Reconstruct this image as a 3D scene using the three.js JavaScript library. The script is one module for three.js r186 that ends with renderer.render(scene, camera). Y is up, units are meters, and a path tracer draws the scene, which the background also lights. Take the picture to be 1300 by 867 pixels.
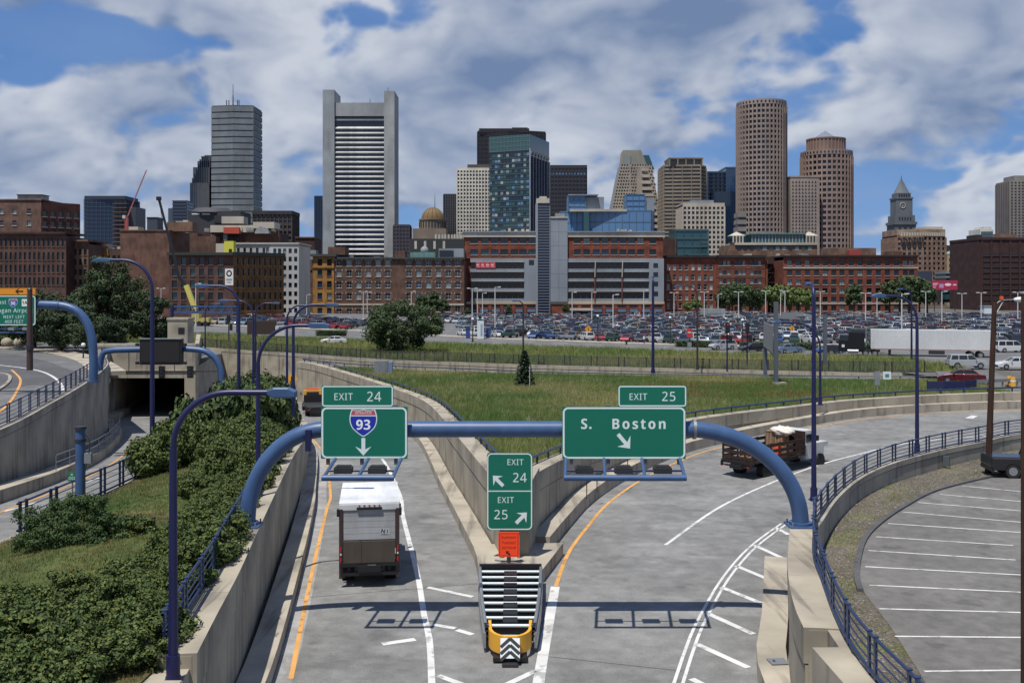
import * as THREE from 'three';
import { mergeGeometries, toCreasedNormals } from 'three/addons/utils/BufferGeometryUtils.js';
import { ImprovedNoise } from 'three/addons/math/ImprovedNoise.js';
import { MarchingCubes } from 'three/addons/objects/MarchingCubes.js';

// ---------------------------------------------------------------- camera
const F = 1300, H0 = 365, CY = 12;             // focal length and horizon row of the 1300 x 867 photograph, eye height in metres
const scene = new THREE.Scene();
const camera = new THREE.PerspectiveCamera(2 * Math.atan(433.5 / F) * 180 / Math.PI, 1300 / 867, 0.5, 12000);
camera.position.set(0, CY, 0);
camera.lookAt(0, CY, -10);
camera.setViewOffset(1300, 867, 0, 433.5 - H0, 1300, 867);   // a shifted lens: upright verticals, horizon above the middle
const renderer = new THREE.WebGLRenderer({ antialias: true });
renderer.setSize(1024, 682);
renderer.toneMapping = THREE.LinearToneMapping;
renderer.toneMappingExposure = 1.0;
renderer.shadowMap.enabled = true;

// ---------------------------------------------------------------- sun: high, behind the left shoulder (read from the gantry's shadow)
const sun = new THREE.DirectionalLight(new THREE.Color(1, 0.955, 0.88), 5.0);
sun.position.set(-0.21 * 300, 300, 0.33 * 300);
sun.target.position.set(0, 0, -60);
sun.position.add(sun.target.position);
sun.castShadow = true;
sun.shadow.mapSize.set(4096, 4096);
Object.assign(sun.shadow.camera, { left: -150, right: 150, top: 200, bottom: -200, near: 1, far: 900 });
scene.add(sun, sun.target);

// ---------------------------------------------------------------- helpers
const V3 = THREE.Vector3;
const P = (px, py, d) => new V3((px - 650) / F * d, CY + (H0 - py) / F * d, -d);      // a point at a known distance
const G = (px, py, e) => { const d = (CY - e) * F / (py - H0); return new V3((px - 650) / F * d, e, -d); };   // a point on ground of known level
let seedState = 12345;
function rnd() { seedState = (seedState + 0x6d2b79f5) | 0; let t = Math.imul(seedState ^ (seedState >>> 15), 1 | seedState); t = (t + Math.imul(t ^ (t >>> 7), 61 | t)) ^ t; return ((t ^ (t >>> 14)) >>> 0) / 4294967296; }
const rr = (a, b) => a + (b - a) * rnd();
const pick = (a) => a[Math.floor(rnd() * a.length)];
const clamp = THREE.MathUtils.clamp, lerp = THREE.MathUtils.lerp, sstep = THREE.MathUtils.smoothstep;
const noise = new ImprovedNoise();
function fbm(x, y, z, o) { let s = 0, a = 0.5, f = 1; for (let i = 0; i < o; i++) { s += a * noise.noise(x * f, y * f, z * f + i * 7.3); f *= 2.03; a *= 0.5; } return s; }

// ---------------------------------------------------------------- sky: blue air with broken cumulus all round
{
  const W = 4096, H = 2048, data = new Float32Array(W * H * 4);
  // where the photograph shows cloud (+) and open blue (-): pixel centre, pixel radii, weight
  const spots = [[330, 70, 95, 50, .34], [90, 8, 130, 34, .46], [230, 20, 90, 40, .25], [870, 22, 135, 46, .52], [690, 70, 130, 75, .26], [600, 60, 80, 70, .16], [160, 130, 80, 32, .22],
    [60, 230, 140, 60, .16], [190, 190, 90, 40, .14], [370, 230, 60, 70, .16], [480, 110, 40, 50, .16], [780, 160, 130, 50, .22], [560, 200, 90, 60, .14], [1160, 110, 90, 60, .26], [1210, 20, 90, 40, .30], [1010, 70, 70, 60, .18], [1240, 150, 60, 50, .16], [1200, 290, 60, 30, .12],
    [150, 76, 150, 18, -.46], [470, 22, 110, 22, -.46], [440, 62, 40, 26, -.26], [1075, 40, 40, 40, -.22], [1100, 215, 120, 34, -.30], [1130, 265, 70, 30, -.16], [20, 120, 60, 22, -.26], [930, 20, 40, 30, .1]]
    .map(([px, py, rx, ry, w]) => [Math.atan((px - 650) / F), Math.atan((H0 - py) / F), rx / F, ry / F, w]);
  const dir = new V3(), sunDir = new V3(-0.21, 1, 0.33).normalize();
  const out = [0, 0, 0];
  const air = (fi, fj) => {
      const el = ((fj + 0.5) / H - 0.5) * Math.PI, ce = Math.cos(el), y = Math.sin(el);
      if (el < -0.02) { out[0] = 0.2; out[1] = 0.22; out[2] = 0.25; return; }
      const az = ((fi + 0.5) / W - 0.5) * 2 * Math.PI;        // atan2(z, x)
      dir.set(ce * Math.cos(az), y, ce * Math.sin(az));
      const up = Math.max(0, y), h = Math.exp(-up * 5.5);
      let r = lerp(0.034, 0.20, h), g = lerp(0.125, 0.42, h), b = lerp(0.40, 0.75, h);  // zenith end deepened to lessen the fill light
      // clouds grow larger overhead: a gently warped direction space
      const k = 1 / (0.6 + 1.1 * up), px = dir.x * k * 4.6, py = up * k * 6.4, pz = dir.z * k * 4.6;
      const w1 = noise.noise(px * 1.6 + 3.1, py * 1.6, pz * 1.6), w2 = noise.noise(px * 1.6, py * 1.6 + 9.2, pz * 1.6 + 4.4);
      const x1 = px + w1 * 0.20, y1 = py + w2 * 0.16, z1 = pz;
      let bias = 0;
      const a = Math.atan2(dir.x, -dir.z);
      if (Math.abs(a) < 0.8 && el < 0.5) for (const s of spots) { const u = (a - s[0]) / s[2], v = (el - s[1]) / s[3], q = u * u + v * v; if (q < 9) bias += s[4] * 0.95 * Math.exp(-q); }
      const puff = (x, yy, z, o) => { let s = 0, m = 0.5, f = 2.2; for (let i = 0; i < o; i++) { s += m * (0.42 - Math.abs(noise.noise(x * f, yy * f, z * f + i * 5.1)) * 1.9); f *= 2.05; m *= 0.52; } return s; };
      const shape = (x, yy, z, o) => fbm(x, yy, z, 4) * 0.95 + puff(x, yy, z, o) * 0.42;
      const n = shape(x1, y1, z1, 6) + bias - 0.34 * Math.max(0, up - 0.25);        // gaps between the heaps open up overhead, thinned there to lessen the fill light
      const thin = fbm(x1 * 0.8 + 40, y1 * 1.7, z1 * 0.8, 6);
      const cover = sstep(n, -0.20, 0.06);
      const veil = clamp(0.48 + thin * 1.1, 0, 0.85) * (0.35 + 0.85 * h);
      const nu = shape(x1, y1 + 0.30, z1, 4) + bias * 0.6;            // thickness towards the light: lit tops, grey undersides
      const nl = shape(x1 - 0.06, y1 + 0.07, z1, 6) + bias * 0.93;
      const lit = clamp(0.50 + (fbm(x1, y1, z1, 4) - fbm(x1, y1 + 0.5, z1, 4)) * 0.9 + (n - nu) * 0.35 + (n - nl) * 1.0 - Math.max(0, n - 0.18) * 1.5, 0, 1);
      const cr = lerp(0.165, 0.62, lit), cg = lerp(0.235, 0.655, lit), cb = lerp(0.385, 0.72, lit);
      r = lerp(r, 0.255, veil * 0.8); g = lerp(g, 0.365, veil * 0.8); b = lerp(b, 0.60, veil * 0.8);
      r = lerp(r, cr, cover * 0.9); g = lerp(g, cg, cover * 0.9); b = lerp(b, cb, cover * 0.9);
      out[0] = r; out[1] = g; out[2] = b;
  };
  // the same sky all round; every texel where the lens looks, every sixth elsewhere with even steps between
  const S = 8, CW = W / S, CH = H / S, coarse = new Float32Array(CW * (CH + 1) * 3);
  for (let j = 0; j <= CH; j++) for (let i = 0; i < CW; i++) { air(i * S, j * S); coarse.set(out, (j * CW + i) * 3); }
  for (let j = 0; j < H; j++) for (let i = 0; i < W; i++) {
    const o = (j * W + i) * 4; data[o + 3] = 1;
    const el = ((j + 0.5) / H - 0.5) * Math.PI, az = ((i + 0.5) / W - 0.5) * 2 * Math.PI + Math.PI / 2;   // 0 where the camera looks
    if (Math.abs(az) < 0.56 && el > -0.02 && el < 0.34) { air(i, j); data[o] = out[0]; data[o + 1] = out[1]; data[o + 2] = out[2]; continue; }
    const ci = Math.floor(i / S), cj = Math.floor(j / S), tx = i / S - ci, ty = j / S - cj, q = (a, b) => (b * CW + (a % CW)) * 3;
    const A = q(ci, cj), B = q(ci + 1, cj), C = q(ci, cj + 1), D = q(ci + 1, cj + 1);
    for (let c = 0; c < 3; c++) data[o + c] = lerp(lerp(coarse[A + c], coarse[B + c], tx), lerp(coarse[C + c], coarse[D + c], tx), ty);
  }
  const t = new THREE.DataTexture(data, W, H, THREE.RGBAFormat, THREE.FloatType);
  t.mapping = THREE.EquirectangularReflectionMapping; t.magFilter = THREE.LinearFilter; t.minFilter = THREE.LinearFilter; t.needsUpdate = true;
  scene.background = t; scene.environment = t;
}

// ---------------------------------------------------------------- textures (grain and stains only)
function tex(size, metres, fn, srgb = true) {
  const data = new Uint8Array(size * size * 4);
  for (let y = 0; y < size; y++) for (let x = 0; x < size; x++) { const c = fn(x / size, y / size), o = (y * size + x) * 4; data[o] = clamp(c[0], 0, 1) * 255; data[o + 1] = clamp(c[1], 0, 1) * 255; data[o + 2] = clamp(c[2], 0, 1) * 255; data[o + 3] = 255; }
  const t = new THREE.DataTexture(data, size, size); t.wrapS = t.wrapT = THREE.RepeatWrapping; t.magFilter = THREE.LinearFilter; t.minFilter = THREE.LinearMipmapLinearFilter; t.generateMipmaps = true;
  if (srgb) t.colorSpace = THREE.SRGBColorSpace;
  t.repeat.set(1 / metres, 1 / metres); t.needsUpdate = true; return t;
}
// value noise on a lattice that repeats after one tile
const LAT = new Float32Array(65536); { const k = seedState; for (let i = 0; i < 65536; i++) LAT[i] = rnd() * 2 - 1; seedState = k; }
function tn(u, v, f, o, sx = 1, sy = 1, seed = 0) {
  let s = 0, a = 0.62, fx = Math.max(1, Math.round(f * sx)), fy = Math.max(1, Math.round(f * sy));
  for (let i = 0; i < o; i++) {
    const x = u * fx, y = v * fy, xi = Math.floor(x), yi = Math.floor(y), tx = x - xi, ty = y - yi, wx = tx * tx * (3 - 2 * tx), wy = ty * ty * (3 - 2 * ty);
    const x0 = xi % fx, x1 = (xi + 1) % fx, y0 = (yi % fy) * 257 + seed * 7919 + i * 3571, y1 = ((yi + 1) % fy) * 257 + seed * 7919 + i * 3571;
    const p = LAT[(x0 * 31 + y0) & 65535], q = LAT[(x1 * 31 + y0) & 65535], r = LAT[(x0 * 31 + y1) & 65535], t = LAT[(x1 * 31 + y1) & 65535];
    s += a * (p + (q - p) * wx + (r - p) * wy + (p - q - r + t) * wx * wy); fx *= 2; fy *= 2; a *= 0.5;
  }
  return s * 0.8;
}
const speck = (p) => (rnd() < p ? 1 : 0);
const grey = (v, w = 0) => [v + w, v, v - w];
const T = {
  road: tex(1024, 19, (u, v) => { const n = tn(u, v, 6, 7, 1, 1, 1), st = tn(u, v, 4, 5, 1, 7, 5), m = tn(u, v, 45, 3, 1, 1, 42), f = (rnd() - .5) * .16, wear = sstep(tn(u, v, 9, 6, 1, 1.5, 41), .05, .4), blot = sstep(tn(u, v, 14, 5, 1, 1, 22), .28, .45); return grey(.79 + n * .09 + st * .07 + m * .10 + f - blot * .05 + wear * .06, .002); }),
  worn: tex(512, 7, (u, v) => { const n = tn(u, v, 9, 5, 1, 1, 51), f = (rnd() - .5) * .12, gone = sstep(tn(u, v, 22, 4, 1, 1, 52), .15, .5); return grey(lerp(.94, .74, gone) + n * .10 + f, .004); }),
  gravel: tex(1024, 6, (u, v) => { const n = tn(u, v, 5, 5, 1, 1, 61), k = tn(u, v, 80, 2, 1, 1, 62), m = sstep(tn(u, v, 5, 7, 1, 1, 63), 0, .35) * (rnd() < .7 ? 1 : .2), f = (rnd() - .5) * .3; const q = .56 + n * .16 + k * .20 + f; return [lerp(q, q * .92, m), lerp(q * .93, q * .95, m), lerp(q * .80, q * .48, m)]; }),
  concrete: tex(1024, 7, (u, v) => { const n = tn(u, v, 4, 6, 1, 1, 2), st = tn(u, v, 3, 5, 8, .7, 8), f = (rnd() - .5) * .05; const run = sstep(st, .1, .5) * .16; return [.86 + n * .20 - run + f, .85 + n * .20 - run + f, .83 + n * .19 - run * .9 + f]; }),
  asphalt: tex(1024, 13, (u, v) => { const n = tn(u, v, 4, 6, 1, 1, 3), f = (rnd() - .5) * .14, m = tn(u, v, 40, 3, 1, 1, 33), s = sstep(tn(u, v, 12, 4, 1, 1, 30), .34, .5) * .09; return grey(.82 + n * .12 + m * .1 + f - s, .004); }),
  soil: tex(1024, 9, (u, v) => { const n = tn(u, v, 6, 6, 1, 1, 4), m = sstep(tn(u, v, 5, 5, 1, 1, 14), -.05, .25), f = (rnd() - .5) * .25; return [lerp(.62, .40, m) + n * .2 + f, lerp(.55, .46, m) + n * .2 + f, lerp(.45, .20, m) + n * .14 + f]; }),
  lawn: tex(1024, 11, (u, v) => { const n = tn(u, v, 7, 6, 1, 1, 6), m = sstep(tn(u, v, 4, 5, 1, 1, 16), -.1, .35), f = (rnd() - .5) * .2; return [lerp(.50, .62, m) + n * .2 + f, lerp(.58, .56, m) + n * .18 + f, lerp(.27, .34, m) + n * .1 + f]; }),
  brick: tex(512, 12, (u, v) => { const n = tn(u, v, 6, 5, 1, 1, 7), st = tn(u, v, 4, 4, 6, 1, 9), f = (rnd() - .5) * .16; return grey(.84 + n * .24 + st * .12 + f, .01); }),
  metal: tex(512, 4, (u, v) => { const n = tn(u, v, 4, 5, 1, 1, 10), st = tn(u, v, 3, 4, 7, 1, 11); return grey(.90 + n * .12 + st * .07, 0); }),
  wood: tex(512, 2, (u, v) => { const n = tn(u, v, 3, 5, 14, 1, 12); return [.78 + n * .35, .74 + n * .35, .70 + n * .32]; }),
  roughBump: tex(512, 3, (u, v) => grey(.5 + tn(u, v, 8, 5, 1, 1, 17) * .5 + (rnd() - .5) * .25), false),
  stone: tex(512, 70, (u, v) => { const n = tn(u, v, 5, 6, 1, 1, 23), st = tn(u, v, 4, 5, 6, 1, 24), f = (rnd() - .5) * .05; return [.88 + n * .14 + st * .07 + f, .875 + n * .14 + st * .07 + f, .865 + n * .13 + st * .07 + f]; }),
  pole: tex(256, 3, (u, v) => { const n = tn(u, v, 4, 5, 3, 1, 19); return grey(.95 + n * .08); }),
};
function M(rgb, rough = 0.85, opt = {}) {
  const m = new THREE.MeshStandardMaterial({ roughness: rough, metalness: opt.metal || 0 });
  m.color.setRGB(...rgb);
  if (opt.map) m.map = opt.map;
  if (opt.bump) { m.bumpMap = T.roughBump; m.bumpScale = opt.bump; }
  if (opt.vc) m.vertexColors = true;
  m.side = THREE.DoubleSide;
  return m;
}
const mats = {
  road: M([.30, .30, .288], .9, { map: T.road, bump: .004 }), asphalt: M([.205, .205, .205], .92, { map: T.asphalt, bump: .005 }), darkAsphalt: M([.13, .13, .135], .92, { map: T.asphalt, bump: .005 }),
  lot: M([.225, .218, .205], .92, { map: T.asphalt, bump: .005 }),
  concrete: M([.44, .40, .325], .9, { map: T.concrete, bump: .004 }), concreteGrey: M([.40, .375, .33], .9, { map: T.concrete, bump: .004 }), sidewalk: M([.47, .43, .36], .9, { map: T.concrete }),
  kerb: M([.40, .37, .31], .9, { map: T.concrete }), ground: M([.16, .15, .13], .95, { map: T.asphalt }), soil: M([.37, .37, .37], .95, { map: T.gravel, bump: .03 }), lawn: M([.30, .30, .30], .95, { map: T.lawn, bump: .03 }),
  white: M([.70, .70, .68], .7, { map: T.worn }), lineYellow: M([.70, .36, .10], .7, { map: T.worn }), shoulder: M([.46, .45, .43], .9, { map: T.road, bump: .004 }),
  blue: M([.052, .108, .235], .42, { map: T.pole }), navy: M([.014, .016, .078], .42, { map: T.pole }), railBlue: M([.015, .031, .085], .42), steelGrey: M([.13, .15, .17], .5, { metal: .4 }),
  galv: M([.34, .36, .37], .5, { metal: .5, map: T.metal }), whitePole: M([.52, .52, .50], .6), black: M([.012, .012, .014], .5), darkMetal: M([.035, .035, .04], .5, { map: T.metal }), rubber: M([.018, .018, .018], .9),
  signBack: M([.30, .31, .32], .5, { metal: .6 }), green: M([.004, .115, .072], .55), signWhite: M([.62, .68, .68], .5), orange: M([.78, .10, .02], .6), yellow: M([.72, .36, .03], .55),
};

// ---------------------------------------------------------------- object helpers
const used = new Map();
function numbered(n) { const k = used.get(n) || 0; used.set(n, k + 1); return k ? n + '_' + String(k).padStart(3, '0') : n; }
function tidy(g) {
  let q = g.index ? g.toNonIndexed() : g;
  for (const k of Object.keys(q.attributes)) if (!['position', 'normal', 'uv', 'color'].includes(k)) q.deleteAttribute(k);
  if (!q.attributes.normal) q.computeVertexNormals();
  if (!q.attributes.uv) q.setAttribute('uv', new THREE.BufferAttribute(new Float32Array(q.attributes.position.count * 2), 2));
  q.morphAttributes = {};
  return q;
}
function join(list) { const a = list.flat(9).filter(Boolean).map(tidy); const c = a.some((g) => g.attributes.color); if (c) for (const g of a) if (!g.attributes.color) g.setAttribute('color', new THREE.BufferAttribute(new Float32Array(g.attributes.position.count * 3).fill(1), 3)); return a.length === 1 ? a[0] : mergeGeometries(a, false); }
// uv in metres, taken from the side each face looks to
function metreUV(g) {
  const p = g.attributes.position, n = g.attributes.normal, uv = new Float32Array(p.count * 2);
  for (let i = 0; i < p.count; i++) {
    const x = p.getX(i), y = p.getY(i), z = p.getZ(i), ax = Math.abs(n.getX(i)), ay = Math.abs(n.getY(i)), az = Math.abs(n.getZ(i));
    if (ay >= ax && ay >= az) { uv[2 * i] = x; uv[2 * i + 1] = z; } else if (ax > az) { uv[2 * i] = z; uv[2 * i + 1] = y; } else { uv[2 * i] = x; uv[2 * i + 1] = y; }
  }
  g.setAttribute('uv', new THREE.BufferAttribute(uv, 2)); return g;
}
const keep = (g) => { g.userData.keep = true; return g; };
function mesh(name, geo, m, parent) {
  let g;
  if (Array.isArray(geo)) g = metreUV(join(geo)); else if (geo.userData.ready) g = geo; else { g = geo.userData.keep ? tidy(geo) : metreUV(tidy(geo)); g.userData.ready = true; }
  const o = new THREE.Mesh(g, m); o.castShadow = o.receiveShadow = true;
  o.name = parent ? name : numbered(name); (parent || scene).add(o); return o;
}
const ready = (geo) => { const g = Array.isArray(geo) ? metreUV(join(geo)) : metreUV(tidy(geo)); g.userData.ready = true; return g; };   // a geometry to share
function tag(o, label, category, group) { o.userData.label = label; o.userData.category = category; if (group) o.userData.group = group; return o; }
function thing(name, label, category, pos = [0, 0, 0], turn = 0, group) {
  const o = new THREE.Group(); o.name = numbered(name); o.position.set(...(pos.isVector3 ? pos.toArray() : pos)); o.rotation.y = turn; scene.add(o); return tag(o, label, category, group);
}
function part(name, parent) { const o = new THREE.Group(); o.name = name; parent.add(o); return o; }
function setting(name, geo, m) { const o = mesh(name, geo, m); o.userData.kind = 'structure'; return o; }
function copyOf(src, name, label, group) { const c = src.clone(); c.name = numbered(name); c.userData = { ...src.userData, label, group }; scene.add(c); return c; }
const box = (w, h, d, x = 0, y = 0, z = 0, ry = 0) => { const g = new THREE.BoxGeometry(w, h, d); if (ry) g.rotateY(ry); return g.translate(x, y, z); };
const cyl = (r0, r1, h, x = 0, y = 0, z = 0, n = 12) => new THREE.CylinderGeometry(r1, r0, h, n).translate(x, y + h / 2, z);     // base at y
function bar(a, b, r, n = 6) { const d = new V3().subVectors(b, a), l = d.length(); const g = new THREE.CylinderGeometry(r, r, l, n); g.applyQuaternion(new THREE.Quaternion().setFromUnitVectors(new V3(0, 1, 0), d.normalize())); return g.translate((a.x + b.x) / 2, (a.y + b.y) / 2, (a.z + b.z) / 2); }
function beam(a, b, w, h) { const d = new V3().subVectors(b, a), l = d.length(); const g = new THREE.BoxGeometry(w, h, l); const m = new THREE.Matrix4().lookAt(b, a, new V3(0, 1, 0)); g.applyMatrix4(m); return g.translate((a.x + b.x) / 2, (a.y + b.y) / 2, (a.z + b.z) / 2); }
function tube(pts, r, n = 8, seg = 4, closed = false) { const c = new THREE.CatmullRomCurve3(pts, closed, 'centripetal'); return new THREE.TubeGeometry(c, pts.length * seg, r, n, closed); }
// a smooth line through points of any dimension: [x, d, e, ...]
function spl(pts, step = 2) {
  const out = [], n = pts.length;
  for (let i = 0; i < n - 1; i++) {
    const p0 = pts[Math.max(0, i - 1)], p1 = pts[i], p2 = pts[i + 1], p3 = pts[Math.min(n - 1, i + 2)], L = Math.hypot(p2[0] - p1[0], p2[1] - p1[1]), k = Math.max(1, Math.round(L / step));
    for (let j = 0; j < k; j++) { const t = j / k; out.push(p1.map((_, c) => { const m1 = (p2[c] - p0[c]) / 2, m2 = (p3[c] - p1[c]) / 2, t2 = t * t, t3 = t2 * t; return (2 * t3 - 3 * t2 + 1) * p1[c] + (t3 - 2 * t2 + t) * m1 + (-2 * t3 + 3 * t2) * p2[c] + (t3 - t2) * m2; })); }
  }
  out.push([...pts[n - 1]]); return out;
}
function along(pts, s) { for (let i = 0; i < pts.length - 1; i++) { const L = Math.hypot(pts[i + 1][0] - pts[i][0], pts[i + 1][1] - pts[i][1]); if (s <= L || i === pts.length - 2) { const t = L ? s / L : 0; return pts[i].map((v, c) => v + (pts[i + 1][c] - v) * t); } s -= L; } }
const lengthOf = (pts) => { let s = 0; for (let i = 1; i < pts.length; i++) s += Math.hypot(pts[i][0] - pts[i - 1][0], pts[i][1] - pts[i - 1][1]); return s; };
function resample(pts, step) { const L = lengthOf(pts), n = Math.max(1, Math.round(L / step)), out = []; for (let i = 0; i <= n; i++) out.push(along(pts, Math.min(L, L * i / n))); return out; }
// shift a plan line sideways, + is to the right of its direction (as seen from above, d growing away)
function off(pts, w) { return pts.map((p, i) => { const a = pts[Math.max(0, i - 1)], b = pts[Math.min(pts.length - 1, i + 1)], tx = b[0] - a[0], td = b[1] - a[1], l = Math.hypot(tx, td) || 1; return [p[0] + td / l * w, p[1] - tx / l * w, ...p.slice(2)]; }); }
function quads(list) { // list of [a, b, c, d] corners as V3
  const pos = []; for (const [a, b, c, d] of list) for (const q of [a, b, c, a, c, d]) pos.push(q.x, q.y, q.z);
  const g = new THREE.BufferGeometry(); g.setAttribute('position', new THREE.BufferAttribute(new Float32Array(pos), 3)); g.computeVertexNormals(); return g;
}
const W3 = (p, y) => new V3(p[0], y === undefined ? p[2] : y, -p[1]);
function ribbon(L, R, lift = 0) { const q = []; for (let i = 0; i < L.length - 1; i++) q.push([W3(L[i], L[i][2] + lift), W3(R[i], R[i][2] + lift), W3(R[i + 1], R[i + 1][2] + lift), W3(L[i + 1], L[i + 1][2] + lift)]); const g = toCreasedNormals(quads(q), 0.6); fixUp(g); return g; }
function fixUp(g) { const p = g.attributes.position, n = g.attributes.normal; for (let i = 0; i < p.count; i += 3) { if (n.getY(i) + n.getY(i + 1) + n.getY(i + 2) < 0) { for (const at of [p, n]) { const t = [at.getX(i + 1), at.getY(i + 1), at.getZ(i + 1)]; at.setXYZ(i + 1, at.getX(i + 2), at.getY(i + 2), at.getZ(i + 2)); at.setXYZ(i + 2, ...t); } for (let k = 0; k < 3; k++) n.setXYZ(i + k, -n.getX(i + k), -n.getY(i + k), -n.getZ(i + k)); } } return g; }
function polySheet(pts, lift = 0, holes = []) { // pts [x, d, e]
  const all = [...pts, ...holes.flat()], f = THREE.ShapeUtils.triangulateShape(pts.map((p) => new THREE.Vector2(p[0], p[1])), holes.map((h) => h.map((p) => new THREE.Vector2(p[0], p[1]))));
  const pos = []; for (const t of f) for (const i of t) pos.push(all[i][0], all[i][2] + lift, -all[i][1]);
  const g = new THREE.BufferGeometry(); g.setAttribute('position', new THREE.BufferAttribute(new Float32Array(pos), 3)); g.computeVertexNormals(); return fixUp(g);
}
// a solid run between two plan lines, with its own top and bottom levels
function solid(A, B, top, bot) {
  const n = A.length, q = [], t = (p, i) => W3(p, top(i)), b = (p, i) => W3(p, bot(i));
  for (let i = 0; i < n - 1; i++) {
    q.push([t(A[i], i), t(A[i + 1], i + 1), t(B[i + 1], i + 1), t(B[i], i)]);
    q.push([b(A[i], i), b(A[i + 1], i + 1), t(A[i + 1], i + 1), t(A[i], i)]);
    q.push([b(B[i + 1], i + 1), b(B[i], i), t(B[i], i), t(B[i + 1], i + 1)]);
    q.push([b(A[i + 1], i + 1), b(A[i], i), b(B[i], i), b(B[i + 1], i + 1)]);
  }
  q.push([b(B[0], 0), b(A[0], 0), t(A[0], 0), t(B[0], 0)], [b(A[n - 1], n - 1), b(B[n - 1], n - 1), t(B[n - 1], n - 1), t(A[n - 1], n - 1)]);
  return q.length > 200 ? quads(q) : toCreasedNormals(quads(q), 0.35);
}
const roadLine = (pts, w, lift = 0.012) => ribbon(off(pts, -w / 2), off(pts, w / 2), lift);
// ================================================================ LAND, ROADS, WALLS
// plan coordinates: x to the right, d away from the bridge we stand on, e the level; all in metres
const same = (pts, n) => { const f = spl(pts, 1), L = lengthOf(f), o = []; for (let i = 0; i <= n; i++) o.push(along(f, L * i / n)); return o; };
const eFar = (x) => { const k = [[-90, 2.7], [-60, 2.5], [-40, 1.9], [-18, 1.3], [0, 1.1], [35, 1.15], [58, 1.9], [200, 2.0]]; if (x <= k[0][0]) return k[0][1]; for (let i = 1; i < k.length; i++) if (x <= k[i][0]) { const t = (x - k[i - 1][0]) / (k[i][0] - k[i - 1][0]); return lerp(k[i - 1][1], k[i][1], t * t * (3 - 2 * t)); } return 2; };
const lineAt = (pts, x) => { for (let i = 1; i < pts.length; i++) if (x <= pts[i][0]) { const a = pts[i - 1], b = pts[i]; return a[1] + (b[1] - a[1]) * (x - a[0]) / (b[0] - a[0]); } return pts[pts.length - 1][1]; };

const LEFT24 = [[-6.6, 8, 0], [-6.9, 24, 0], [-7.3, 31, 0], [-9.0, 44, 0], [-10.3, 52.8, -.1], [-11.7, 61, -.4], [-16.4, 85, -1.5], [-23.6, 109, -2.7], [-32.5, 128, -3.7], [-40.5, 142, -4.35]];
const RIGHT24 = [[-1.5, 44, 0], [-2.4, 49.5, 0], [-4.5, 63.5, -.5], [-8.6, 92, -1.9], [-13.3, 108, -2.6], [-21.3, 127, -3.6], [-28.5, 142, -4.25], [-36, 151, -4.35]];
const YELLOW25 = [[1.76, 41.1, 0], [2.54, 46.2, 0], [3.79, 51.3, 0], [5.34, 56.7, .05], [8.0, 63.2, .12], [11.47, 69.7, .2], [15.07, 74.8, .26], [24, 84, .36], [33.8, 91.7, .45], [47.6, 96, .52], [66, 97.5, .55], [100, 95, .55]];
const RIGHT25 = [[10.9, 44, 0], [12.9, 47.3, 0], [15.0, 50.6, 0], [17.6, 54.2, .05], [20.7, 58, .12], [24, 61.4, .2], [27.2, 64.4, .28], [34.2, 70.4, .36], [44, 75, .45], [66, 78, .52], [100, 77, .55]];
const LEFTROAD_L = [[-27.6, 46, .75], [-29.4, 62, -.5], [-31.1, 72, -1.3], [-34.9, 88, -2.5], [-41, 107.5, -3.6], [-47, 120, -4.2], [-50, 134, -4.4]];
const LEFTROAD_R = [[-18.9, 30, 1.2], [-18.6, 38, .9], [-18.0, 48, .5], [-19.0, 63, -.55], [-21.7, 78, -1.75], [-24.3, 92, -2.7], [-29.5, 110, -3.75], [-41, 134, -4.4]];
const FARWALL = [[-52, 168, 2.3], [-44, 164.6, 2.0], [-33.7, 161, 1.6], [-26, 157, 1.35], [-18, 152.5, 1.2], [-7.4, 148, 1.2], [5.5, 142, 1.2], [31.9, 133.7, 1.2], [44, 128.5, 1.35], [52, 124, 1.6]];
const NEARWALL = [[-30, 147, 1.3], [-22.7, 140.4, 1.2], [-16.1, 136.3, 1.2], [-6.6, 131.8, 1.2], [4.9, 126.5, 1.2], [28.9, 121, 1.25], [40.8, 118, 1.4], [50, 114.5, 1.75]];
const STREET_NEAR = [[-140, 214], [-75, 207], [-32, 200], [-1.5, 190], [20, 178], [40, 162], [50, 152], [56, 143], [58, 134]];
const STREET_FAR = [[-140, 268], [-75, 252], [-32, 236], [-1.7, 214], [20, 199], [40, 185], [60, 176], [90, 171], [220, 166]];

setting('ground', polySheet([[-900, -40, -6.6], [900, -40, -6.6], [900, 200, -6.6], [-900, 200, -6.6]]), mats.ground);
{ // the flat city land from the far kerb to the horizon
  const xs = []; for (let x = -300; x <= 300; x += 6) xs.push(x);
  const near = xs.map((x) => [x, x < -52 ? 168 : x > 52 ? 100 : lineAt(FARWALL, x) + .55, eFar(x) - .06]), far = xs.map((x) => [x, 520, eFar(x) - .06]);
  setting('city_ground', ribbon(near, far), mats.ground);
  setting('city_ground', polySheet([[-9000, 519, .8], [9000, 519, .8], [9000, 11000, .8], [-9000, 11000, .8]]), mats.ground);
  setting('city_ground', polySheet([[-9000, 130, .8], [-300, 130, .8], [-300, 519, .8], [-9000, 519, .8]]), mats.ground);
  setting('city_ground', polySheet([[300, 60, .8], [9000, 60, .8], [9000, 519, .8], [300, 519, .8]]), mats.ground);
}
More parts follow.
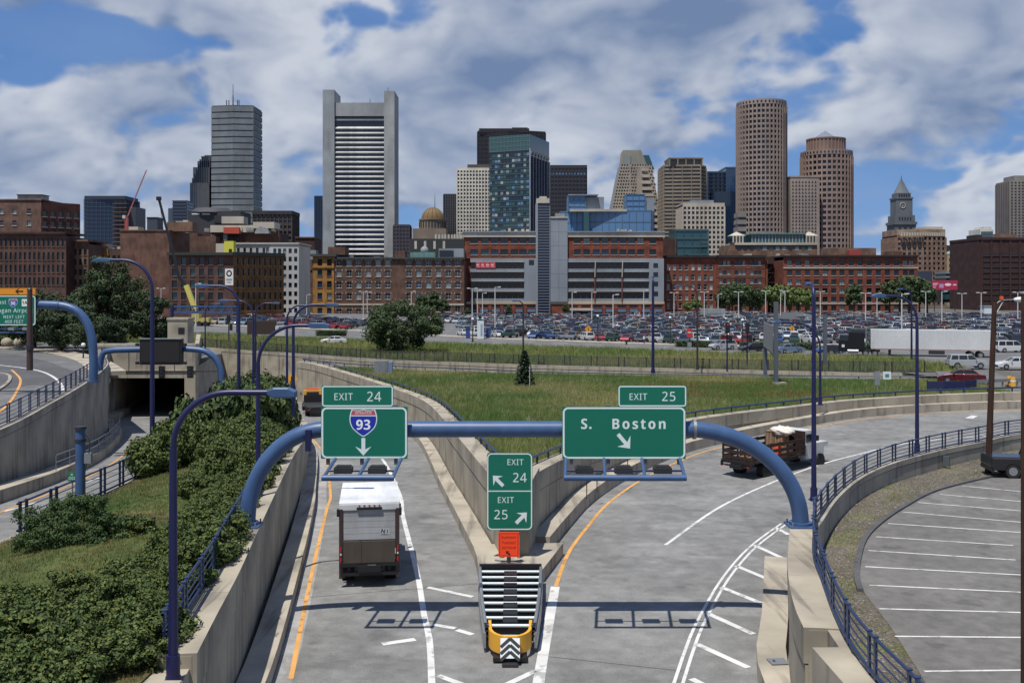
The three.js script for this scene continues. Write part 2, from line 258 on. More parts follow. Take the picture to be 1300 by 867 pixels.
// ---- pavements in front
const nearLeft = same(LEFT24.slice(0, 4), 14);
const NEAR_RIGHT = [[6.6, 8, 0], [6.9, 24, 0], [7.5, 30.7, 0], [8.9, 36, 0], [10.9, 44, 0]];
setting('road_near', polySheet([...nearLeft, ...same(NEAR_RIGHT, 14).reverse()]), mats.road);
setting('road_shoulder_fill', polySheet([[7.4, 28, -.008], [8.8, 28, -.008], [10.6, 37, -.008], [12.4, 40.6, -.008], [13.6, 43.6, -.008], [15.6, 48.2, -.008], [13.2, 48, -.008], [10.6, 43.8, -.008]]), mats.road);
{ const n = 60, L = same(LEFT24.slice(3), n), R = same(RIGHT24, n); setting('road_exit_ramp', ribbon(L, R), mats.road); }
{ const n = 60, L = same(off(spl(YELLOW25.slice(1), 3), -.9).map((p) => p), n), R = same(RIGHT25, n); L[0] = [1.75, 44, 0]; setting('road_exit_curve', ribbon(L, R), mats.road); }
setting('road_tunnel_floor', polySheet([[-50.5, 100, -4.46], [-26, 100, -4.46], [-8, 140, -4.46], [-20, 170, -4.46], [-60, 190, -4.46], [-52, 150, -4.46]]), mats.road);
{ const n = 50; setting('road_tunnel_approach', ribbon(same(LEFTROAD_L, n), same(LEFTROAD_R, n)), mats.road); }
setting('road_tunnel', polySheet([[-50.5, 127, -4.43], [-41, 127, -4.43], [-52, 190, -4.43], [-62, 190, -4.43]]), mats.road);
{ // the ramp in its cutting
  const n = 40, A = same(NEARWALL, n), B = same(FARWALL.slice(2), n), e = (x) => lerp(-4.4, 1.3, sstep(x, -34, 58));
  setting('road_cutting', ribbon(B.map((p) => [p[0], p[1], e(p[0])]), A.map((p) => [p[0], p[1], e(p[0])])), mats.road);
}
// ---- painted lines
const roads = scene.children.filter((o) => /^road_/.test(o.name));
const roadTri = []; for (const r of roads) { const p = r.geometry.attributes.position; for (let i = 0; i < p.count; i += 3) roadTri.push([p.getX(i), p.getY(i), -p.getZ(i), p.getX(i + 1), p.getY(i + 1), -p.getZ(i + 1), p.getX(i + 2), p.getY(i + 2), -p.getZ(i + 2)]); }
function levelOn(tris, x, d, none) { let best = -99; for (const t of tris) { const den = (t[5] - t[8]) * (t[0] - t[6]) + (t[6] - t[3]) * (t[2] - t[8]); if (Math.abs(den) < 1e-9) continue; const a = ((t[5] - t[8]) * (x - t[6]) + (t[6] - t[3]) * (d - t[8])) / den, b = ((t[8] - t[2]) * (x - t[6]) + (t[0] - t[6]) * (d - t[8])) / den, c = 1 - a - b; if (a >= -1e-4 && b >= -1e-4 && c >= -1e-4) { const y = a * t[1] + b * t[4] + c * t[7]; if (y > best) best = y; } } return best > -99 ? best : none; }
const drape = (pts) => pts.map((p) => [p[0], p[1], levelOn(roadTri, p[0], p[1], p[2])]);
function drapedLine(pts, w, lift = .015) { const f = resample(pts, .8), L = drape(off(f, -w / 2)), R = drape(off(f, w / 2)); return ribbon(L, R, lift); }
const paint = (name, pts, w, m = mats.white, lift = .012) => setting(name, lift > .02 ? roadLine(spl(pts, 1.5), w, lift) : drapedLine(spl(pts, 1.5), w, lift), m);
const gpt = (px, py, e = 0) => { const v = G(px, py, e); return [v.x, -v.z, e]; };
paint('edge_line', [gpt(369, 862), gpt(381, 800), gpt(393, 740), gpt(404, 690), gpt(415, 640), [-11.2, 63, -.5], [-15.8, 85, -1.5], [-22.8, 108.6, -2.68]], .16, mats.lineYellow);
paint('edge_line', [[1.76, 41.1, 0], ...YELLOW25.slice(1, 11)], .17, mats.lineYellow);
paint('edge_line', [gpt(705, 745), gpt(697, 790), gpt(688, 840), gpt(682, 880), gpt(670, 980)], .36);
paint('lane_line', [gpt(551, 980), gpt(548, 867), gpt(545, 812), gpt(538, 780), gpt(531, 735), gpt(520, 690), gpt(511, 650), gpt(506, 615), [-10.7, 82, -1.35], [-15.9, 100, -2.3]], .22);
paint('lane_line', [gpt(845, 692), gpt(922, 641), gpt(1019, 600, .1), gpt(1091, 578, .24), gpt(1170, 561, .33), [42, 81, .42], [60, 84.5, .5]], .17);
for (const w of [-.13, .13]) setting('edge_line', roadLine(off(spl([gpt(850, 905), gpt(864, 860), gpt(881, 810), gpt(895.6, 779), gpt(921.8, 734), gpt(955.8, 695), gpt(997.7, 663.6), gpt(1016, 650)], 1.5), w), .11), mats.white);
for (const s of [[885, 818, 950.6, 848], [898, 778.7, 957, 805.4], [916.5, 746, 976.7, 770], [934.8, 718.5, 985, 739.5], [958.4, 692.4, 992, 708], [984.6, 670, 1002, 679], [878, 862, 938, 893]]) setting('hatch_stripe', roadLine([gpt(s[0], s[1]), gpt(s[2], s[3])], .26), mats.white);
for (const s of [[543, 746, 600, 758], [548, 793, 578, 798], [580, 800, 600, 806], [556, 858, 594, 872], [642, 870, 680, 852]]) setting('hatch_stripe', roadLine([gpt(s[0], s[1]), gpt(s[2], s[3])], .24), mats.white);
setting('pavement_patch', roadLine([gpt(485, 818), gpt(527, 812)], .3, .012), mats.white);
for (const [a, b] of [[[5, 648], [47, 635]], [[104, 613], [128, 603]], [[164, 588], [188, 578]]]) { const q = (p, e) => gpt(p[0], p[1], e), ea = a[0] < 50 ? .1 : a[0] < 150 ? -.9 : -1.9; setting('lane_line', drapedLine([q(a, ea), q(b, ea - .2)], .17), mats.white); }
{ const L = spl(LEFTROAD_L, 2); setting('edge_line', drapedLine(off(L, 1.3).slice(0, -16), .15), mats.lineYellow); }
setting('turn_arrow', [roadLine([gpt(1213, 531, .45), gpt(1232, 529.5, .46)], .5, .02), roadLine([gpt(1228, 533, .44), gpt(1238, 528, .48)], .6, .024)], mats.white);
{ const e = LEFT24.slice(1, 8), a = resample(spl(e, 1.5), 1.2), L = drape(off(a, .03)), R = drape(off(a, .62)); setting('shoulder_strip', ribbon(L, R, .006), mats.shoulder); }
// expansion joints sawn across the pavement
for (const [x0, y0, x1, y1] of [[380, 719, 600, 698], [372, 760, 606, 741], [690, 833, 866, 852], [396, 668, 580, 651]]) { const j = setting('pavement_joint', roadLine([gpt(x0, y0), gpt(x1, y1)], .035, .006), mats.darkAsphalt); }

// ---- concrete walls: a core, panels with open joints below, coping blocks above
function concreteWall(name, label, pts, { side = 1, th = .5, cap = .9, cope = .9, panel = 3, group, m = mats.concrete, capEvery = 2 } = {}) {
  const fine = spl(pts, 1), L = lengthOf(fine), n = Math.max(1, Math.round(L / panel)), o = thing(name, label, 'wall', [0, 0, 0], 0, group);
  const run = (s0, s1, f0, f1, top, bot) => { const k = Math.max(1, Math.round((s1 - s0) / 1.5)), l = []; for (let i = 0; i <= k; i++) l.push(along(fine, lerp(s0, s1, i / k))); const A = off(l, f0 * side), B = off(l, f1 * side); return solid(A, B, (i) => top(l[i]), (i) => bot(l[i])); };
  mesh('core', run(0, L, .12, cap - .05, (p) => p[2] - .06, (p) => p[3] - .3), m, o);
  for (let i = 0; i < n; i++) { const g = .02; mesh('panel', run(L * i / n + g, L * (i + 1) / n - g, .04, th, (p) => Math.max(p[3] + .05, p[2] - cope - .05), (p) => p[3] - .3), m, o); }
  for (let i = 0; i < n; i += capEvery) { const g = .01; mesh('coping', run(L * i / n + g, L * Math.min(n, i + capEvery) / n - g, 0, cap, (p) => p[2], (p) => Math.max(p[3] + .05, p[2] - cope)), m, o); }
  return o;
}
// a raised safety walk along a wall foot
function walk(line, w, h, name, label) { const fine = spl(line, 1.5), o = thing(name, label, 'safety walk'); const L = lengthOf(fine), n = Math.round(L / 6); for (let i = 0; i < n; i++) { const k = 4, l = []; for (let j = 0; j <= k; j++) l.push(along(fine, L * (i + (j / k) * .997) / n)); mesh('walk_slab', solid(l, off(l, w), (q) => l[q][2] + h, (q) => l[q][2] - .3), mats.sidewalk, o); } return o; }

const LW = [[-7.45, 23.8, 3.5, 0], [-7.85, 27, 3.5, 0], [-8.25, 30.4, 3.5, 0], [-8.9, 35, 3.5, 0], [-9.8, 41.5, 3.5, 0], [-10.95, 49.8, 3.45, -.1], [-12.0, 57, 3.1, -.3], [-14.3, 71, 1.8, -.9], [-17.4, 86, .7, -1.6], [-24.4, 109, -.2, -2.8], [-33.2, 128, -1.6, -3.9]].map((p) => [p[0] + .12, p[1], p[2], p[3]]);
concreteWall('retaining_wall', 'long concrete retaining wall with capstones on the bush side of the Exit 24 road', LW, { side: -1, panel: 2.4 });
concreteWall('retaining_wall', 'short concrete wall piece below the tall lamp at the lower left corner', [[-7.05, 8, 3.45, 0], [-7.1, 16, 3.45, 0], [-7.2, 22.3, 3.45, 0]], { side: -1, panel: 2.4, cap: .7 });
concreteWall('retaining_wall', 'recessed concrete wall strip beside the tall lamp foot', [[-7.34, 22.32, 3.15, 0], [-7.5, 23.78, 3.15, 0]], { side: -1, panel: 2.4, cap: 1.1, th: .3 });
walk(LEFT24.slice(1), -.85, .5, 'safety_walk', 'raised concrete walk at the foot of the wall left of the box truck');
const LA = [[-.5, 44, 3.5, 0], [-1.5, 49.5, 3.43, 0], [-3.6, 63.5, 3.0, -.5], [-7.7, 92, 1.67, -1.9], [-12.4, 108, 1.3, -2.6], [-20.4, 127.5, 1.2, -3.6], [-27.6, 142.5, 1.3, -4.25], [-31, 147.2, 1.35, -4.4]];
concreteWall('retaining_wall', 'pale curved concrete wall between the Exit 24 road and the meadow', LA, { side: 1, panel: 3, cap: 1.05 });
walk(RIGHT24.slice(0, 6), .85, .55, 'safety_walk', 'raised concrete walk along the meadow wall beside the Exit 24 road');
const yf = spl(YELLOW25.slice(1), 2);
const RA = off(yf, -1.75).filter((p) => p[1] > 44.2 || p[0] > 5).map((p) => { const k = [[44, 3.5], [50, 3.2], [56, 2.8], [63, 2.45], [70, 2.3], [78, 2.2], [86, 1.95], [94, 1.85], [98, 1.95]]; let t = 1.95; for (let i = 1; i < k.length; i++) if (p[1] <= k[i][0]) { t = lerp(k[i - 1][1], k[i][1], clamp((p[1] - k[i - 1][0]) / (k[i][0] - k[i - 1][0]), 0, 1)); break; } return [p[0], p[1], p[0] > 47 ? 1.95 : t, p[2]]; });
RA.unshift([.72, 44, 3.5, 0]);
concreteWall('retaining_wall', 'shaded concrete wall curving along the inner side of the Exit 25 road', RA, { side: -1, panel: 3.2, cap: 1.0 });
walk(off(yf, -.85).filter((p) => p[1] > 44.5 || p[0] > 5), -.85, .7, 'safety_walk', 'raised concrete walk along the inner side of the Exit 25 curve');
{ // the nose where the two walls meet
  const o = thing('wall_nose', 'blunt concrete wall end behind the green Exit 24 and Exit 25 post sign', 'wall end');
  mesh('wall_end', solid([[-.5, 43.75], [-1.2, 48.5]], [[.72, 43.75], [1.3, 48.5]], () => 3.48, () => -.2), mats.concrete, o);
  mesh('walk_slab', solid([[-1.35, 41.6], [-1.52, 43.74], [-1.75, 45.6]], [[1.25, 41.6], [1.78, 43.74], [2.3, 45.9]], () => .56, () => -.2), mats.sidewalk, o);
}
// right-hand walls of the curve
concreteWall('retaining_wall', 'pale concrete wall carrying the gantry foot beside the railing', [[7.2, 10, 3.5, 0], [7.2, 17, 3.5, 0], [7.1, 24.2, 3.5, 0]], { side: 1, panel: 2.4, cap: .8 });
concreteWall('retaining_wall', 'broad pale capped concrete wall under the gantry foot on the railing side', [[7.3, 25.6, 3.5, 0], [7.5, 27.1, 3.5, 0], [8.06, 29.8, 3.5, 0], [8.68, 32.2, 3.5, 0], [9.9, 36.4, 3.5, 0], [10.2, 37.2, 3.5, 0]], { side: 1, panel: 2.4, cap: .95, capEvery: 1 });
mesh('wall_recess', solid([[7.75, 24], [7.9, 25.8]], [[8.15, 24], [8.3, 25.8]], () => 3.46, () => 0), mats.concrete); tag(scene.children.at(-1), 'narrow concrete wall strip in the notch between two cap pieces', 'wall');
const PARAPET = [[10.55, 37.2, 3.3, 0], [12.2, 40.6, 2.6, 0], [13.2, 43.3, 2.2, 0], [15.4, 48.2, 2.1, 0], [18.2, 53.2, 2.1, .05], [21.3, 57.4, 2.1, .1], [24.6, 60.8, 2.1, .2], [27.7, 63.8, 2.05, .3], [30.7, 66.4, 2.0, .3], [34.7, 69.8, 2.0, .35], [44, 74.4, 2.0, .4], [66, 77.4, 2, .5]];
concreteWall('parapet_wall', 'low tan concrete parapet curving between the Exit 25 road and the gravel verge', PARAPET.map((p) => [p[0], p[1], p[2], .1]), { side: -1, panel: 6, cap: .42, th: .36, cope: .3, capEvery: 2, m: mats.concreteGrey });
walk([[7.5, 12, 0], [7.45, 24, 0], [7.55, 30.7, 0], [8.95, 36, 0], [10.9, 43.5, 0]].map((p) => [p[0] - .15, p[1], p[2]]), .9, .6, 'safety_walk', 'raised tan concrete walk beside the hatched shoulder');
{ const u = thing('manhole_lid', 'grey steel access lid set in the walk by the hatched shoulder', 'access lid', G(988, 840, .62)); mesh('lid', box(.55, .02, .5, 0, .012, 0, .1), mats.galv, u); mesh('handle', box(.06, .012, .12, -.12, .03, 0), mats.darkMetal, u); }

// far wall of the cutting, near wall of the cutting
const FWp = FARWALL.map((p) => [p[0], p[1], p[2], lerp(-4.5, .9, sstep(p[0], -34, 50))]);
concreteWall('retaining_wall', 'tall pale panelled wall of the road cutting under the long mesh fence', FWp, { side: -1, panel: 3.2, cap: .5, th: .4, cope: .5, capEvery: 3 });
const NWp = NEARWALL.map((p) => [p[0], p[1], p[2], lerp(-4.5, 1.2, sstep(p[0], -34, 50))]);
concreteWall('retaining_wall', 'low concrete wall with blue rail at the far side of the meadow', NWp, { side: 1, panel: 4, cap: .5, th: .4, cope: .4, capEvery: 3 });

// ---- meadow between the two exits
const LAback = off(spl(LA, 2), 1.02), RAback = off(spl(RA, 2), -.98), NWback = off(spl(NWp, 2), .48);
const meadowPts = [...LAback.filter((p) => p[1] > 48.6 && p[1] < 139).map((p) => [p[0], p[1], p[2] - .25]), ...NWback.filter((p) => p[0] > -21).map((p) => [p[0], p[1], p[2] - .25]), [49, 112, 1.6], [49, 98.6, 1.7], ...RAback.filter((p) => p[1] > 48.6 && p[0] < 47).reverse().map((p) => [p[0], p[1], p[2] - .25])];
setting('meadow_soil', polySheet(meadowPts), mats.lawn);
setting('crossing_pavement', polySheet([[49, 98.5, 1.75], [120, 93, 1.85], [220, 93, 1.95], [220, 172, 1.95], [58, 172, 1.9], [57, 140, 1.86], [49, 117, 1.72]]), mats.asphalt);
// ---- median with shrubs on the left
const medR = off(spl([[-7.6, 8, 3.5, 0], [-7.5, 20, 3.5, 0], ...LW], 3), -.92).map((p) => [p[0], p[1], Math.max(p[2] - .3, -1.4)]);
const medL = [[-20, 8, 2.6], [-19.7, 25, 2.5], [-19.3, 38, 2.4], [-18.5, 48, 2.6], [-19.5, 63, 2.0], [-22.2, 78, 1.1], [-24.8, 92, .4], [-30, 109, -.6], [-34.5, 122, -1.5]];
{ const n = 40, L = same(medL, n), R = same(medR, n), Mi = L.map((p, i) => [(p[0] + R[i][0]) / 2, (p[1] + R[i][1]) / 2, Math.max(p[2], R[i][2]) + .25]); setting('median_lawn', [ribbon(L, Mi), ribbon(Mi, R)], mats.lawn); }
concreteWall('barrier_wall', 'dark concrete barrier wall between the shrubs and the tunnel road', medL.map((p) => [p[0] + .02, p[1], p[2] + .1, lerp(1.1, -4.4, sstep(p[1], 34, 126)) - .2]), { side: 1, panel: 5, cap: .35, th: .32, cope: .25, capEvery: 2, m: mats.concreteGrey });
// ---- upper road at the left with its curved wall, tunnel portal
const UW = [[-28.8, 44, 3.35, .7], [-31, 62, 3.4, -.5], [-32.7, 72, 3.7, -1.3], [-36.5, 88, 3.9, -2.5], [-42.3, 107, 3.9, -3.6], [-47, 118.5, 4.0, -4.2], [-50.3, 128, 4.1, -4.45]];
concreteWall('retaining_wall', 'tall curved concrete wall holding the upper road left of the tunnel mouth', UW, { side: -1, panel: 3.5, cap: .8, cope: .5, m: mats.concreteGrey });
walk(LEFTROAD_L, -1.25, .75, 'safety_walk', 'raised concrete walk at the foot of the tall curved tunnel wall');
{
  const U = spl(UW, 3), e = () => 3.0;
  setting('upper_road', polySheet([...off(U, -.78).map((p) => [p[0], p[1], e(p[1])]), [-50.3, 129.2, 3.0], [-39.6, 129.2, 3.0], [-39.6, 140, 3.0], [-52, 167, 3.0], [-160, 167, 3.0], [-160, 30, 3.0], [-60, 30, 3.0]]), mats.asphalt);
  const up = (x, y) => gpt(x, y, 3.0);
  setting('edge_line', roadLine(spl([up(-20, 462), up(25, 467), up(52, 472), up(70, 481), up(78, 492), up(77, 505), up(60, 525)], 1.5), .3, .03), mats.white);
  setting('edge_line', roadLine(spl([up(-10, 530), up(8, 515), up(20, 498), up(25, 482), up(14, 470)], 1.5), .22, .03), mats.lineYellow);
  setting('upper_road_patch', polySheet([up(-30, 448), up(20, 450), up(60, 459), up(92, 471), up(108, 484), up(84, 489), up(40, 489), up(22, 491), up(-30, 500)], .012), mats.darkAsphalt);
  const sw = spl([up(-40, 443), up(20, 444), up(60, 449), up(95, 459), up(114, 474)], 3); setting('pavement_bend', solid(sw, off(sw, -3.5), () => 3.14, () => 2.7), mats.sidewalk);
  const isl = [up(-16, 474), up(8, 476), up(14, 481), up(8, 490), up(-16, 505)]; setting('traffic_island', [polySheet(isl, .13)], mats.darkAsphalt); setting('island_kerb', solid(spl(isl, 1), off(spl(isl, 1), .3), () => 3.16, () => 2.8), mats.kerb);
}
{
  const o = thing('tunnel_portal', 'concrete tunnel mouth with dark opening under the black message board', 'tunnel portal');
  const x0 = -50.2, x1 = -41.0, xl = -52.5, xr = -39.6, d = 128, yt = 4.6, yb = -4.6, yo = .68;
  mesh('lintel', box(xr - xl, yt - yo, 1.0, (xl + xr) / 2, (yt + yo) / 2, -d - .5), mats.concrete, o);
  mesh('jamb', box(xr - x1, yo - yb, 1.0, (x1 + xr) / 2, (yo + yb) / 2 - .004, -d - .5), mats.concrete, o);
  mesh('coping', box(xr - xl + .1, .35, 1.2, (xl + xr) / 2, yt + .175, -d - .5), mats.concrete, o);
  mesh('ledge', box(xr - xl, .22, .12, (xl + xr) / 2, yo + .9, -d + .06), mats.concrete, o);
  const side = (a, b, w) => solid([[a, d + 1], [a - 11, 190]], [[a + w, d + 1], [a + w - 11, 190]], () => yo + .4, () => yb);
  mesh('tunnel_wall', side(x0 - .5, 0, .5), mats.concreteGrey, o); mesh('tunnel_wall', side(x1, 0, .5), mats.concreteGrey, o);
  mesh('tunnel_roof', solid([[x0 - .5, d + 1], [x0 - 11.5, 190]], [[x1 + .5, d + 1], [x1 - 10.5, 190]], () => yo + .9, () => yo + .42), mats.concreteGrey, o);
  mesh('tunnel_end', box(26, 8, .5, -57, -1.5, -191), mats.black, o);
  for (let i = 0; i < 4; i++) mesh('relief_joint', box(.06, 2.4, .03, xl + 2.4 + i * 3.1, 3.2, -d + .012), mats.concreteGrey, o);
  const r = thing('return_wall', 'pale concrete side wall running back from the right of the tunnel mouth', 'wall'); mesh('wall_face', solid([[-40.1, 129.05], [-52, 168.5]], [[-39.6, 129.05], [-51.4, 168.9]], () => 4.3, () => yb), mats.concrete, r);
  const t = thing('vent_tower', 'square pale concrete tower standing behind the tunnel mouth', 'concrete tower', [-43.4, 3, -134]); mesh('shaft', box(2.6, 5.4, 2.6, 0, 2.1, 0), mats.concrete, t); mesh('cap', box(2.8, .25, 2.8, 0, 4.93, 0), mats.concrete, t); mesh('vent', box(.8, .8, .06, .5, 3.4, 1.32), mats.black, t);
  const b = thing('road_barrier', 'low concrete road barrier right of the tunnel mouth', 'barrier', [-38.4, -4.44, -124]); const s = new THREE.Shape([[-.3, 0], [.3, 0], [.3, .1], [.14, .38], [.09, .95], [-.09, .95], [-.14, .38], [-.3, .1]].map((p) => new THREE.Vector2(...p)));
  mesh('barrier_block', new THREE.ExtrudeGeometry(s, { depth: 6, bevelEnabled: false }).rotateY(1.25).translate(-2.2, 0, 0), mats.concrete, b); mesh('marker', box(.3, .9, .12, 3.2, 1.3, -1.6), mats.black, b);
}
// ---- far grass strip, street, pavement, parking
{
  const xs = []; for (let x = -140; x <= 56; x += 3.5) xs.push(x);
  const fw = (x) => (x < -52 ? 170 : lineAt(FARWALL, x) + .6), sn = (x) => lineAt(STREET_NEAR, x), sf = (x) => lineAt(STREET_FAR, x), E = eFar;
  setting('grass_strip_soil', ribbon(xs.filter((x) => sn(x) > fw(x)).map((x) => [x, fw(x), E(x)]), xs.filter((x) => sn(x) > fw(x)).map((x) => [x, sn(x), E(x)])), mats.lawn);
  const k = xs.map((x) => [x, sn(x), E(x)]), kerb = off(k, -.5); setting('kerb_near', solid(k, kerb, (i) => k[i][2] + .13, (i) => k[i][2] - .2), mats.kerb);
  setting('street', ribbon(xs.map((x) => [x, sn(x) + .4, E(x) + .02]), xs.map((x) => [x, sf(x), E(x) + .02])), mats.asphalt);
  for (const t of [.35, .68]) for (let i = 0; i < 30; i++) { const x = -130 + i * 6, p = (q) => [q, lerp(sn(q), sf(q), t), E(q)]; if (x < 50) setting('lane_line', roadLine([p(x), p(x + 3)], .25, .045), mats.white); }
  const xf = []; for (let x = -140; x <= 220; x += 4) xf.push(x);
  const A = xf.map((x) => [x, sf(x), E(x)]), B = xf.map((x) => [x, sf(x) + 4.5, E(x)]); setting('pavement_far', solid(A, B, (i) => A[i][2] + .14, (i) => A[i][2] - .2), mats.sidewalk);
  setting('parking_ground', ribbon(xf.map((x) => [x, sf(x) + 4.5, E(x) + .01]), xf.map((x) => [x, 392, E(x) + .01])), mats.asphalt);
}
// ---- gravel verge and the empty car park on the right
let lotEdgeLine; const lotEdge = (d) => { let x = 99; for (let i = 1; i < lotEdgeLine.length; i++) { const a = lotEdgeLine[i - 1], b = lotEdgeLine[i]; if ((a[1] - d) * (b[1] - d) <= 0) x = Math.min(x, a[0] + (b[0] - a[0]) * (d - a[1]) / ((b[1] - a[1]) || 1)); } return x === 99 ? (d < 40 ? 12 : 30) : x; };
{
  const lotPts = [[1268, 604.6], [1194, 623], [1151, 644.6], [1120, 666], [1101.7, 686], [1094, 711], [1092.4, 732], [1097, 751], [1108, 766], [1132, 797], [1157, 837], [1176, 868], [1230, 990]].map(([x, y]) => gpt(x, y, 1));
  const out = off(spl(PARAPET.slice(0, 11), 2), .02).map((p) => [p[0], p[1], .98]);
  setting('gravel_verge', polySheet([[7.75, 8, .98], [7.95, 24, .98], [8.9, 30, .98], [10.4, 36, .98], ...out, [120, 72, .98], [120, 8, .98]]), mats.soil);
  const lotLine = spl([...lotPts].reverse(), 1); lotEdgeLine = lotLine;
  setting('car_park', polySheet([...lotLine.map((p) => [p[0], p[1], 1.0]), [40, 63.2, 1], [119, 64, 1], [119, 9, 1], [lotLine[0][0], 9, 1]]), mats.lot);
  const kr = lotLine.filter((p) => p[1] > 36.2); setting('kerb_car_park', solid(kr, off(kr, -.22), () => 1.1, () => .8), mats.darkAsphalt);
  const lines = [[1174, 852.5, 1296, 851], [1137, 808, 1296, 809.4], [1117, 773, 1296, 777.7], [1104.7, 743, 1296, 752], [1099, 719.5, 1296, 730], [1103, 699, 1290, 711], [1113, 681.6, 1287, 692.6], [1128, 664.7, 1296, 676], [1146, 650, 1296, 663], [1166, 638, 1296, 648.6], [1194, 627.7, 1296, 636.6], [1223, 617, 1296, 624]];
  for (const l of lines) { const a = gpt(l[0], l[1], 1), b = gpt(l[2], l[3], 1), t = 5.4 / Math.hypot(b[0] - a[0], b[1] - a[1]), q = l[2] < 1295 ? b : [a[0] + (b[0] - a[0]) * Math.max(1.02, t), a[1] + (b[1] - a[1]) * Math.max(1.02, t), 1]; setting('stall_line', roadLine([a, q], .11, .008), mats.white); }
}
// ================================================================ RAILINGS, GANTRIES, SIGNS, LAMPS
// railing of pipe rails on pairs of flat posts
function railing(name, label, pts, { h = .92, pair = .42, bay = 2.3, rails = 4, top = .042, low = .02, m = mats.railBlue, postW = .12 } = {}) {
  const fine = spl(pts, .6), L = lengthOf(fine), o = thing(name, label, 'railing');
  const at = (s) => along(fine, clamp(s, 0, L)), step = Math.max(.6, L / 90);
  const rail = (y, r, nm) => { const p = []; for (let s = 0; s <= L + .01; s += step) { const q = at(s); p.push(new V3(q[0], q[2] + y, -q[1])); } mesh(nm, tube(p, r, 6, 1), m, o); };
  rail(h, top, 'top_rail'); rail(.12, top * 1.15, 'bottom_rail');
  for (let i = 1; i <= rails - 1; i++) rail(.12 + (h - .12) * i / rails, low, 'rail');
  for (let s = .2; s < L; s += bay) for (const k of [0, pair]) { const q = at(s + k), q2 = at(s + k + .1), a = Math.atan2(q2[0] - q[0], q2[1] - q[1]); mesh('post', [box(.05, h + .04, postW, q[0], q[2] + h / 2 + .02, -q[1], -a), cyl(.075, .075, .03, q[0], q[2] + h + .03, -q[1], 8)], m, o); }
  return o;
}
// a single heavy pipe on stub posts
function guardPipe(name, label, pts, { h = .38, r = .07, every = 2.6, m = mats.railBlue } = {}) {
  const fine = spl(pts, 1), L = lengthOf(fine), o = thing(name, label, 'guard rail'), p = []; for (let s = 0; s <= L; s += 1.4) { const q = along(fine, s); p.push(new V3(q[0], q[2] + h, -q[1])); }
  mesh('pipe', tube(p, r, 8, 1), m, o);
  for (let s = .4; s < L; s += every) { const q = along(fine, s); mesh('stub_post', box(.1, h, .16, q[0], q[2] + h / 2, -q[1]), m, o); }
  return o;
}
railing('blue_railing', 'dark blue pipe railing sweeping along the gravel verge and car park', [[7.75, 15, 3.5], [7.85, 20, 3.5], [7.86, 22.4, 3.5], [8.0, 24.2, 3.5], [8.35, 26.5, 3.5], [8.97, 29.6, 3.5], [9.55, 32.4, 3.5], [10.75, 36.3, 3.45], [11.9, 40.3, 2.75], [12.95, 43.3, 2.25], [15.2, 48.3, 2.12], [18.0, 53.3, 2.12], [21.1, 57.5, 2.12], [24.4, 60.9, 2.12], [27.5, 63.9, 2.07], [30.5, 66.5, 2.02], [34.5, 69.9, 2.02], [44, 74.6, 2.02]]);
railing('blue_railing', 'dark blue railing half swallowed by shrubs along the retaining wall beside the Exit 24 road', off(spl(LW.slice(0, 7), 2), -.78).map((p) => [p[0], p[1], p[2]]));
railing('blue_railing', 'dark blue railing along the upper road above the curved tunnel wall', off(spl(UW.slice(0, 6), 2), -.55).map((p) => [p[0], p[1], p[2]]), { h: 1.15 });
railing('blue_railing', 'short dark blue railing between the round shrub and the tunnel road', spl(medL.slice(2, 5), 2).filter((p) => p[1] > 38 && p[1] < 56).map((p) => [p[0] + .15, p[1], p[2] + .1]), { h: 1.15, bay: 2.1, postW: .16 });
guardPipe('guard_rail', 'blue guard pipe on the barrier at the lower left beside the tunnel road', spl(medL.slice(1, 3), 2).map((p) => [p[0] + .15, p[1], p[2] + .1]));
guardPipe('guard_rail', 'blue guard pipe along the meadow wall beside the Exit 24 road', off(spl(LA, 2), .95).map((p) => [p[0], p[1], p[2]]));
guardPipe('guard_rail', 'blue guard pipe along the meadow edge above the Exit 25 curve', off(spl(RA, 2), -.88).filter((p) => p[0] < 60).map((p) => [p[0], p[1], p[2]]));
guardPipe('guard_rail', 'straight blue guard pipe on the far wall of the meadow', spl(NWp, 2).map((p) => [p[0], p[1] - .2, p[2]]), { every: 4.5 });
{ // handrail on the tunnel walk and above the meadow wall's walk
  const o = thing('handrail', 'grey pipe handrail on the walk below the curved tunnel wall', 'handrail'), ln = off(spl(LEFTROAD_L, 1), -.2).filter((p) => p[1] > 68 && p[1] < 122);
  for (const y of [.55, 1.05]) mesh('pipe', tube(ln.filter((_, i) => i % 3 === 0).map((p) => new V3(p[0], p[2] + .75 + y, -p[1])), .035, 6, 1), mats.galv, o);
  for (let i = 0; i < ln.length; i += 4) mesh('post', cyl(.03, .03, 1.05, ln[i][0], ln[i][2] + .75, -ln[i][1], 6), mats.galv, o);
  const g = thing('walk_gate', 'two thin dark posts with a rail on the walk behind the Exit 25 sign', 'handrail'); for (const [x, y] of [[745, 632], [758, 624], [797, 606]]) { const q = G(x, y, .8); mesh('post', cyl(.03, .03, 1.1, q.x, .75, q.z, 6), mats.darkMetal, g); }
}
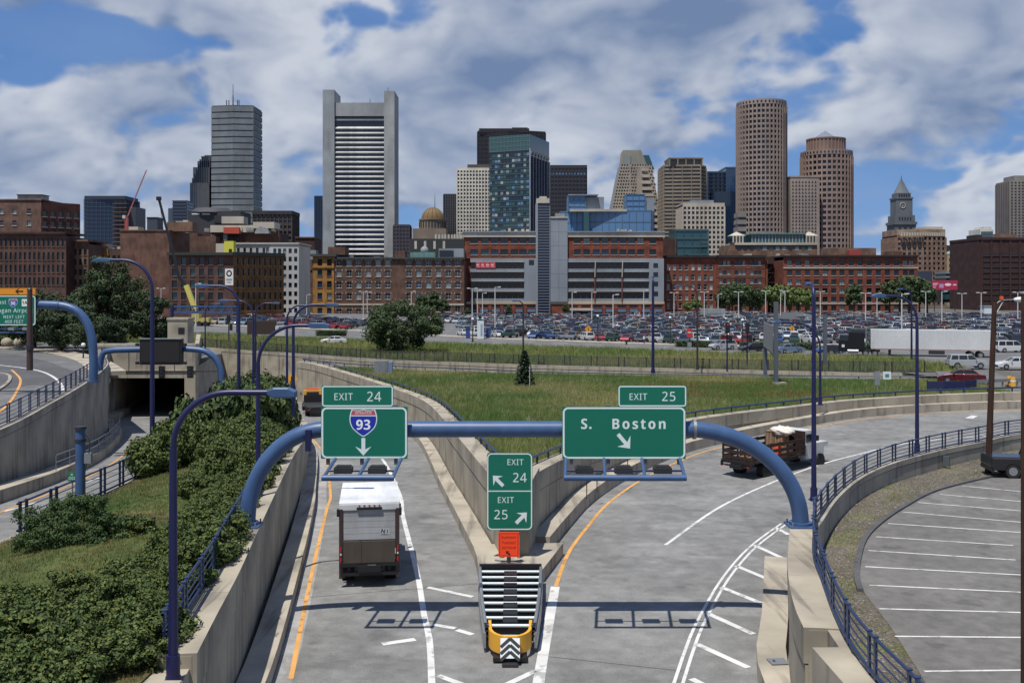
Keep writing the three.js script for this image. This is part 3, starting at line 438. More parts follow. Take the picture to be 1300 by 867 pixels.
{ // long mesh fence on the far wall
  const fine = spl(FARWALL, 2).map((p) => [p[0], p[1] + .25, p[2]]), L = lengthOf(fine), o = thing('mesh_fence', 'long dark mesh fence on the far wall of the road cutting', 'fence');
  const line = (y, r) => { const p = []; for (let s = 0; s <= L; s += 3) { const q = along(fine, s); p.push(new V3(q[0], q[2] + y, -q[1])); } return tube(p, r, 4, 1); };
  mesh('top_rail', line(1.32, .035), mats.darkMetal, o); mesh('bottom_rail', line(.12, .035), mats.darkMetal, o);
  const wires = []; for (let y = .22; y < 1.3; y += .1) wires.push(line(y, .02)); mesh('wire_infill', wires, mats.darkMetal, o).userData.kind = 'stuff';
  for (let s = .5, k = 0; s < L; s += k % 2 ? 3.0 : .8, k++) { const q = along(fine, s); mesh('post', box(.13, 1.42, .13, q[0], q[2] + .71, -q[1]), mats.darkMetal, o); }
}
// ---- sign faces are print; posts, panels and brackets are built
function canvasTex(w, h, draw) { const c = document.createElement('canvas'); c.width = w; c.height = h; const x = c.getContext('2d'); draw(x, w, h); const t = new THREE.CanvasTexture(c); t.colorSpace = THREE.SRGBColorSpace; t.magFilter = THREE.LinearFilter; return t; }
const rrect = (w, h, r) => { const s = new THREE.Shape(), a = w / 2, b = h / 2; s.moveTo(-a + r, -b); s.lineTo(a - r, -b); s.absarc(a - r, -b + r, r, -Math.PI / 2, 0); s.lineTo(a, b - r); s.absarc(a - r, b - r, r, 0, Math.PI / 2); s.lineTo(-a + r, b); s.absarc(-a + r, b - r, r, Math.PI / 2, Math.PI); s.lineTo(-a, -b + r); s.absarc(-a + r, -b + r, r, Math.PI, Math.PI * 1.5); return s; };
function panel(parent, name, w, h, x, y, z, draw, back = mats.green, r = .03, px = 200) {
  mesh(name, new THREE.ExtrudeGeometry(rrect(w, h, r), { depth: .05, bevelEnabled: false, curveSegments: 4 }).translate(x, y, z - .05), back, parent);
  const t = canvasTex(Math.min(1024, Math.round(w * px)), Math.min(1024, Math.round(h * px)), draw), m = new THREE.MeshStandardMaterial({ map: t, roughness: .5 });
  const g = new THREE.ShapeGeometry(rrect(w - .01, h - .01, r), 4), p = g.attributes.position, uv = g.attributes.uv; for (let i = 0; i < p.count; i++) uv.setXY(i, p.getX(i) / w + .5, p.getY(i) / h + .5);
  const f = mesh('sign_face', keep(g.translate(x, y, z + .006)), m, parent.children.at(-1)); return f;
}
const GREEN = '#046a55', WH = '#dbe3e2';
function frame(x, w, h, col = WH, bg = GREEN, k = .03, open) { x.fillStyle = bg; x.fillRect(0, 0, w, h); const m = Math.min(w, h) * k + 2; x.strokeStyle = col; x.lineWidth = m; x.beginPath(); x.roundRect(m * .75, m * .75, w - m * 1.5, h - m * 1.5, Math.min(w, h) * .09); x.stroke(); for (let i = 0; i < 30; i++) { x.fillStyle = 'rgba(' + (rnd() < .5 ? '0,50,40' : '20,140,110') + ',' + rr(.02, .09) + ')'; x.fillRect(rnd() * w, rnd() * h, rr(.05, .4) * w, rr(1, 4)); } }
function words(x, s, cx, cy, size, col = WH, font = 'bold', space = 0) { x.fillStyle = col; x.font = font + ' ' + size + 'px sans-serif'; x.textAlign = 'center'; x.textBaseline = 'middle'; if (!space) { x.fillText(s, cx, cy); return; } const wd = [...s].map((c) => x.measureText(c).width + space); let p = cx - (wd.reduce((a, b) => a + b, 0) - space) / 2; x.textAlign = 'left'; [...s].forEach((c, i) => { x.fillText(c, p, cy); p += wd[i]; }); }
function arrow(x, cx, cy, len, ang, col = WH, shaft = .2) { x.save(); x.translate(cx, cy); x.rotate(ang); x.fillStyle = col; const a = len / 2, s = len * shaft / 2; x.beginPath(); x.moveTo(a, 0); x.lineTo(a - len * .52, -len * .46); x.lineTo(a - len * .36, -s); x.lineTo(-a, -s); x.lineTo(-a, s); x.lineTo(a - len * .36, s); x.lineTo(a - len * .52, len * .46); x.closePath(); x.fill(); x.restore(); }
function shield(x, cx, cy, s, num, small) { x.save(); x.translate(cx, cy); const path = (k) => { x.beginPath(); x.moveTo(-.44 * s * k, -.5 * s * k); x.quadraticCurveTo(-.2 * s * k, -.42 * s * k, 0, -.5 * s * k); x.quadraticCurveTo(.2 * s * k, -.42 * s * k, .44 * s * k, -.5 * s * k); x.quadraticCurveTo(.62 * s * k, -.1 * s * k, .42 * s * k, .22 * s * k); x.quadraticCurveTo(.22 * s * k, .44 * s * k, 0, .55 * s * k); x.quadraticCurveTo(-.22 * s * k, .44 * s * k, -.42 * s * k, .22 * s * k); x.quadraticCurveTo(-.62 * s * k, -.1 * s * k, -.44 * s * k, -.5 * s * k); x.closePath(); }; x.fillStyle = WH; path(1.08); x.fill(); x.fillStyle = '#1c2fa0'; path(1); x.fill(); x.save(); path(1); x.clip(); x.fillStyle = '#b0545a'; x.fillRect(-s, -s, 2 * s, .72 * s); x.fillStyle = WH; x.fillRect(-s, -.29 * s, 2 * s, .04 * s); x.restore(); if (!small) words(x, 'INTERSTATE', 0, -.385 * s, s * .12, '#d9c9c9'); words(x, num, 0, .1 * s, s * .56, '#eef2f2'); x.restore(); }

{ // the big gantry
  const D = 36.5, yB = 6.95, xL = -9.45, xR = 10.3, foot = 3.62, z = -D, p = [];
  const o = thing('sign_gantry', 'big blue pipe gantry arching over both exit roads', 'sign gantry');
  const q = (cx, cy, rx, ry, a) => new V3(cx + rx * Math.cos(a), cy + ry * Math.sin(a), z);
  for (let i = 0; i <= 12; i++) p.push(q(xL + 2.85, foot, 2.85, yB - foot, Math.PI - i / 12 * Math.PI / 2));
  for (let i = 1; i < 8; i++) p.push(new V3(lerp(xL + 2.85, xR - 4.1, i / 8), yB, z));
  for (let i = 0; i <= 14; i++) p.push(q(xR - 4.1, foot, 4.1, yB - foot, Math.PI / 2 - i / 14 * Math.PI / 2));
  mesh('arch_pipe', tube(p, .29, 20, 3), mats.blue, o);
  for (const x of [xL, xR]) { mesh('base_plate', [box(.95, .07, .95, x, foot - .1, z), cyl(.4, .4, .1, x, foot - .065, z, 20)], mats.blue, o); for (const [a, b] of [[.38, .38], [-.38, .38], [.38, -.38], [-.38, -.38]]) mesh('anchor_bolt', cyl(.03, .03, .12, x + a, foot - .065, z + b, 6), mats.galv, o); }
  mesh('flange', new THREE.CylinderGeometry(.36, .36, .1, 20).rotateZ(Math.PI / 2).translate(6.5, yB, z), mats.galv, o);
  mesh('flange', new THREE.CylinderGeometry(.35, .35, .08, 20).rotateZ(Math.PI / 2).translate(6.02, yB, z), mats.blue, o);
  mesh('hanger', box(.2, .75, .2, -7.2, yB - .35, z + .32), mats.navy, o);
  for (const x of [-6.5, -5.3, -4.1, 2.1, 3.4, 4.7, 5.9]) mesh('sign_hanger', box(.12, 2.1, .14, x, yB - .15, z + .36), mats.steelGrey, o);
  const lights = (x0, x1, n, lamps) => { const yS = 5.96, yR = 5.62, dS = 36.0, dR = 34.3, b = part('light_frame', o);
    mesh('front_rail', bar(new V3(x0 - .05, yR, -dR), new V3(x1 + .05, yR, -dR), .105, 10), mats.blue, b); mesh('mid_rail', bar(new V3(x0, yR + .13, -dR - .62), new V3(x1, yR + .13, -dR - .62), .04), mats.navy, b);
    for (let i = 0; i < n; i++) { const x = lerp(x0, x1, i / (n - 1)); mesh('arm', bar(new V3(x, yR, -dR), new V3(x + .12, yS + .05, -dS - .2), .06), mats.blue, b); }
    for (let i = 0; i < lamps; i++) { const x = lerp(x0, x1, (i + .5) / lamps); mesh('sign_lamp', [box(.6, .2, .44, x, yR + .16, -dR - .62), box(.48, .05, .32, x, yR + .285, -dR - .66)], mats.darkMetal, b); } };
  lights(-6.33, -4.01, 3, 2); lights(1.79, 5.8, 4, 3);
  // Exit 24 board
  const s = thing('exit_sign', 'green Exit 24 board with interstate 93 shield and down arrow on the gantry', 'road sign'); const zz = -36.02, u = 36 / F;
  const X = (px) => (px - 650) * u, Y = (py) => CY + (H0 - py) * u;
  panel(s, 'main_panel', 110 * u, 66 * u, X(462), Y(549.5), zz, (x, w, h) => { frame(x, w, h); shield(x, w * .49, h * .30, h * .47, '93'); arrow(x, w * .49, h * .77, h * .34, Math.PI / 2, WH, .22); });
  panel(s, 'exit_panel', 91 * u, 27 * u, X(453.5), Y(503), zz, (x, w, h) => { frame(x, w, h, WH, GREEN, .05); words(x, 'EXIT', w * .3, h * .53, h * .44, WH, 'normal', 4); words(x, '24', w * .73, h * .52, h * .62, WH, 'normal', 5); }, mats.green, .02, 260);
  const s2 = thing('exit_sign', 'wide green Exit 25 board reading S. Boston with a slanting arrow on the gantry', 'road sign');
  panel(s2, 'main_panel', 157 * u, 66.5 * u, X(792.5), Y(549.7), zz, (x, w, h) => { frame(x, w, h); words(x, 'S.', w * .195, h * .33, h * .27, WH, 'bold', 4); words(x, 'Boston', w * .62, h * .33, h * .27, WH, 'bold', 13); arrow(x, w * .5, h * .66, h * .36, Math.PI / 3.6, WH, .2); }, mats.green, .03, 230);
  panel(s2, 'exit_panel', 87 * u, 27 * u, X(828.5), Y(503), zz, (x, w, h) => { frame(x, w, h, WH, GREEN, .05); words(x, 'EXIT', w * .29, h * .53, h * .42, WH, 'normal', 4); words(x, '25', w * .74, h * .52, h * .6, WH, 'normal', 5); }, mats.green, .02, 260);
}
{ // post sign on the nose
  const d = 43.2, u = d / F, X = (px) => (px - 650) * u, Y = (py) => CY + (H0 - py) * u, s = thing('exit_sign', 'tall green post sign with Exit 24 and Exit 25 arrows on the wall nose', 'road sign');
  for (const px of [636, 658]) mesh('post', box(.12, 4.4, .14, X(px), 2.75, -d - .14), mats.galv, s);
  panel(s, 'main_panel', 58 * u, 98 * u, X(647), Y(624), -d, (x, w, h) => { frame(x, w, h, WH, GREEN, .022); x.fillStyle = WH; x.fillRect(0, h * .487, w, h * .014); words(x, 'EXIT', w * .62, h * .12, h * .105, WH, 'normal', 4); words(x, '24', w * .72, h * .32, h * .165, WH, 'normal', 5); arrow(x, w * .245, h * .36, h * .19, -Math.PI * .75, WH, .24); words(x, 'EXIT', w * .41, h * .61, h * .105, WH, 'normal', 4); words(x, '25', w * .31, h * .80, h * .165, WH, 'normal', 5); arrow(x, w * .76, h * .84, h * .2, -Math.PI * .25, WH, .24); }, mats.green, .12, 230);
  const o = thing('detour_sign', 'bright orange temporary detour sign on a small stand below the green post sign', 'road sign', [X(646), .56, -d + .75]);
  const pn = panel(o, 'orange_panel', .86, 1.02, 0, .78, 0, (x, w, h) => { x.fillStyle = '#fb4a1f'; x.fillRect(0, 0, w, h); x.strokeStyle = '#b02a10'; x.lineWidth = 6; x.strokeRect(10, 10, w - 20, h - 20); words(x, 'Sumner', w / 2, h * .2, h * .17, '#8a1f10'); words(x, 'Tunnel', w / 2, h * .42, h * .17, '#8a1f10'); words(x, 'DETOUR', w / 2, h * .63, h * .15, '#8a1f10'); arrow(x, w * .46, h * .84, h * .24, -Math.PI * .75, '#1c1c1c', .3); }, mats.orange, .03);
  mesh('upright', box(.07, .5, .07, 0, .25, -.1), mats.galv, o); mesh('foot', [box(1.3, .05, .08, 0, .03, -.1, .5), box(1.3, .05, .08, 0, .035, -.1, -.5)], mats.galv, o); mesh('spring', cyl(.09, .09, .2, 0, .08, -.06, 10), mats.darkMetal, o);
}
{ // crash cushion
  const zF = -32.3, zB = -41.2, hw = (t) => lerp(1.22, .72, t * t * .5 + t * .5), o = thing('crash_cushion', 'crash cushion with white cross bars and yellow chevron nose at the road split', 'crash cushion', [-.06, 0, 0]);
  mesh('base_track', box(.5, .08, zF - zB, 0, .05, (zF + zB) / 2), mats.darkMetal, o);
  const n = 9, L = zF - zB;
  for (let i = 0; i < n; i++) { const t = i / n, z = zB + .5 + L * .82 * t, w = hw(t * .9); mesh('cross_bar', [new THREE.CylinderGeometry(.058, .058, w * 2, 8).rotateZ(Math.PI / 2).translate(0, .70, z), box(w * 2 - .1, .06, .05, 0, .36, z)], mats.signWhite, o); mesh('diaphragm', box(w * 1.84, .5, .04, 0, .4, z - .1), mats.darkMetal, o); }
  for (let i = 0; i < n - 1; i++) { const z = zB + .5 + L * .82 * (i + .5) / n; mesh('cartridge', box(.5, .46, .5, 0, .55, z), mats.black, o); }
  mesh('back_plate', box(2.5, .85, .12, 0, .45, zB), mats.black, o);
  for (const s of [-1, 1]) {
    const p = []; for (let i = 0; i <= 10; i++) { const t = i / 10; p.push(new V3(s * hw(t * .92), .74, zB + L * .84 * t)); } mesh('side_rail', tube(p, .065, 8, 2), mats.galv, o);
    for (let k = 0; k < 5; k++) { const a = k / 5, b = (k + 1.08) / 5, A = [[s * (hw(a * .92) + .03), -(zB + L * .84 * a)], [s * (hw(b * .92) + .03), -(zB + L * .84 * b)]]; mesh('fender_panel', solid(A, A.map((q) => [q[0] + s * (.05 + k * .008), q[1]]), () => .66, () => .16), mats.galv, o); }
  }
  const R = .70, nose = []; for (let i = 0; i <= 12; i++) { const a = Math.PI * i / 12; nose.push([R * 1.02 * Math.cos(a), -(zB + L * .84) - (Math.sin(a) * .95 + .0)]); }
  const wrap = [[.74, -(zB + L * .76)], ...nose, [-.74, -(zB + L * .76)]];
  mesh('yellow_nose', solid(wrap, off(wrap, .1), () => .82, () => .24), mats.yellow, o);
  for (const s of [-1, 1]) for (let k = 0; k < 3; k++) { const z = zB + L * .76 + .22 + k * .17; mesh('black_stripe', [new THREE.BoxGeometry(.03, .5, .085).rotateX(.5).translate(s * (.845 - k * .012), .54, z), box(.16, .012, .085, s * (.79 - k * .012), .828, z + .13)], mats.black, o); }
  const fz = zB + L * .84 + .95 + .07; // front chevrons
  const pl = part('chevron_plate', o); pl.position.set(0, .5, fz + .06); pl.rotation.x = -.5;
  mesh('plate', box(.62, .62, .03), mats.signWhite, pl);
  for (const y of [-.2, 0, .2]) for (const s of [-1, 1]) mesh('chevron_stripe', new THREE.BoxGeometry(.4, .1, .01).rotateZ(-s * .72).translate(s * .15, y - .04, .021), mats.black, pl);
  mesh('nose_skid', box(1.1, .12, .6, 0, .12, fz - .25), mats.black, o);
}
{ // upper-left gantry with the airport board
  const D = 86.5, u = D / F, X = (px) => (px - 650) * u, Y = (py) => CY + (H0 - py) * u, z = -D;
  const o = thing('sign_gantry', 'blue bent pipe gantry standing on the curved wall of the upper road', 'sign gantry');
  mesh('arch_pipe', tube([[118, 484], [118, 455], [116, 430], [109, 409], [97, 395], [82, 389], [60, 387], [20, 387], [-60, 387]].map(([a, b]) => new V3(X(a), Y(b), z)), .36, 14, 4), mats.blue, o);
  mesh('base_plate', cyl(.5, .5, .12, X(118), Y(484) - .05, z, 16), mats.blue, o);
  mesh('flange', new THREE.CylinderGeometry(.43, .43, .14, 14).rotateZ(Math.PI / 2).translate(X(74), Y(388), z), mats.blue, o);
  const s = thing('airport_sign', 'green board for Logan Airport under a yellow strip at the left edge', 'road sign');
  panel(s, 'main_panel', 55 * u, 38 * u, X(20.5), Y(394), z + .5, (x, w, h) => { frame(x, w, h, WH, GREEN, .025); words(x, 'East', w * .2, h * .22, h * .18, WH, 'normal', 3); shield(x, w * .48, h * .24, h * .26, '90', true); x.fillStyle = '#e8e4e0'; x.fillRect(w * .68, h * .12, w * .13, h * .24); words(x, '1A', w * .745, h * .24, h * .15, '#222'); words(x, 'Logan Airport', w * .5, h * .50, h * .19, WH, 'normal', 3); words(x, 'NEXT LEFT', w * .5, h * .71, h * .14, WH, 'normal', 3); words(x, '400 FEET', w * .5, h * .87, h * .14, WH, 'normal', 3); }, mats.green, .1, 130);
  panel(s, 'yellow_strip', 55 * u, 9.4 * u, X(20.5), Y(370), z + .5, (x, w, h) => { x.fillStyle = '#e09020'; x.fillRect(0, 0, w, h); x.strokeStyle = '#2a1a08'; x.lineWidth = 4; x.strokeRect(5, 5, w - 10, h - 10); arrow(x, w * .62, h * .5, h * 1.1, Math.PI, '#2a1a08', .2); }, mats.yellow, .05, 110);
  mesh('walkway', [box(60 * u, .12, .12, X(18), Y(421), z + 1.6), box(60 * u, .08, .08, X(18), Y(417), z + 1)], mats.blue, s);
  for (const px of [4, 26, 44]) mesh('sign_lamp', box(.5, .22, .4, X(px), Y(416.5), z + 1.6), mats.galv, s);
  const d = 66, pp = thing('signal_post', 'tall brown steel post in front of the airport board', 'post', P(37, 466, d)); mesh('shaft', cyl(.2, .16, 5.2, 0, -.2, 0, 12), M([.06, .035, .03], .5), pp); mesh('collar', cyl(.24, .24, .3, 0, 1.1, 0, 12), mats.darkMetal, pp); mesh('cap', cyl(.18, .1, .12, 0, 5.0, 0, 12), mats.darkMetal, pp);
  const b = thing('round_tanks', 'two pale round concrete bollards beside the upper road at the left edge', 'bollards', G(16, 441, 3.0)); for (const x of [-1.0, .9]) { mesh('bollard', new THREE.SphereGeometry(.8, 14, 10).translate(x, .7, 0), mats.concrete, b); }
}
{ // message-board gantry before the tunnel
  const D = 100, u = D / F, X = (px) => (px - 650) * u, Y = (py) => CY + (H0 - py) * u, z = -D;
  const o = thing('sign_gantry', 'slim blue pipe gantry carrying the black message board before the tunnel', 'sign gantry');
  mesh('arch_pipe', tube([[126, 472], [127, 458], [131, 448], [140, 445], [160, 444], [200, 443.5], [244, 443.5], [262, 447], [274, 457], [280, 472], [281.5, 490], [282, 512]].map(([a, b]) => new V3(X(a), Y(b), z)), .3, 12, 4), mats.blue, o);
  for (const [a, b] of [[126, 472], [282, 512]]) mesh('base_plate', cyl(.45, .45, .12, X(a), Y(b) - .06, z, 14), mats.blue, o);
  const s = thing('message_board', 'black electronic message board hung before the tunnel mouth', 'message board'); mesh('housing', [box(52.5 * u, 32 * u, .7, X(208), Y(446), z + .72)], mats.black, s); mesh('screen', box(48 * u, 26 * u, .04, X(208), Y(446), z + 1.1), M([.012, .009, .009], .7), s); mesh('rain_hood', box(52.5 * u, .08, .8, X(208), Y(429.6), z + .78), mats.galv, s);
  for (const x of [178, 238]) for (const y of [437, 460]) mesh('corner_lamp', box(.3, .25, .3, X(x), Y(y), z + .9), mats.black, s);
  // signal bar at the mouth
  const D2 = 125, v = D2 / F, Xq = (px) => (px - 650) * v, Yq = (py) => CY + (H0 - py) * v, t = thing('lane_signals', 'dark lane signals on a thin bar across the tunnel mouth', 'traffic signal'); mesh('bar', box(140 * v, .12, .12, Xq(208), Yq(471.5), -D2), mats.darkMetal, t); for (const px of [206, 242]) { mesh('signal_head', box(.68, 1.45, .4, Xq(px), Yq(472), -D2 + .28), mats.black, t); for (const k of [-.4, 0, .4]) mesh('lens', new THREE.CylinderGeometry(.15, .15, .05, 12).rotateX(Math.PI / 2).translate(Xq(px), Yq(472) + k, -D2 + .5), mats.darkMetal, t); } for (const px of [163, 221]) mesh('drop_rod', box(.08, 3, .08, Xq(px), Yq(455), -D2), mats.darkMetal, t); mesh('bar_post', box(.16, 8.4, .16, Xq(277), Yq(471.5) - 4, -D2), mats.darkMetal, t);
}
// ---- street lamps: tapering pole, bent arm, long lantern
function lamp(label, x, d, e, top, ax, ad, { lum = .75, r = .11, m = mats.navy, bend = 1.3, name = 'street_lamp', group } = {}) {
  const o = thing(name, label, 'street lamp', [x, e, -d], 0, group), H = top - e, L = Math.hypot(ax, ad), ux = ax / L, uz = -ad / L, b = Math.min(bend, L * .8), p = [];
  mesh('pole', [cyl(r, r * .72, H - b, 0, 0, 0, 12), cyl(r * 1.6, r * 1.5, .12, 0, 0, 0, 12), box(r * 3.2, .05, r * 3.2, 0, .025, 0), cyl(r * 1.35, r * 1.3, .5, 0, .1, 0, 12)], m, o);
  for (let i = 0; i <= 8; i++) { const a = i / 8 * Math.PI / 2; p.push(new V3(ux * b * (1 - Math.cos(a)), H - b + b * Math.sin(a), uz * b * (1 - Math.cos(a)))); }
  const e1 = L - lum; for (let i = 1; i <= 3; i++) p.push(new V3(ux * lerp(b, e1, i / 3), H, uz * lerp(b, e1, i / 3)));
  mesh('arm', tube(p, r * .62, 8, 2), m, o);
  const s = new THREE.Shape(); s.moveTo(0, -.03); s.lineTo(.12, -.09); s.lineTo(lum, -.08); s.lineTo(lum, .02); s.lineTo(lum * .75, .09); s.lineTo(.12, .09); s.lineTo(0, .04);
  const g = new THREE.ExtrudeGeometry(s, { depth: .22, bevelEnabled: true, bevelSize: .02, bevelThickness: .02, bevelSegments: 1, curveSegments: 3 }).translate(0, 0, -.11).rotateY(Math.atan2(-uz, ux)).translate(ux * e1, H, uz * e1); mesh('lantern', g, mats.blue, o);
  mesh('lens', box(lum * .6, .03, .2, lum * .55, 0, 0).rotateY(Math.atan2(-uz, ux)).translate(ux * e1, H - .1, uz * e1), mats.galv, o);
  return o;
}
lamp('tall navy street lamp rising from the wall at lower left, arm bent right', -7.62, 23.0, 3.15, 9.64, 2.75, 0, { r: .115, lum: .6, bend: 1.25 });
lamp('navy street lamp rising just behind the left gantry arch', -10.35, 41.7, 3.5, 10.45, 2.9, 0, { r: .12, lum: .85, bend: 1.6 });
lamp('navy street lamp in the shrubs with its arm bent left towards the brick buildings', -17.9, 67, 1.2, 12.1, -2.8, 0, { r: .14, lum: .9 });
lamp('slim navy street lamp deep in the shrubs with its arm to the left', -21.5, 85, .5, 10.9, -2.9, 0, { r: .12, lum: .9 });
lamp('navy street lamp beside the Exit 24 bend, lantern level with the yellow brick corner', -13.9, 65, 2.1, 10.9, 2.85, 0, { r: .13, lum: .8 });
lamp('navy street lamp farther along the Exit 24 bend, arm to the right', -20.9, 95, .3, 10.35, 2.8, 0, { r: .13, lum: .8 });
lamp('farthest navy street lamp of the Exit 24 bend', -29.6, 118, -.8, 10.2, 2.8, 0, { r: .13, lum: .8 });
lamp('very tall navy lamp before the left trees with its arm bent left', -20.4, 58, 2.2, 13.55, -3.35, 0, { r: .15, lum: 1.0, bend: 1.7 });
lamp('tall navy lamp on the parapet behind the right gantry arch', 14.05, 47.6, 2.1, 12.15, .25, 2.0, { r: .125, lum: .7, bend: .7 });
lamp('tall navy lamp by the parapet with its arm bent left over the Exit 25 road', 24.4, 61.6, 2.0, 11.5, -2.75, 0, { r: .125, lum: .85, bend: 1.5 });
lamp('tall navy lamp on the far meadow wall before the grey panelled building', 17.4, 126.2, 1.25, 13.3, .3, 2.2, { r: .2, lum: .9, bend: .8 });
lamp('dark lamp at the mesh fence right of the middle, short arm left', 24.4, 134.6, 1.2, 12.2, -3.0, 0, { r: .14, lum: .8, m: mats.darkMetal });
lamp('navy lamp on the Exit 25 inner wall with a long arm bent left', 26.4, 87.6, 1.95, 9.0, -4.1, 0, { r: .13, lum: .8, bend: 2.2 });
lamp('thin navy lamp behind the parapet lamp near the white trailer', 54.7, 140, 1.8, 11.8, -2, 0, { r: .15, lum: .8 });
lamp('dark curved lamp rising behind the small conifer', 1.6, 146, 1.15, 10.1, -1.6, 0, { r: .14, lum: .7, m: mats.darkMetal, bend: .8 });
lamp('thin navy lamp behind the message board', -45, 150, 2, 9.6, 2.2, 0, { r: .12, lum: .8 });
{ // column with control box and small green sign by the tunnel road
  const o = thing('camera_column', 'stout blue steel column with a control box beside the round shrub', 'steel column', [-18.15, 2.6, -43]);
  mesh('shaft', cyl(.21, .2, 3.45, 0, 0, 0, 14), mats.blue, o); mesh('cap', [cyl(.25, .25, .12, 0, 3.45, 0, 14), cyl(.24, .24, .1, 0, 2.95, 0, 14)], mats.darkMetal, o); mesh('control_box', box(.28, .42, .22, .36, 2.25, .05), mats.galv, o); mesh('cable', tube([new V3(.2, 3.3, .1), new V3(.42, 3.0, .1), new V3(.4, 2.4, .12), new V3(.24, 1.6, .14), new V3(.24, .3, .14)], .025, 6), mats.darkMetal, o);
  const s = thing('small_sign', 'small green sign with white circles on a post beside the blue column', 'road sign', [-19.0, 2.6, -44.2]); mesh('post', cyl(.035, .035, 1.5, 0, -.3, 0, 8), mats.galv, s);
  panel(s, 'plate', .36, .4, 0, 1.25, .06, (x, w, h) => { x.fillStyle = '#1d6b4a'; x.fillRect(0, 0, w, h); x.strokeStyle = WH; x.lineWidth = 4; for (const [a, b, c] of [[.5, .28, .1], [.3, .68, .15], [.7, .68, .15]]) { x.beginPath(); x.arc(w * a, h * b, w * c, 0, 7); x.stroke(); } }, mats.green, .02, 220);
  const rs = thing('notice_sign', 'little white and red notice on the tall lamp pole by the tunnel road', 'notice', [-20.0, 2.95, -57.8]); panel(rs, 'plate', .3, .42, 0, .6, 0, (x, w, h) => { x.fillStyle = '#d8d4d0'; x.fillRect(0, 0, w, h); x.fillStyle = '#b03028'; x.fillRect(0, 0, w, h * .35); }, mats.galv, .02, 120); mesh('bracket', box(.5, .05, .05, -.2, .6, -.08), mats.galv, rs);
}
{ // utility poles on the right
  const o = thing('utility_pole', 'leaning brown timber pole with a pale lantern at the car park edge', 'utility pole', [28.35, .98, -60.9]); const wood = M([.075, .035, .022], .9, { map: T.wood }); const sh = cyl(.19, .14, 10.2, 0, 0, 0, 12); const p = sh.attributes.position; for (let i = 0; i < p.count; i++) p.setX(i, p.getX(i) + p.getY(i) * .038); mesh('shaft', sh, wood, o);
  mesh('lamp_arm', tube([new V3(.4, 9.5, 0), new V3(.55, 10.1, 0), new V3(.9, 10.25, 0), new V3(1.6, 10.3, 0)], .04, 6), mats.galv, o); const hd = new THREE.SphereGeometry(.3, 14, 10); hd.scale(1.5, .55, .7); mesh('lantern', hd.translate(1.95, 10.3, 0), mats.signWhite, o); mesh('sensor', box(.16, .22, .16, .8, 10.4, 0), mats.orange, o); mesh('brace', bar(new V3(.45, 9.4, 0), new V3(.9, 10.2, 0), .03), mats.whitePole, o);
  const q = thing('utility_pole', 'brown timber pole cut by the right edge of the picture', 'utility pole', [12.62, 1, -25.05]); mesh('shaft', cyl(.15, .14, 10.85, 0, 0, 0, 14), wood, q); mesh('cap', cyl(.15, .12, .06, 0, 10.85, 0, 14), mats.galv, q);
  const c = thing('parapet_box', 'small dark electric box on the outer face of the parapet', 'electric box', G(1202, 594, 1.0)); mesh('housing', box(.38, .62, .16, 0, .42, .02, -.7), mats.steelGrey, c); mesh('latch', box(.04, .06, .04, .06, .42, .12, -.7), mats.galv, c);
}
// ================================================================ VEHICLES
const paintMat = (rgb, rough = .32) => { const m = new THREE.MeshPhysicalMaterial({ roughness: rough, metalness: .15, clearcoat: .7, clearcoatRoughness: .08 }); m.color.setRGB(...rgb); m.side = THREE.DoubleSide; return m; };
const carPaint = { white: paintMat([.66, .66, .65]), silver: paintMat([.40, .42, .44]), grey: paintMat([.14, .15, .165]), black: paintMat([.010, .010, .012], .5), blue: paintMat([.035, .075, .19]), paleblue: paintMat([.17, .23, .32]), red: paintMat([.30, .022, .022]), maroon: paintMat([.11, .012, .018]), green: paintMat([.03, .07, .05]), tan: paintMat([.34, .28, .19]), yellow: paintMat([.80, .42, .03]), orange: paintMat([.6, .16, .03]) };
const carGlass = new THREE.MeshPhysicalMaterial({ roughness: .06, metalness: 0 }); carGlass.color.setRGB(.018, .022, .026); carGlass.side = THREE.DoubleSide;
const rimMat = M([.38, .39, .40], .35, { metal: .7 }), tailMat = M([.42, .015, .015], .3), headMat = M([.6, .6, .58], .2), trimMat = M([.02, .02, .022], .6);
const wheelGeo = (r, w) => ready([new THREE.CylinderGeometry(r, r, w, 16).rotateX(Math.PI / 2)]);
const rimGeo = (r, w) => ready([new THREE.CylinderGeometry(r * .62, r * .62, w + .02, 10).rotateX(Math.PI / 2)]);
function frustum(b0, b1, t0, t1, yb, yt, wb, wt) {
  const v = [[b0, yb, -wb], [b1, yb, -wb], [b1, yb, wb], [b0, yb, wb], [t0, yt, -wt], [t1, yt, -wt], [t1, yt, wt], [t0, yt, wt]].map((p) => new V3(...p));
  return quads([[v[0], v[4], v[5], v[1]], [v[1], v[5], v[6], v[2]], [v[2], v[6], v[7], v[3]], [v[3], v[7], v[4], v[0]], [v[4], v[7], v[6], v[5]], [v[0], v[1], v[2], v[3]]]);
}
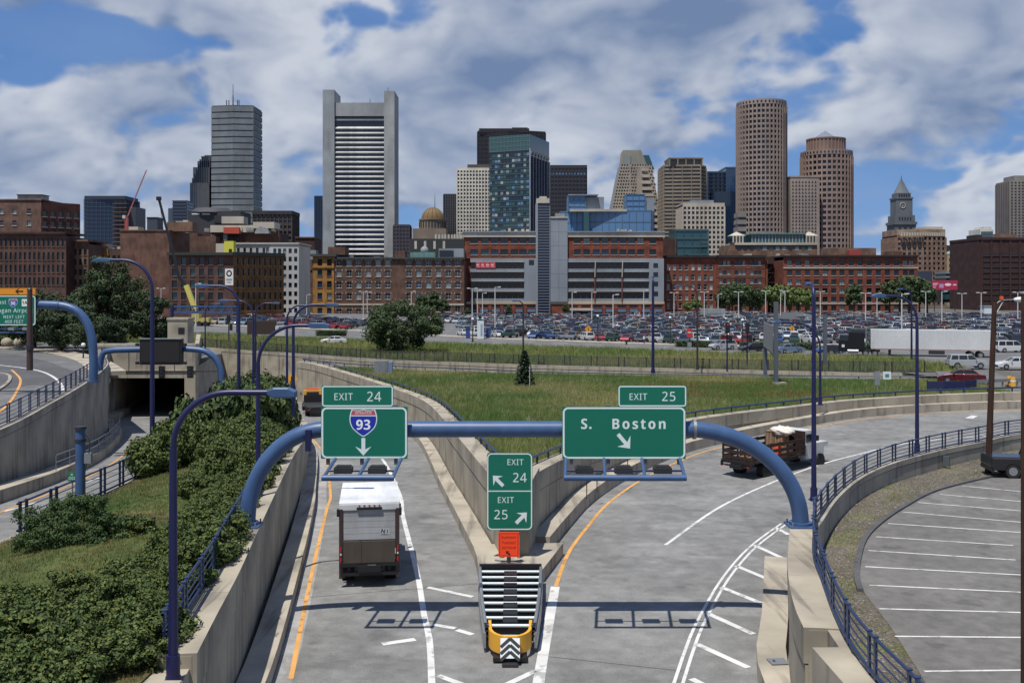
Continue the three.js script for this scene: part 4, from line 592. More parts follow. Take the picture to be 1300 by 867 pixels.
function carShape({ prof, W, wx, wr, cab, pillars = [], bed }) {
  const s = new THREE.Shape(); s.moveTo(...prof[0]); for (const p of prof.slice(1)) s.lineTo(...p);
  for (const x of [...wx].reverse()) { const gap = wr + .05, y0 = prof[0][1]; const dx = Math.sqrt(Math.max(.01, gap * gap - (y0 - wr) ** 2)), a0 = Math.atan2(y0 - wr, dx); s.lineTo(x + dx, y0); s.absarc(x, wr, gap, a0, Math.PI - a0, false); }
  s.closePath();
  const bev = .06, body = [new THREE.ExtrudeGeometry(s, { depth: W - 2 * bev, bevelEnabled: true, bevelSize: .03, bevelThickness: bev, bevelSegments: 2, curveSegments: 5 }).translate(0, 0, -W / 2 + bev)], hw = W / 2 - .07;
  const [b0, b1, t0, t1, yb, yt] = cab, wt = hw - .17;
  const glass = [frustum(b0, b1, t0, t1, yb - .02, yt, hw, wt)];
  body.push(frustum(t0 - .03, t1 + .05, t0 + .12, t1 - .12, yt - .03, yt + .045, wt + .025, wt - .12));
  const pil = (xb, xt, w) => { for (const k of [-1, 1]) body.push(beam(new V3(xb, yb, k * (hw + .005)), new V3(xt, yt, k * (wt + .005)), w, w * .8)); };
  pil(b1, t1, .07); pil(b0, t0, .11); for (const [xb, xt] of pillars) pil(xb, xt, .075);
  if (bed) body.push(...bed);
  return { body: ready(body), glass: ready(glass), W, wx, wr, cab, len: [prof[0][0], prof.reduce((a, p) => Math.max(a, p[0]), 0)] };
}
const shapes = {
  sedan: carShape({ prof: [[-2.3, .3], [-2.38, .5], [-2.34, .86], [-2.2, .95], [-1.5, 1.0], [1.0, .97], [1.75, .86], [2.2, .72], [2.33, .55], [2.3, .3]], W: 1.8, wx: [-1.36, 1.38], wr: .32, cab: [-1.75, 1.12, -1.05, .28, .96, 1.43], pillars: [[-.2, -.22]] }),
  suv: carShape({ prof: [[-2.25, .38], [-2.32, .6], [-2.28, 1.08], [1.05, 1.1], [1.95, .98], [2.25, .82], [2.33, .6], [2.28, .38]], W: 1.88, wx: [-1.36, 1.38], wr: .37, cab: [-2.2, 1.2, -1.95, .42, 1.07, 1.68], pillars: [[-1.2, -1.15], [-.1, -.12]] }),
  hatch: carShape({ prof: [[-1.95, .3], [-2.05, .5], [-2.0, .92], [.95, .98], [1.65, .86], [2.0, .7], [2.08, .52], [2.05, .3]], W: 1.74, wx: [-1.22, 1.25], wr: .31, cab: [-1.95, 1.1, -1.5, .3, .95, 1.46], pillars: [[-.5, -.5]] }),
  van: carShape({ prof: [[-2.45, .32], [-2.5, .6], [-2.45, 1.05], [1.3, 1.05], [2.1, .9], [2.45, .7], [2.5, .5], [2.45, .32]], W: 1.94, wx: [-1.45, 1.5], wr: .34, cab: [-2.42, 1.6, -2.25, .75, 1.03, 1.76], pillars: [[-1.2, -1.15], [.1, .05]] }),
  pickup: carShape({ prof: [[-2.85, .48], [-2.92, .7], [-2.9, 1.12], [1.3, 1.14], [2.2, 1.08], [2.62, .98], [2.75, .7], [2.7, .48]], W: 1.98, wx: [-1.75, 1.75], wr: .40, cab: [-.75, 1.35, -.55, .62, 1.12, 1.82], pillars: [[.2, .15]], bed: [box(2.0, .06, 1.5, -1.85, 1.16, 0), box(.08, .3, 1.8, -2.85, 1.05, 0)] }),
};
for (const k in shapes) { const s = shapes[k]; s.wheel = wheelGeo(s.wr, .22); s.rim = rimGeo(s.wr, .22); s.tail = ready([box(.05, .16, .3)]); s.head = ready([box(.08, .14, .34)]); s.bump = ready([box(.1, .2, s.W - .16)]); s.mirror = ready([box(.14, .13, .2)]); }
// a car stands with its nose towards +x
function car(kind, colour, label, pos, turn, { full = false, group, name = 'parked_car', category = 'car' } = {}) {
  const s = shapes[kind], o = thing(name, label, category, pos, turn, group);
  mesh('body', s.body, carPaint[colour], o); mesh('windows', s.glass, carGlass, o);
  for (const x of s.wx) for (const k of [-1, 1]) { const w = mesh('wheel', s.wheel, mats.rubber, o); w.position.set(x, s.wr, k * (s.W / 2 - .12)); if (full) { const r = mesh('rim', s.rim, rimMat, w); r.scale.z = 1.02; } }
  if (full) for (const k of [-1, 1]) { const y = s.prof?.y || s.cab[4] - .2; mesh('tail_light', s.tail, tailMat, o).position.set(s.len[0] - .05, y, k * (s.W / 2 - .22)); mesh('headlight', s.head, headMat, o).position.set(s.len[1] - .12, y - .12, k * (s.W / 2 - .28)); mesh('mirror', s.mirror, carPaint[colour], o).position.set(s.cab[1] - .35, s.cab[4] + .08, k * (s.W / 2 + .06)); }
  if (full) for (const x of [s.len[0] - .06, s.len[1] - .02]) mesh('bumper', s.bump, trimMat, o).position.set(x, s.wr + .08, 0);
  return o;
}
{ // white box truck on the Exit 24 road
  const o = thing('box_truck', 'white box truck seen from behind on the Exit 24 road', 'truck', [-5.72, 0, -41], .13); const w = 2.36, L = 4.5, y0 = .98, y1 = 3.32, white = M([.80, .81, .82], .5, { map: T.metal }), grey = M([.46, .47, .48], .6, { map: T.metal });
  mesh('cargo_box', [box(w, y1 - y0, L - .16, 0, (y0 + y1) / 2, -L / 2 - .08)], white, o); mesh('roof', box(w + .04, .05, L - .1, 0, y1 + .027, -L / 2), white, o);
  mesh('rear_header', box(w + .02, .22, .12, 0, y1 - .11, -.06), white, o); mesh('header_lamp_bar', box(1.0, .1, .05, 0, y1 - .16, .03), mats.black, o); for (let i = -2; i <= 2; i++) mesh('marker_lamp', box(.07, .04, .02, i * .2, y1 - .04, .012), tailMat, o);
  for (const s of [-1, 1]) { mesh('rear_post', box(.14, y1 - .55, .16, s * (w / 2 - .05), (y1 + .1) / 2 + .05, -.07), M([.05, .03, .03], .5), o); mesh('tail_light', box(.06, .2, .03, s * (w / 2 - .05), 1.55, .03), tailMat, o); mesh('tail_light', box(.06, .2, .03, s * (w / 2 - .05), 1.12, .03), tailMat, o); mesh('reflector', box(.06, .08, .03, s * (w / 2 - .05), 1.35, .03), headMat, o); mesh('side_marker', box(.1, .28, .2, s * (w / 2 + .06), y1 - .32, -.05), mats.black, o); }
  for (let i = 0; i < 5; i++) mesh('door_slat', box(w - .3, .235, .04, 0, 2.02 + i * .245, -.06), grey, o);
  mesh('lift_gate', [box(w - .32, .86, .08, 0, 1.44, .06), box(.06, .86, .1, -.35, 1.44, .07)], M([.085, .066, .05], .75, { map: T.metal }), o);
  mesh('gate_cross_bar', box(w, .14, .2, 0, .93, .0), mats.black, o); mesh('bumper', [box(w - .1, .14, .14, 0, .55, -.05), box(.1, .4, .1, -.8, .72, -.08), box(.1, .4, .1, .8, .72, -.08)], mats.black, o); mesh('plate', box(.34, .17, .02, .1, .84, .09), headMat, o);
  const t = canvasTex(128, 96, (x, a, b) => { x.fillStyle = '#b4b6b8'; x.fillRect(0, 0, a, b); x.strokeStyle = '#141414'; x.lineWidth = 13; x.beginPath(); x.moveTo(10, 70); x.lineTo(24, 14); x.lineTo(54, 70); x.lineTo(66, 12); x.stroke(); x.lineWidth = 10; x.beginPath(); x.moveTo(112, 20); x.quadraticCurveTo(84, 24, 100, 42); x.quadraticCurveTo(116, 62, 84, 66); x.stroke(); x.lineWidth = 7; x.beginPath(); x.moveTo(8, 86); x.lineTo(118, 86); x.stroke(); }); mesh('logo', keep(new THREE.PlaneGeometry(.36, .26).translate(.62, 2.2, -.034)), new THREE.MeshStandardMaterial({ map: t, roughness: .6 }), o);
  mesh('chassis', [box(.9, .26, L + 1.6, 0, .78, -L / 2 - .6)], mats.black, o);
  const wheel = ready([new THREE.CylinderGeometry(.45, .45, .5, 18).rotateZ(Math.PI / 2)]), wf = ready([new THREE.CylinderGeometry(.45, .45, .26, 18).rotateZ(Math.PI / 2)]); for (const s of [-1, 1]) { mesh('wheel', wheel, mats.rubber, o).position.set(s * .88, .45, -1.35); mesh('wheel', wf, mats.rubber, o).position.set(s * .95, .45, -L - .9); mesh('mud_flap', box(.5, .55, .03, s * .88, .5, -.72), mats.rubber, o); mesh('mirror', box(.12, .42, .2, s * 1.32, 1.95, -L - 1.0), mats.black, o); }
  mesh('cab', [frustum(-.0, 0, 0, 0, 0, .01, .01, .01), box(2.1, .95, 1.75, 0, 1.1, -L - 1.0), box(2.0, .75, 1.2, 0, 1.95, -L - .75)], white, o); mesh('windscreen', box(1.8, .6, .06, 0, 1.98, -L - 1.37), carGlass, o);
}
{ // flatbed stake truck on the curve
  const o = thing('stake_truck', 'old stake-bed truck loaded with timber and boxes rounding the Exit 25 curve', 'truck', [14.05, .1, -63.8], -.86); // local -z is forward
  const brown = M([.05, .026, .02], .85, { map: T.wood }), w = 2.45, L = 5.6, white = M([.66, .66, .64], .5, { map: T.metal }), wood = M([.36, .22, .11], .85, { map: T.wood });
  for (let i = 0; i < 7; i++) mesh('deck_plank', box(.34, .08, L, -w / 2 + .175 + i * .35, 1.06, -L / 2), brown, o);
  mesh('deck_frame', [box(w, .16, .12, 0, .98, -.02), box(.14, .2, L, -.45, .92, -L / 2), box(.14, .2, L, .45, .92, -L / 2)], mats.black, o);
  const rack = (x0, z0, x1, z1, n) => { const g = part('stake_side', o), a = new V3(x0, 0, z0), b = new V3(x1, 0, z1), dir = b.clone().sub(a), ry = Math.atan2(dir.x, dir.z); for (let i = 0; i <= n; i++) { const p = a.clone().lerp(b, i / n); mesh('stake', box(.09, 1.08, .09, p.x, 1.6, p.z, ry), brown, g); } for (const y of [1.28, 1.62, 2.0]) mesh('slat', box(.05, .2, dir.length(), (x0 + x1) / 2, y, (z0 + z1) / 2, ry), brown, g); };
  rack(-w / 2 + .06, -.1, -w / 2 + .06, -L + .1, 6); rack(w / 2 - .06, -.1, w / 2 - .06, -L + .1, 6); rack(-w / 2 + .12, -.05, w / 2 - .12, -.05, 4);
  mesh('head_board', box(w, 1.5, .1, 0, 1.8, -L + .06), brown, o);
  mesh('lamp_bar', [box(w - .2, .1, .1, 0, .78, .05), box(.12, .3, .12, -w / 2 + .1, .85, .08), box(.12, .3, .12, w / 2 - .1, .85, .08)], mats.black, o);
  mesh('cab', [box(2.05, .95, 2.1, 0, 1.15, -L - 1.4), box(1.95, .85, 1.1, 0, 2.0, -L - .85), box(1.85, .3, 1.0, 0, 1.45, -L - 2.6)], white, o); mesh('cab_roof', box(1.9, .1, 1.0, 0, 2.46, -L - .85), white, o); mesh('windscreen', box(1.7, .6, .05, 0, 2.0, -L - 1.42), carGlass, o); for (const s of [-1, 1]) mesh('side_window', box(.04, .5, .8, s * .985, 2.02, -L - .85), carGlass, o);
  const wheel = ready([new THREE.CylinderGeometry(.46, .46, .48, 18).rotateZ(Math.PI / 2)]); for (const s of [-1, 1]) { mesh('wheel', wheel, mats.rubber, o).position.set(s * .9, .46, -1.5); mesh('wheel', wheel, mats.rubber, o).position.set(s * .92, .46, -L - 1.9); mesh('tail_light', box(.14, .1, .04, s * .9, .8, .11), tailMat, o); mesh('mirror', box(.1, .35, .2, s * 1.25, 2.0, -L - 1.35), mats.black, o); }
  mesh('chassis', box(.9, .25, L + 3, 0, .75, -L / 2 - 1.3), mats.black, o);
  const q = (v) => o.localToWorld(new V3(...v)); o.updateMatrixWorld(true);
  const load = (name, label, cat, list, m, at) => { const t = thing(name, label, cat, q(at), o.rotation.y); for (const [n, g] of list) mesh(n, g, m, t); return t; };
  for (let i = 0; i < 6; i++) load('timber_plank', 'loose orange-brown plank lying in the stake truck bed', 'plank', [['board', box(.16, .05, 3.2, 0, .03, 0, rr(-.12, .12))]], wood, [-.7 + i * .27, 1.1 + (i % 2) * .055, -2.1]).userData.group = 'planks in the stake truck bed';
  for (let i = 0; i < 3; i++) load('cardboard_box', ['tall tan crate standing in the front of the stake truck bed', 'tan crate beside the tall one in the stake truck bed', 'low tan crate near the racks in the stake truck bed'][i], 'crate', [['box', box(.7, [1.35, 1.15, .7][i], .7, 0, [.675, .575, .35][i], 0)], ['lid', box(.74, .06, .74, 0, [1.38, 1.18, .73][i], 0)]], M([.46, .32, .21], .9, { map: T.wood }), [-.55 + i * .62, 1.11, -4.6 + (i === 2 ? .5 : 0)]);
  load('tarp_bundle', 'crumpled pale tarpaulin on the crates in the stake truck', 'tarpaulin', [['tarp', (() => { const g = new THREE.SphereGeometry(.62, 18, 12); const p = g.attributes.position; for (let i = 0; i < p.count; i++) { const n = 1 + .35 * noise.noise(p.getX(i) * 4, p.getY(i) * 4, p.getZ(i) * 4); p.setXYZ(i, p.getX(i) * n * 1.3, p.getY(i) * n * .5, p.getZ(i) * n); } g.computeVertexNormals(); return g; })()]], M([.62, .58, .52], .9), [.1, 2.55, -4.7]);
  load('orange_drum', 'orange plastic drum in the stake truck bed', 'drum', [['drum', cyl(.26, .24, .75, 0, 0, 0, 14)], ['band', cyl(.265, .265, .1, 0, .4, 0, 14)]], mats.orange, [.7, 1.1, -3.3]);
}
{ // yellow tow truck going into the cut
  const o = thing('tow_truck', 'yellow cab flatbed tow truck driving down the Exit 24 bend', 'truck', [-23.3, -3.42, -121.5], .26); const y = paintMat([.78, .42, .02]), L = 5.4;
  mesh('flat_bed', [box(2.4, .16, L, 0, 1.15, -L / 2), box(.1, .25, L, -1.15, 1.3, -L / 2), box(.1, .25, L, 1.15, 1.3, -L / 2)], mats.darkMetal, o); mesh('head_rack', box(2.2, .9, .12, 0, 1.7, -L), mats.black, o);
  mesh('cab', [box(2.2, 1.1, 1.9, 0, 1.3, -L - 1.1), box(2.1, .9, 1.4, 0, 2.2, -L - .9), box(2.0, .6, 1.2, 0, 1.4, -L - 2.4)], y, o); mesh('rear_window', box(1.5, .5, .05, 0, 2.25, -L - .18), carGlass, o); mesh('light_bar', box(1.6, .18, .3, 0, 2.8, -L - .6), mats.orange, o);
  mesh('tail_board', [box(2.4, .35, .1, 0, .85, .02)], mats.black, o); const wheel = ready([new THREE.CylinderGeometry(.48, .48, .5, 16).rotateZ(Math.PI / 2)]); for (const s of [-1, 1]) { mesh('wheel', wheel, mats.rubber, o).position.set(s * .9, .48, -1.6); mesh('wheel', wheel, mats.rubber, o).position.set(s * .92, .48, -L - 2.0); mesh('tail_light', box(.25, .12, .04, s * .9, .9, .09), tailMat, o); mesh('mirror', box(.12, .4, .2, s * 1.35, 2.2, -L - 1.4), mats.black, o); } mesh('chassis', box(.9, .3, L + 3, 0, .85, -L / 2 - 1.2), mats.black, o);
}
{ // articulated lorry on the far street: nose to the left
  const o = thing('semi_truck', 'black tractor with a long white box trailer crossing behind the meadow', 'lorry', [49.7, 1.72, -154.5], Math.PI - .28); o.rotation.y = -.0; o.rotation.y = -.30; // local +x runs to the trailer's rear
  const white = M([.76, .79, .81], .5, { map: T.stone }), blk = paintMat([.014, .014, .017]);
  const T0 = 4.3, TL = 16.6; mesh('trailer_box', box(TL, 2.85, 2.5, T0 + TL / 2, 2.62, 0), white, o); for (let i = 0; i < 14; i++) mesh('side_seam', box(.04, 2.75, .02, T0 + .6 + i * 1.18, 2.62, 1.262), M([.62, .65, .67], .5), o); mesh('lower_rail', box(TL, .14, 2.54, T0 + TL / 2, 1.19, 0), M([.3, .2, .18], .6), o); mesh('rear_doors', box(.06, 2.8, 2.46, T0 + TL + .04, 2.62, 0), M([.035, .03, .03], .6), o); mesh('front_wall', box(.06, 2.8, 2.46, T0 - .03, 2.62, 0), mats.signWhite, o);
  mesh('sleeper', [box(2.3, 2.6, 2.4, 2.2, 2.25, 0), frustum(1.05, 3.35, 1.5, 3.35, 3.5, 4.0, 1.2, 1.1)], blk, o); mesh('cab', [box(1.5, 1.5, 2.3, .4, 1.6, 0), frustum(-.35, 1.15, .25, 1.15, 2.35, 3.1, 1.1, 1.0)], blk, o); mesh('windscreen', frustum(-.4, 1.0, .2, 1.0, 2.4, 3.05, 1.02, .92), carGlass, o); mesh('hood', [frustum(-2.3, -.3, -2.2, -.3, .75, 1.55, .8, .7), box(.2, .7, 2.2, -2.3, .75, 0)], blk, o); mesh('grille', box(.06, .7, 1.2, -2.36, 1.1, 0), rimMat, o); mesh('door_mark', box(.4, .4, .02, .3, 1.55, 1.17), mats.signWhite, o); mesh('fuel_tank', new THREE.CylinderGeometry(.33, .33, 1.5, 14).rotateZ(Math.PI / 2).translate(1.7, .75, 1.0), rimMat, o); mesh('exhaust_stack', cyl(.1, .1, 2.6, 3.55, 1.6, 1.05, 10), rimMat, o); mesh('chassis', box(7.5, .25, .9, 1.8, .85, 0), mats.black, o);
  const wheel = ready([new THREE.CylinderGeometry(.5, .5, .42, 18).rotateX(Math.PI / 2)]), rim = ready([new THREE.CylinderGeometry(.28, .28, .44, 12).rotateX(Math.PI / 2)]); for (const x of [-1.4, 3.5, 4.8, T0 + TL - 3, T0 + TL - 1.7]) for (const s of [-1, 1]) { const wq = mesh('wheel', wheel, mats.rubber, o); wq.position.set(x, .5, s * .98); mesh('rim', rim, rimMat, wq); } mesh('landing_gear', box(.3, 1.0, 1.6, T0 + 2.6, .7, 0), mats.darkMetal, o); mesh('under_guard', box(2.2, .55, .05, T0 + 9, .8, 1.2), mats.darkMetal, o);
}
// ---- cars one can tell apart
const onFar = (px, py) => { let e = 1.4, v = G(px, py, e); for (let i = 0; i < 6; i++) { e = eFar(v.x) + .03; v = G(px, py, e); } return v; };
car('suv', 'silver', 'silver sport utility car driving right below the white trailer', G(1228, 467.5, 1.93), -.12, { full: true, name: 'moving_car' });
car('sedan', 'white', 'white sedan half out of the right edge on the far road', G(1290, 468.5, 1.95), Math.PI - .1, { full: true, name: 'moving_car' });
car('sedan', 'maroon', 'dark red sedan behind the blue fence near the crossing', G(1221, 486, 1.82), Math.PI - .35, { full: true, name: 'moving_car' });
car('pickup', 'black', 'black pickup cut by the right edge beside the timber pole', G(1300, 607, 1.0).add(new V3(1.2, 0, -.6)), -.12, { full: true, name: 'parked_pickup', category: 'pickup' });
car('sedan', 'white', 'white sedan alone on the street behind the mesh fence', onFar(423, 437), Math.PI + .12, { full: true, name: 'moving_car' });
car('suv', 'silver', 'silver sport utility car waiting by the signals before the far lot', onFar(918, 444), Math.PI + .25, { full: true, name: 'moving_car' });
car('sedan', 'black', 'black sedan second in the line before the far lot', onFar(956, 446.5), Math.PI + .25, { full: true, name: 'moving_car' });
car('sedan', 'paleblue', 'pale blue sedan passing behind the grey sign posts', onFar(1003, 448), .25, { full: true, name: 'moving_car' });
car('sedan', 'blue', 'deep blue sedan just ahead of the black tractor', onFar(1054, 449.5), Math.PI + .3, { full: true, name: 'moving_car' });
car('van', 'white', 'white van behind the rear end of the long trailer', onFar(1283, 447), .1, { full: true, name: 'parked_van', category: 'van' });
{ const o = thing('dump_truck', 'dark brown box lorry on the street above the cutting wall', 'lorry', onFar(340, 430), .1); mesh('cargo_box', box(5.2, 2.6, 2.4, -1.2, 2.2, 0), M([.045, .028, .022], .8), o); mesh('cab', box(1.8, 2.0, 2.3, 2.4, 1.55, 0), carPaint.white, o); mesh('side_window', box(.9, .6, 2.32, 2.6, 2.0, 0), carGlass, o); for (const x of [-2.6, 2.4]) for (const s of [-1, 1]) { const w = mesh('wheel', shapes.pickup.wheel, mats.rubber, o); w.position.set(x, .45, s * 1.0); w.scale.set(1.15, 1.15, 1.3); } }
// ---- the packed far lot: rows of parked cars
{
  const kinds = ['sedan', 'sedan', 'suv', 'sedan', 'hatch', 'suv', 'van', 'pickup'], cols = ['silver', 'grey', 'black', 'white', 'silver', 'blue', 'grey', 'maroon', 'black', 'paleblue', 'red', 'tan', 'green', 'grey', 'white'];
  const places = [], inView = (x, d) => { const px = 650 + x / d * F; return px > -10 && px < 1312; };
  const rows = []; for (let r = 0, d = 9; r < 22; r++) { rows.push(d); d += r % 2 ? 5.4 : 10.4; }
  for (const rd of rows) for (let x = -24; x < 175; x += 2.62) {
    const base = lineAt(STREET_FAR, x), d = base + rd + rr(-.3, .3); if (d > 386 || !inView(x, d) || rnd() < .05) continue;
    const px = 650 + x / d * F; if (px < 585 && d < 300) continue; if (px > 590 && px < 845 && d > 372) continue;
    places.push({ x, d, row: rows.indexOf(rd), slope: (lineAt(STREET_FAR, x + 3) - lineAt(STREET_FAR, x - 3)) / 6, flip: rnd() < .5 });
  }
  for (let i = 0; i < 5; i++) for (let x = -78; x < -38; x += 2.7) { const d = lineAt(STREET_FAR, x) + 9 + i * 9; if (rnd() < .12) continue; places.push({ x, d, row: 100 + i, slope: -.4, flip: rnd() < .5 }); }   // the lot on the left
  for (let x = -46; x < -26; x += 5.6) places.push({ x, d: lineAt(STREET_FAR, x) + 30, row: 200, slope: 9, flip: false });
  places.forEach((p) => { p.kind = pick(kinds); p.col = pick(cols); p.turn = (p.slope > 5 ? .3 : Math.PI / 2 + Math.atan(p.slope) * .6 + (p.flip ? Math.PI : 0)) + rr(-.04, .04); });
  places.forEach((p, i) => { p.prev = places[i - 1]?.row === p.row ? places[i - 1] : null; p.next = places[i + 1]?.row === p.row ? places[i + 1] : null; });
  places.sort((a, b) => a.d - b.d);
  const words_ = { sedan: 'sedan', suv: 'sport utility car', hatch: 'hatchback', van: 'minivan', pickup: 'pickup' }, names = { white: 'white', silver: 'silver', grey: 'dark grey', black: 'black', blue: 'dark blue', paleblue: 'pale blue', red: 'red', maroon: 'maroon', green: 'dark green', tan: 'tan' };
  const protos = {}, short = { sedan: 'sedan', suv: 'SUV', hatch: 'hatchback', van: 'minivan', pickup: 'pickup' };
  places.slice(0, 290).forEach((p) => {
    const key = p.kind + p.col, say = (q) => (q ? names[q.col] + ' ' + short[q.kind] : 'empty end'), nth = ['first', 'second', 'third', 'fourth', 'fifth', 'sixth', 'seventh', 'eighth'], label = names[p.col] + ' ' + short[p.kind] + ' between ' + say(p.prev) + ' and ' + say(p.next) + (p.row >= 200 ? ', by the warehouses' : p.row >= 100 ? ', ' + nth[p.row - 100] + ' row by warehouses' : ', ' + nth[p.row] + ' row, far lot'), group = 'cars parked in the far lots', pos = new V3(p.x, eFar(p.x) + .015, -p.d);
    if (!protos[key]) { protos[key] = car(p.kind, p.col, label, pos, p.turn, { group }); return; }
    const c = copyOf(protos[key], 'parked_car', label, group); c.position.copy(pos); c.rotation.y = p.turn;
  });
  // the rest of the lot reads as one mass
  const rest = places.slice(290), g = new THREE.Group(); g.name = 'parked_car_mass'; g.userData = { kind: 'stuff', label: 'mass of parked cars filling the back of the far lot', category: 'parked cars' }; scene.add(g);
  const m4 = new THREE.Matrix4(), q = new THREE.Quaternion(), up = new V3(0, 1, 0), one = new V3(1, 1, 1);
  for (const k of Object.keys(shapes)) { const list = rest.filter((p) => p.kind === k); if (!list.length) continue; const wheels = ready(shapes[k].wx.flatMap((x) => [-1, 1].map((s) => new THREE.CylinderGeometry(shapes[k].wr, shapes[k].wr, .2, 10).rotateX(Math.PI / 2).translate(x, shapes[k].wr, s * (shapes[k].W / 2 - .12))))); const bm = paintMat([1, 1, 1]); for (const [nm, geo, mt] of [['car_bodies', shapes[k].body, bm], ['car_windows', shapes[k].glass, carGlass], ['car_wheels', wheels, mats.rubber]]) { const im = new THREE.InstancedMesh(geo, mt, list.length); im.name = nm; im.castShadow = im.receiveShadow = true; list.forEach((p, i) => { q.setFromAxisAngle(up, p.turn); m4.compose(new V3(p.x, eFar(p.x) + .015, -p.d), q, one); im.setMatrixAt(i, m4); if (mt === bm) im.setColorAt(i, carPaint[p.col].color); }); g.add(im); } }
}
// ================================================================ CITY
const glassM = (rgb, rough = .1) => { const m = new THREE.MeshPhysicalMaterial({ roughness: rough, metalness: 0, ior: 1.6 }); m.color.setRGB(...rgb); m.side = THREE.DoubleSide; return m; };
const gl = { dark: glassM([.016, .019, .023]), blue: glassM([.02, .05, .11], .08), sky: glassM([.10, .21, .37], .06), teal: glassM([.03, .085, .095], .08), pale: glassM([.22, .27, .27], .2), blind: M([.42, .42, .38], .6), brown: glassM([.02, .015, .013]), navy: glassM([.012, .026, .055], .07) };
const st = (rgb, map = T.stone) => M(rgb, .85, { map });
const brickRed = st([.235, .068, .038], T.brick), brickBrown = st([.155, .085, .06], T.brick), brickDark = st([.075, .034, .027], T.brick), brickPale = st([.23, .135, .09], T.brick), ochre = st([.40, .21, .06], T.brick), stonePale = st([.56, .52, .44]), panelGrey = st([.29, .33, .38]), roofDark = M([.035, .037, .04], .9, { map: T.asphalt }), copper = M([.16, .30, .27], .7, { map: T.metal }), plant = M([.30, .32, .33], .7, { map: T.metal });
// a building: local frame at its foot, X and Y turn photograph columns and rows at its face into local metres
function bld(name, label, d, px0, px1, turn = 0, group, category = 'building') {
  const u = d / F, xc = ((px0 + px1) / 2 - 650) * u, o = thing(name, label, category, [xc, .7, -d], turn, group);
  const X = (px) => (px - 650) * u - xc, Y = (py) => CY + (H0 - py) * u - .7;
  const R = (a, b, t, f, z0 = 0, z1 = -1) => box(X(b) - X(a), Y(t) - Y(f), z0 - z1, (X(a) + X(b)) / 2, (Y(t) + Y(f)) / 2, (z0 + z1) / 2);   // columns a..b, rows t..f, from z0 back to z1
  return { o, u, X, Y, R, W: X(px1) - X(px0) };
}
const mass = (nm, list, m, o) => { const k = mesh(nm, list, m, o); k.userData.kind = 'stuff'; return k; };
// storeys of slabs and piers before a glass core, on any plan
function tower(o, plan, y0, y1, floors, { span = .45, wall, glass = gl.dark, pier = 0, pierW = .8, inset = .5, bandName = 'spandrels', proud = .06, single = false } = {}) {
  const mx = plan.reduce((a, p) => a + p[0], 0) / plan.length, mz = plan.reduce((a, p) => a + p[1], 0) / plan.length;
  const shape = (k) => new THREE.Shape(plan.map(([x, z]) => new THREE.Vector2(mx + (x - mx) * k, mz + (z - mz) * k)));
  const ex = (s, h, y) => new THREE.ExtrudeGeometry(s, { depth: h, bevelEnabled: false }).rotateX(-Math.PI / 2).translate(0, y, 0);   // plan z grows away
  const size = Math.min(Math.max(...plan.map((p) => Math.abs(p[0] - mx))), Math.max(...plan.map((p) => Math.abs(p[1] - mz))));
  const kIn = 1 - inset / size, full = shape(1), pitch = (y1 - y0) / floors, bands = [];
  mesh('glass_core', ex(shape(kIn), y1 - y0, y0), glass, o);
  const band = ready([ex(full, pitch * span, 0)]);
  for (let i = 0; i < floors; i++) { if (single) { const b = mesh('spandrel', band, wall, o); b.position.y = y0 + pitch * i; } else bands.push(ex(full, pitch * span, y0 + pitch * i)); }
  const cap = ex(full, pitch * span, y1); bands.push(cap);
  mass(bandName, bands, wall, o);
  if (pier) { const ps = []; for (let i = 0; i < plan.length; i++) { const a = plan[i], b = plan[(i + 1) % plan.length], L = Math.hypot(b[0] - a[0], b[1] - a[1]), n = Math.max(1, Math.round(L / pier)), ang = Math.atan2(b[1] - a[1], b[0] - a[0]); for (let j = 0; j <= n; j++) { const t = j / n; ps.push(box(pierW, y1 - y0, inset * 1.4, 0, 0, 0, ang).translate(lerp(a[0], b[0], t), (y0 + y1) / 2, -lerp(a[1], b[1], t))); } } mass('piers', ps, wall, o); }
}
const rectPlan = (x0, x1, z0, z1) => [[x0, z0], [x1, z0], [x1, z1], [x0, z1]];
const ngon = (n, r, a0 = 0, cx = 0, cz = 0) => Array.from({ length: n }, (_, i) => [cx + r * Math.cos(a0 + i / n * 2 * Math.PI), cz + r * Math.sin(a0 + i / n * 2 * Math.PI)]);
function roofClutter(o, x0, x1, y, z0, z1, n, big = 4) { for (let i = 0; i < n; i++) { const w = rr(.25, 1) * big, h = rr(.3, .9) * big * .6; mesh('roof_unit', box(w, h, rr(.4, 1) * big, rr(x0, x1), y + h / 2 - .05, -rr(z0, z1)), pick([plant, roofDark, stonePale, plant]), o); } }
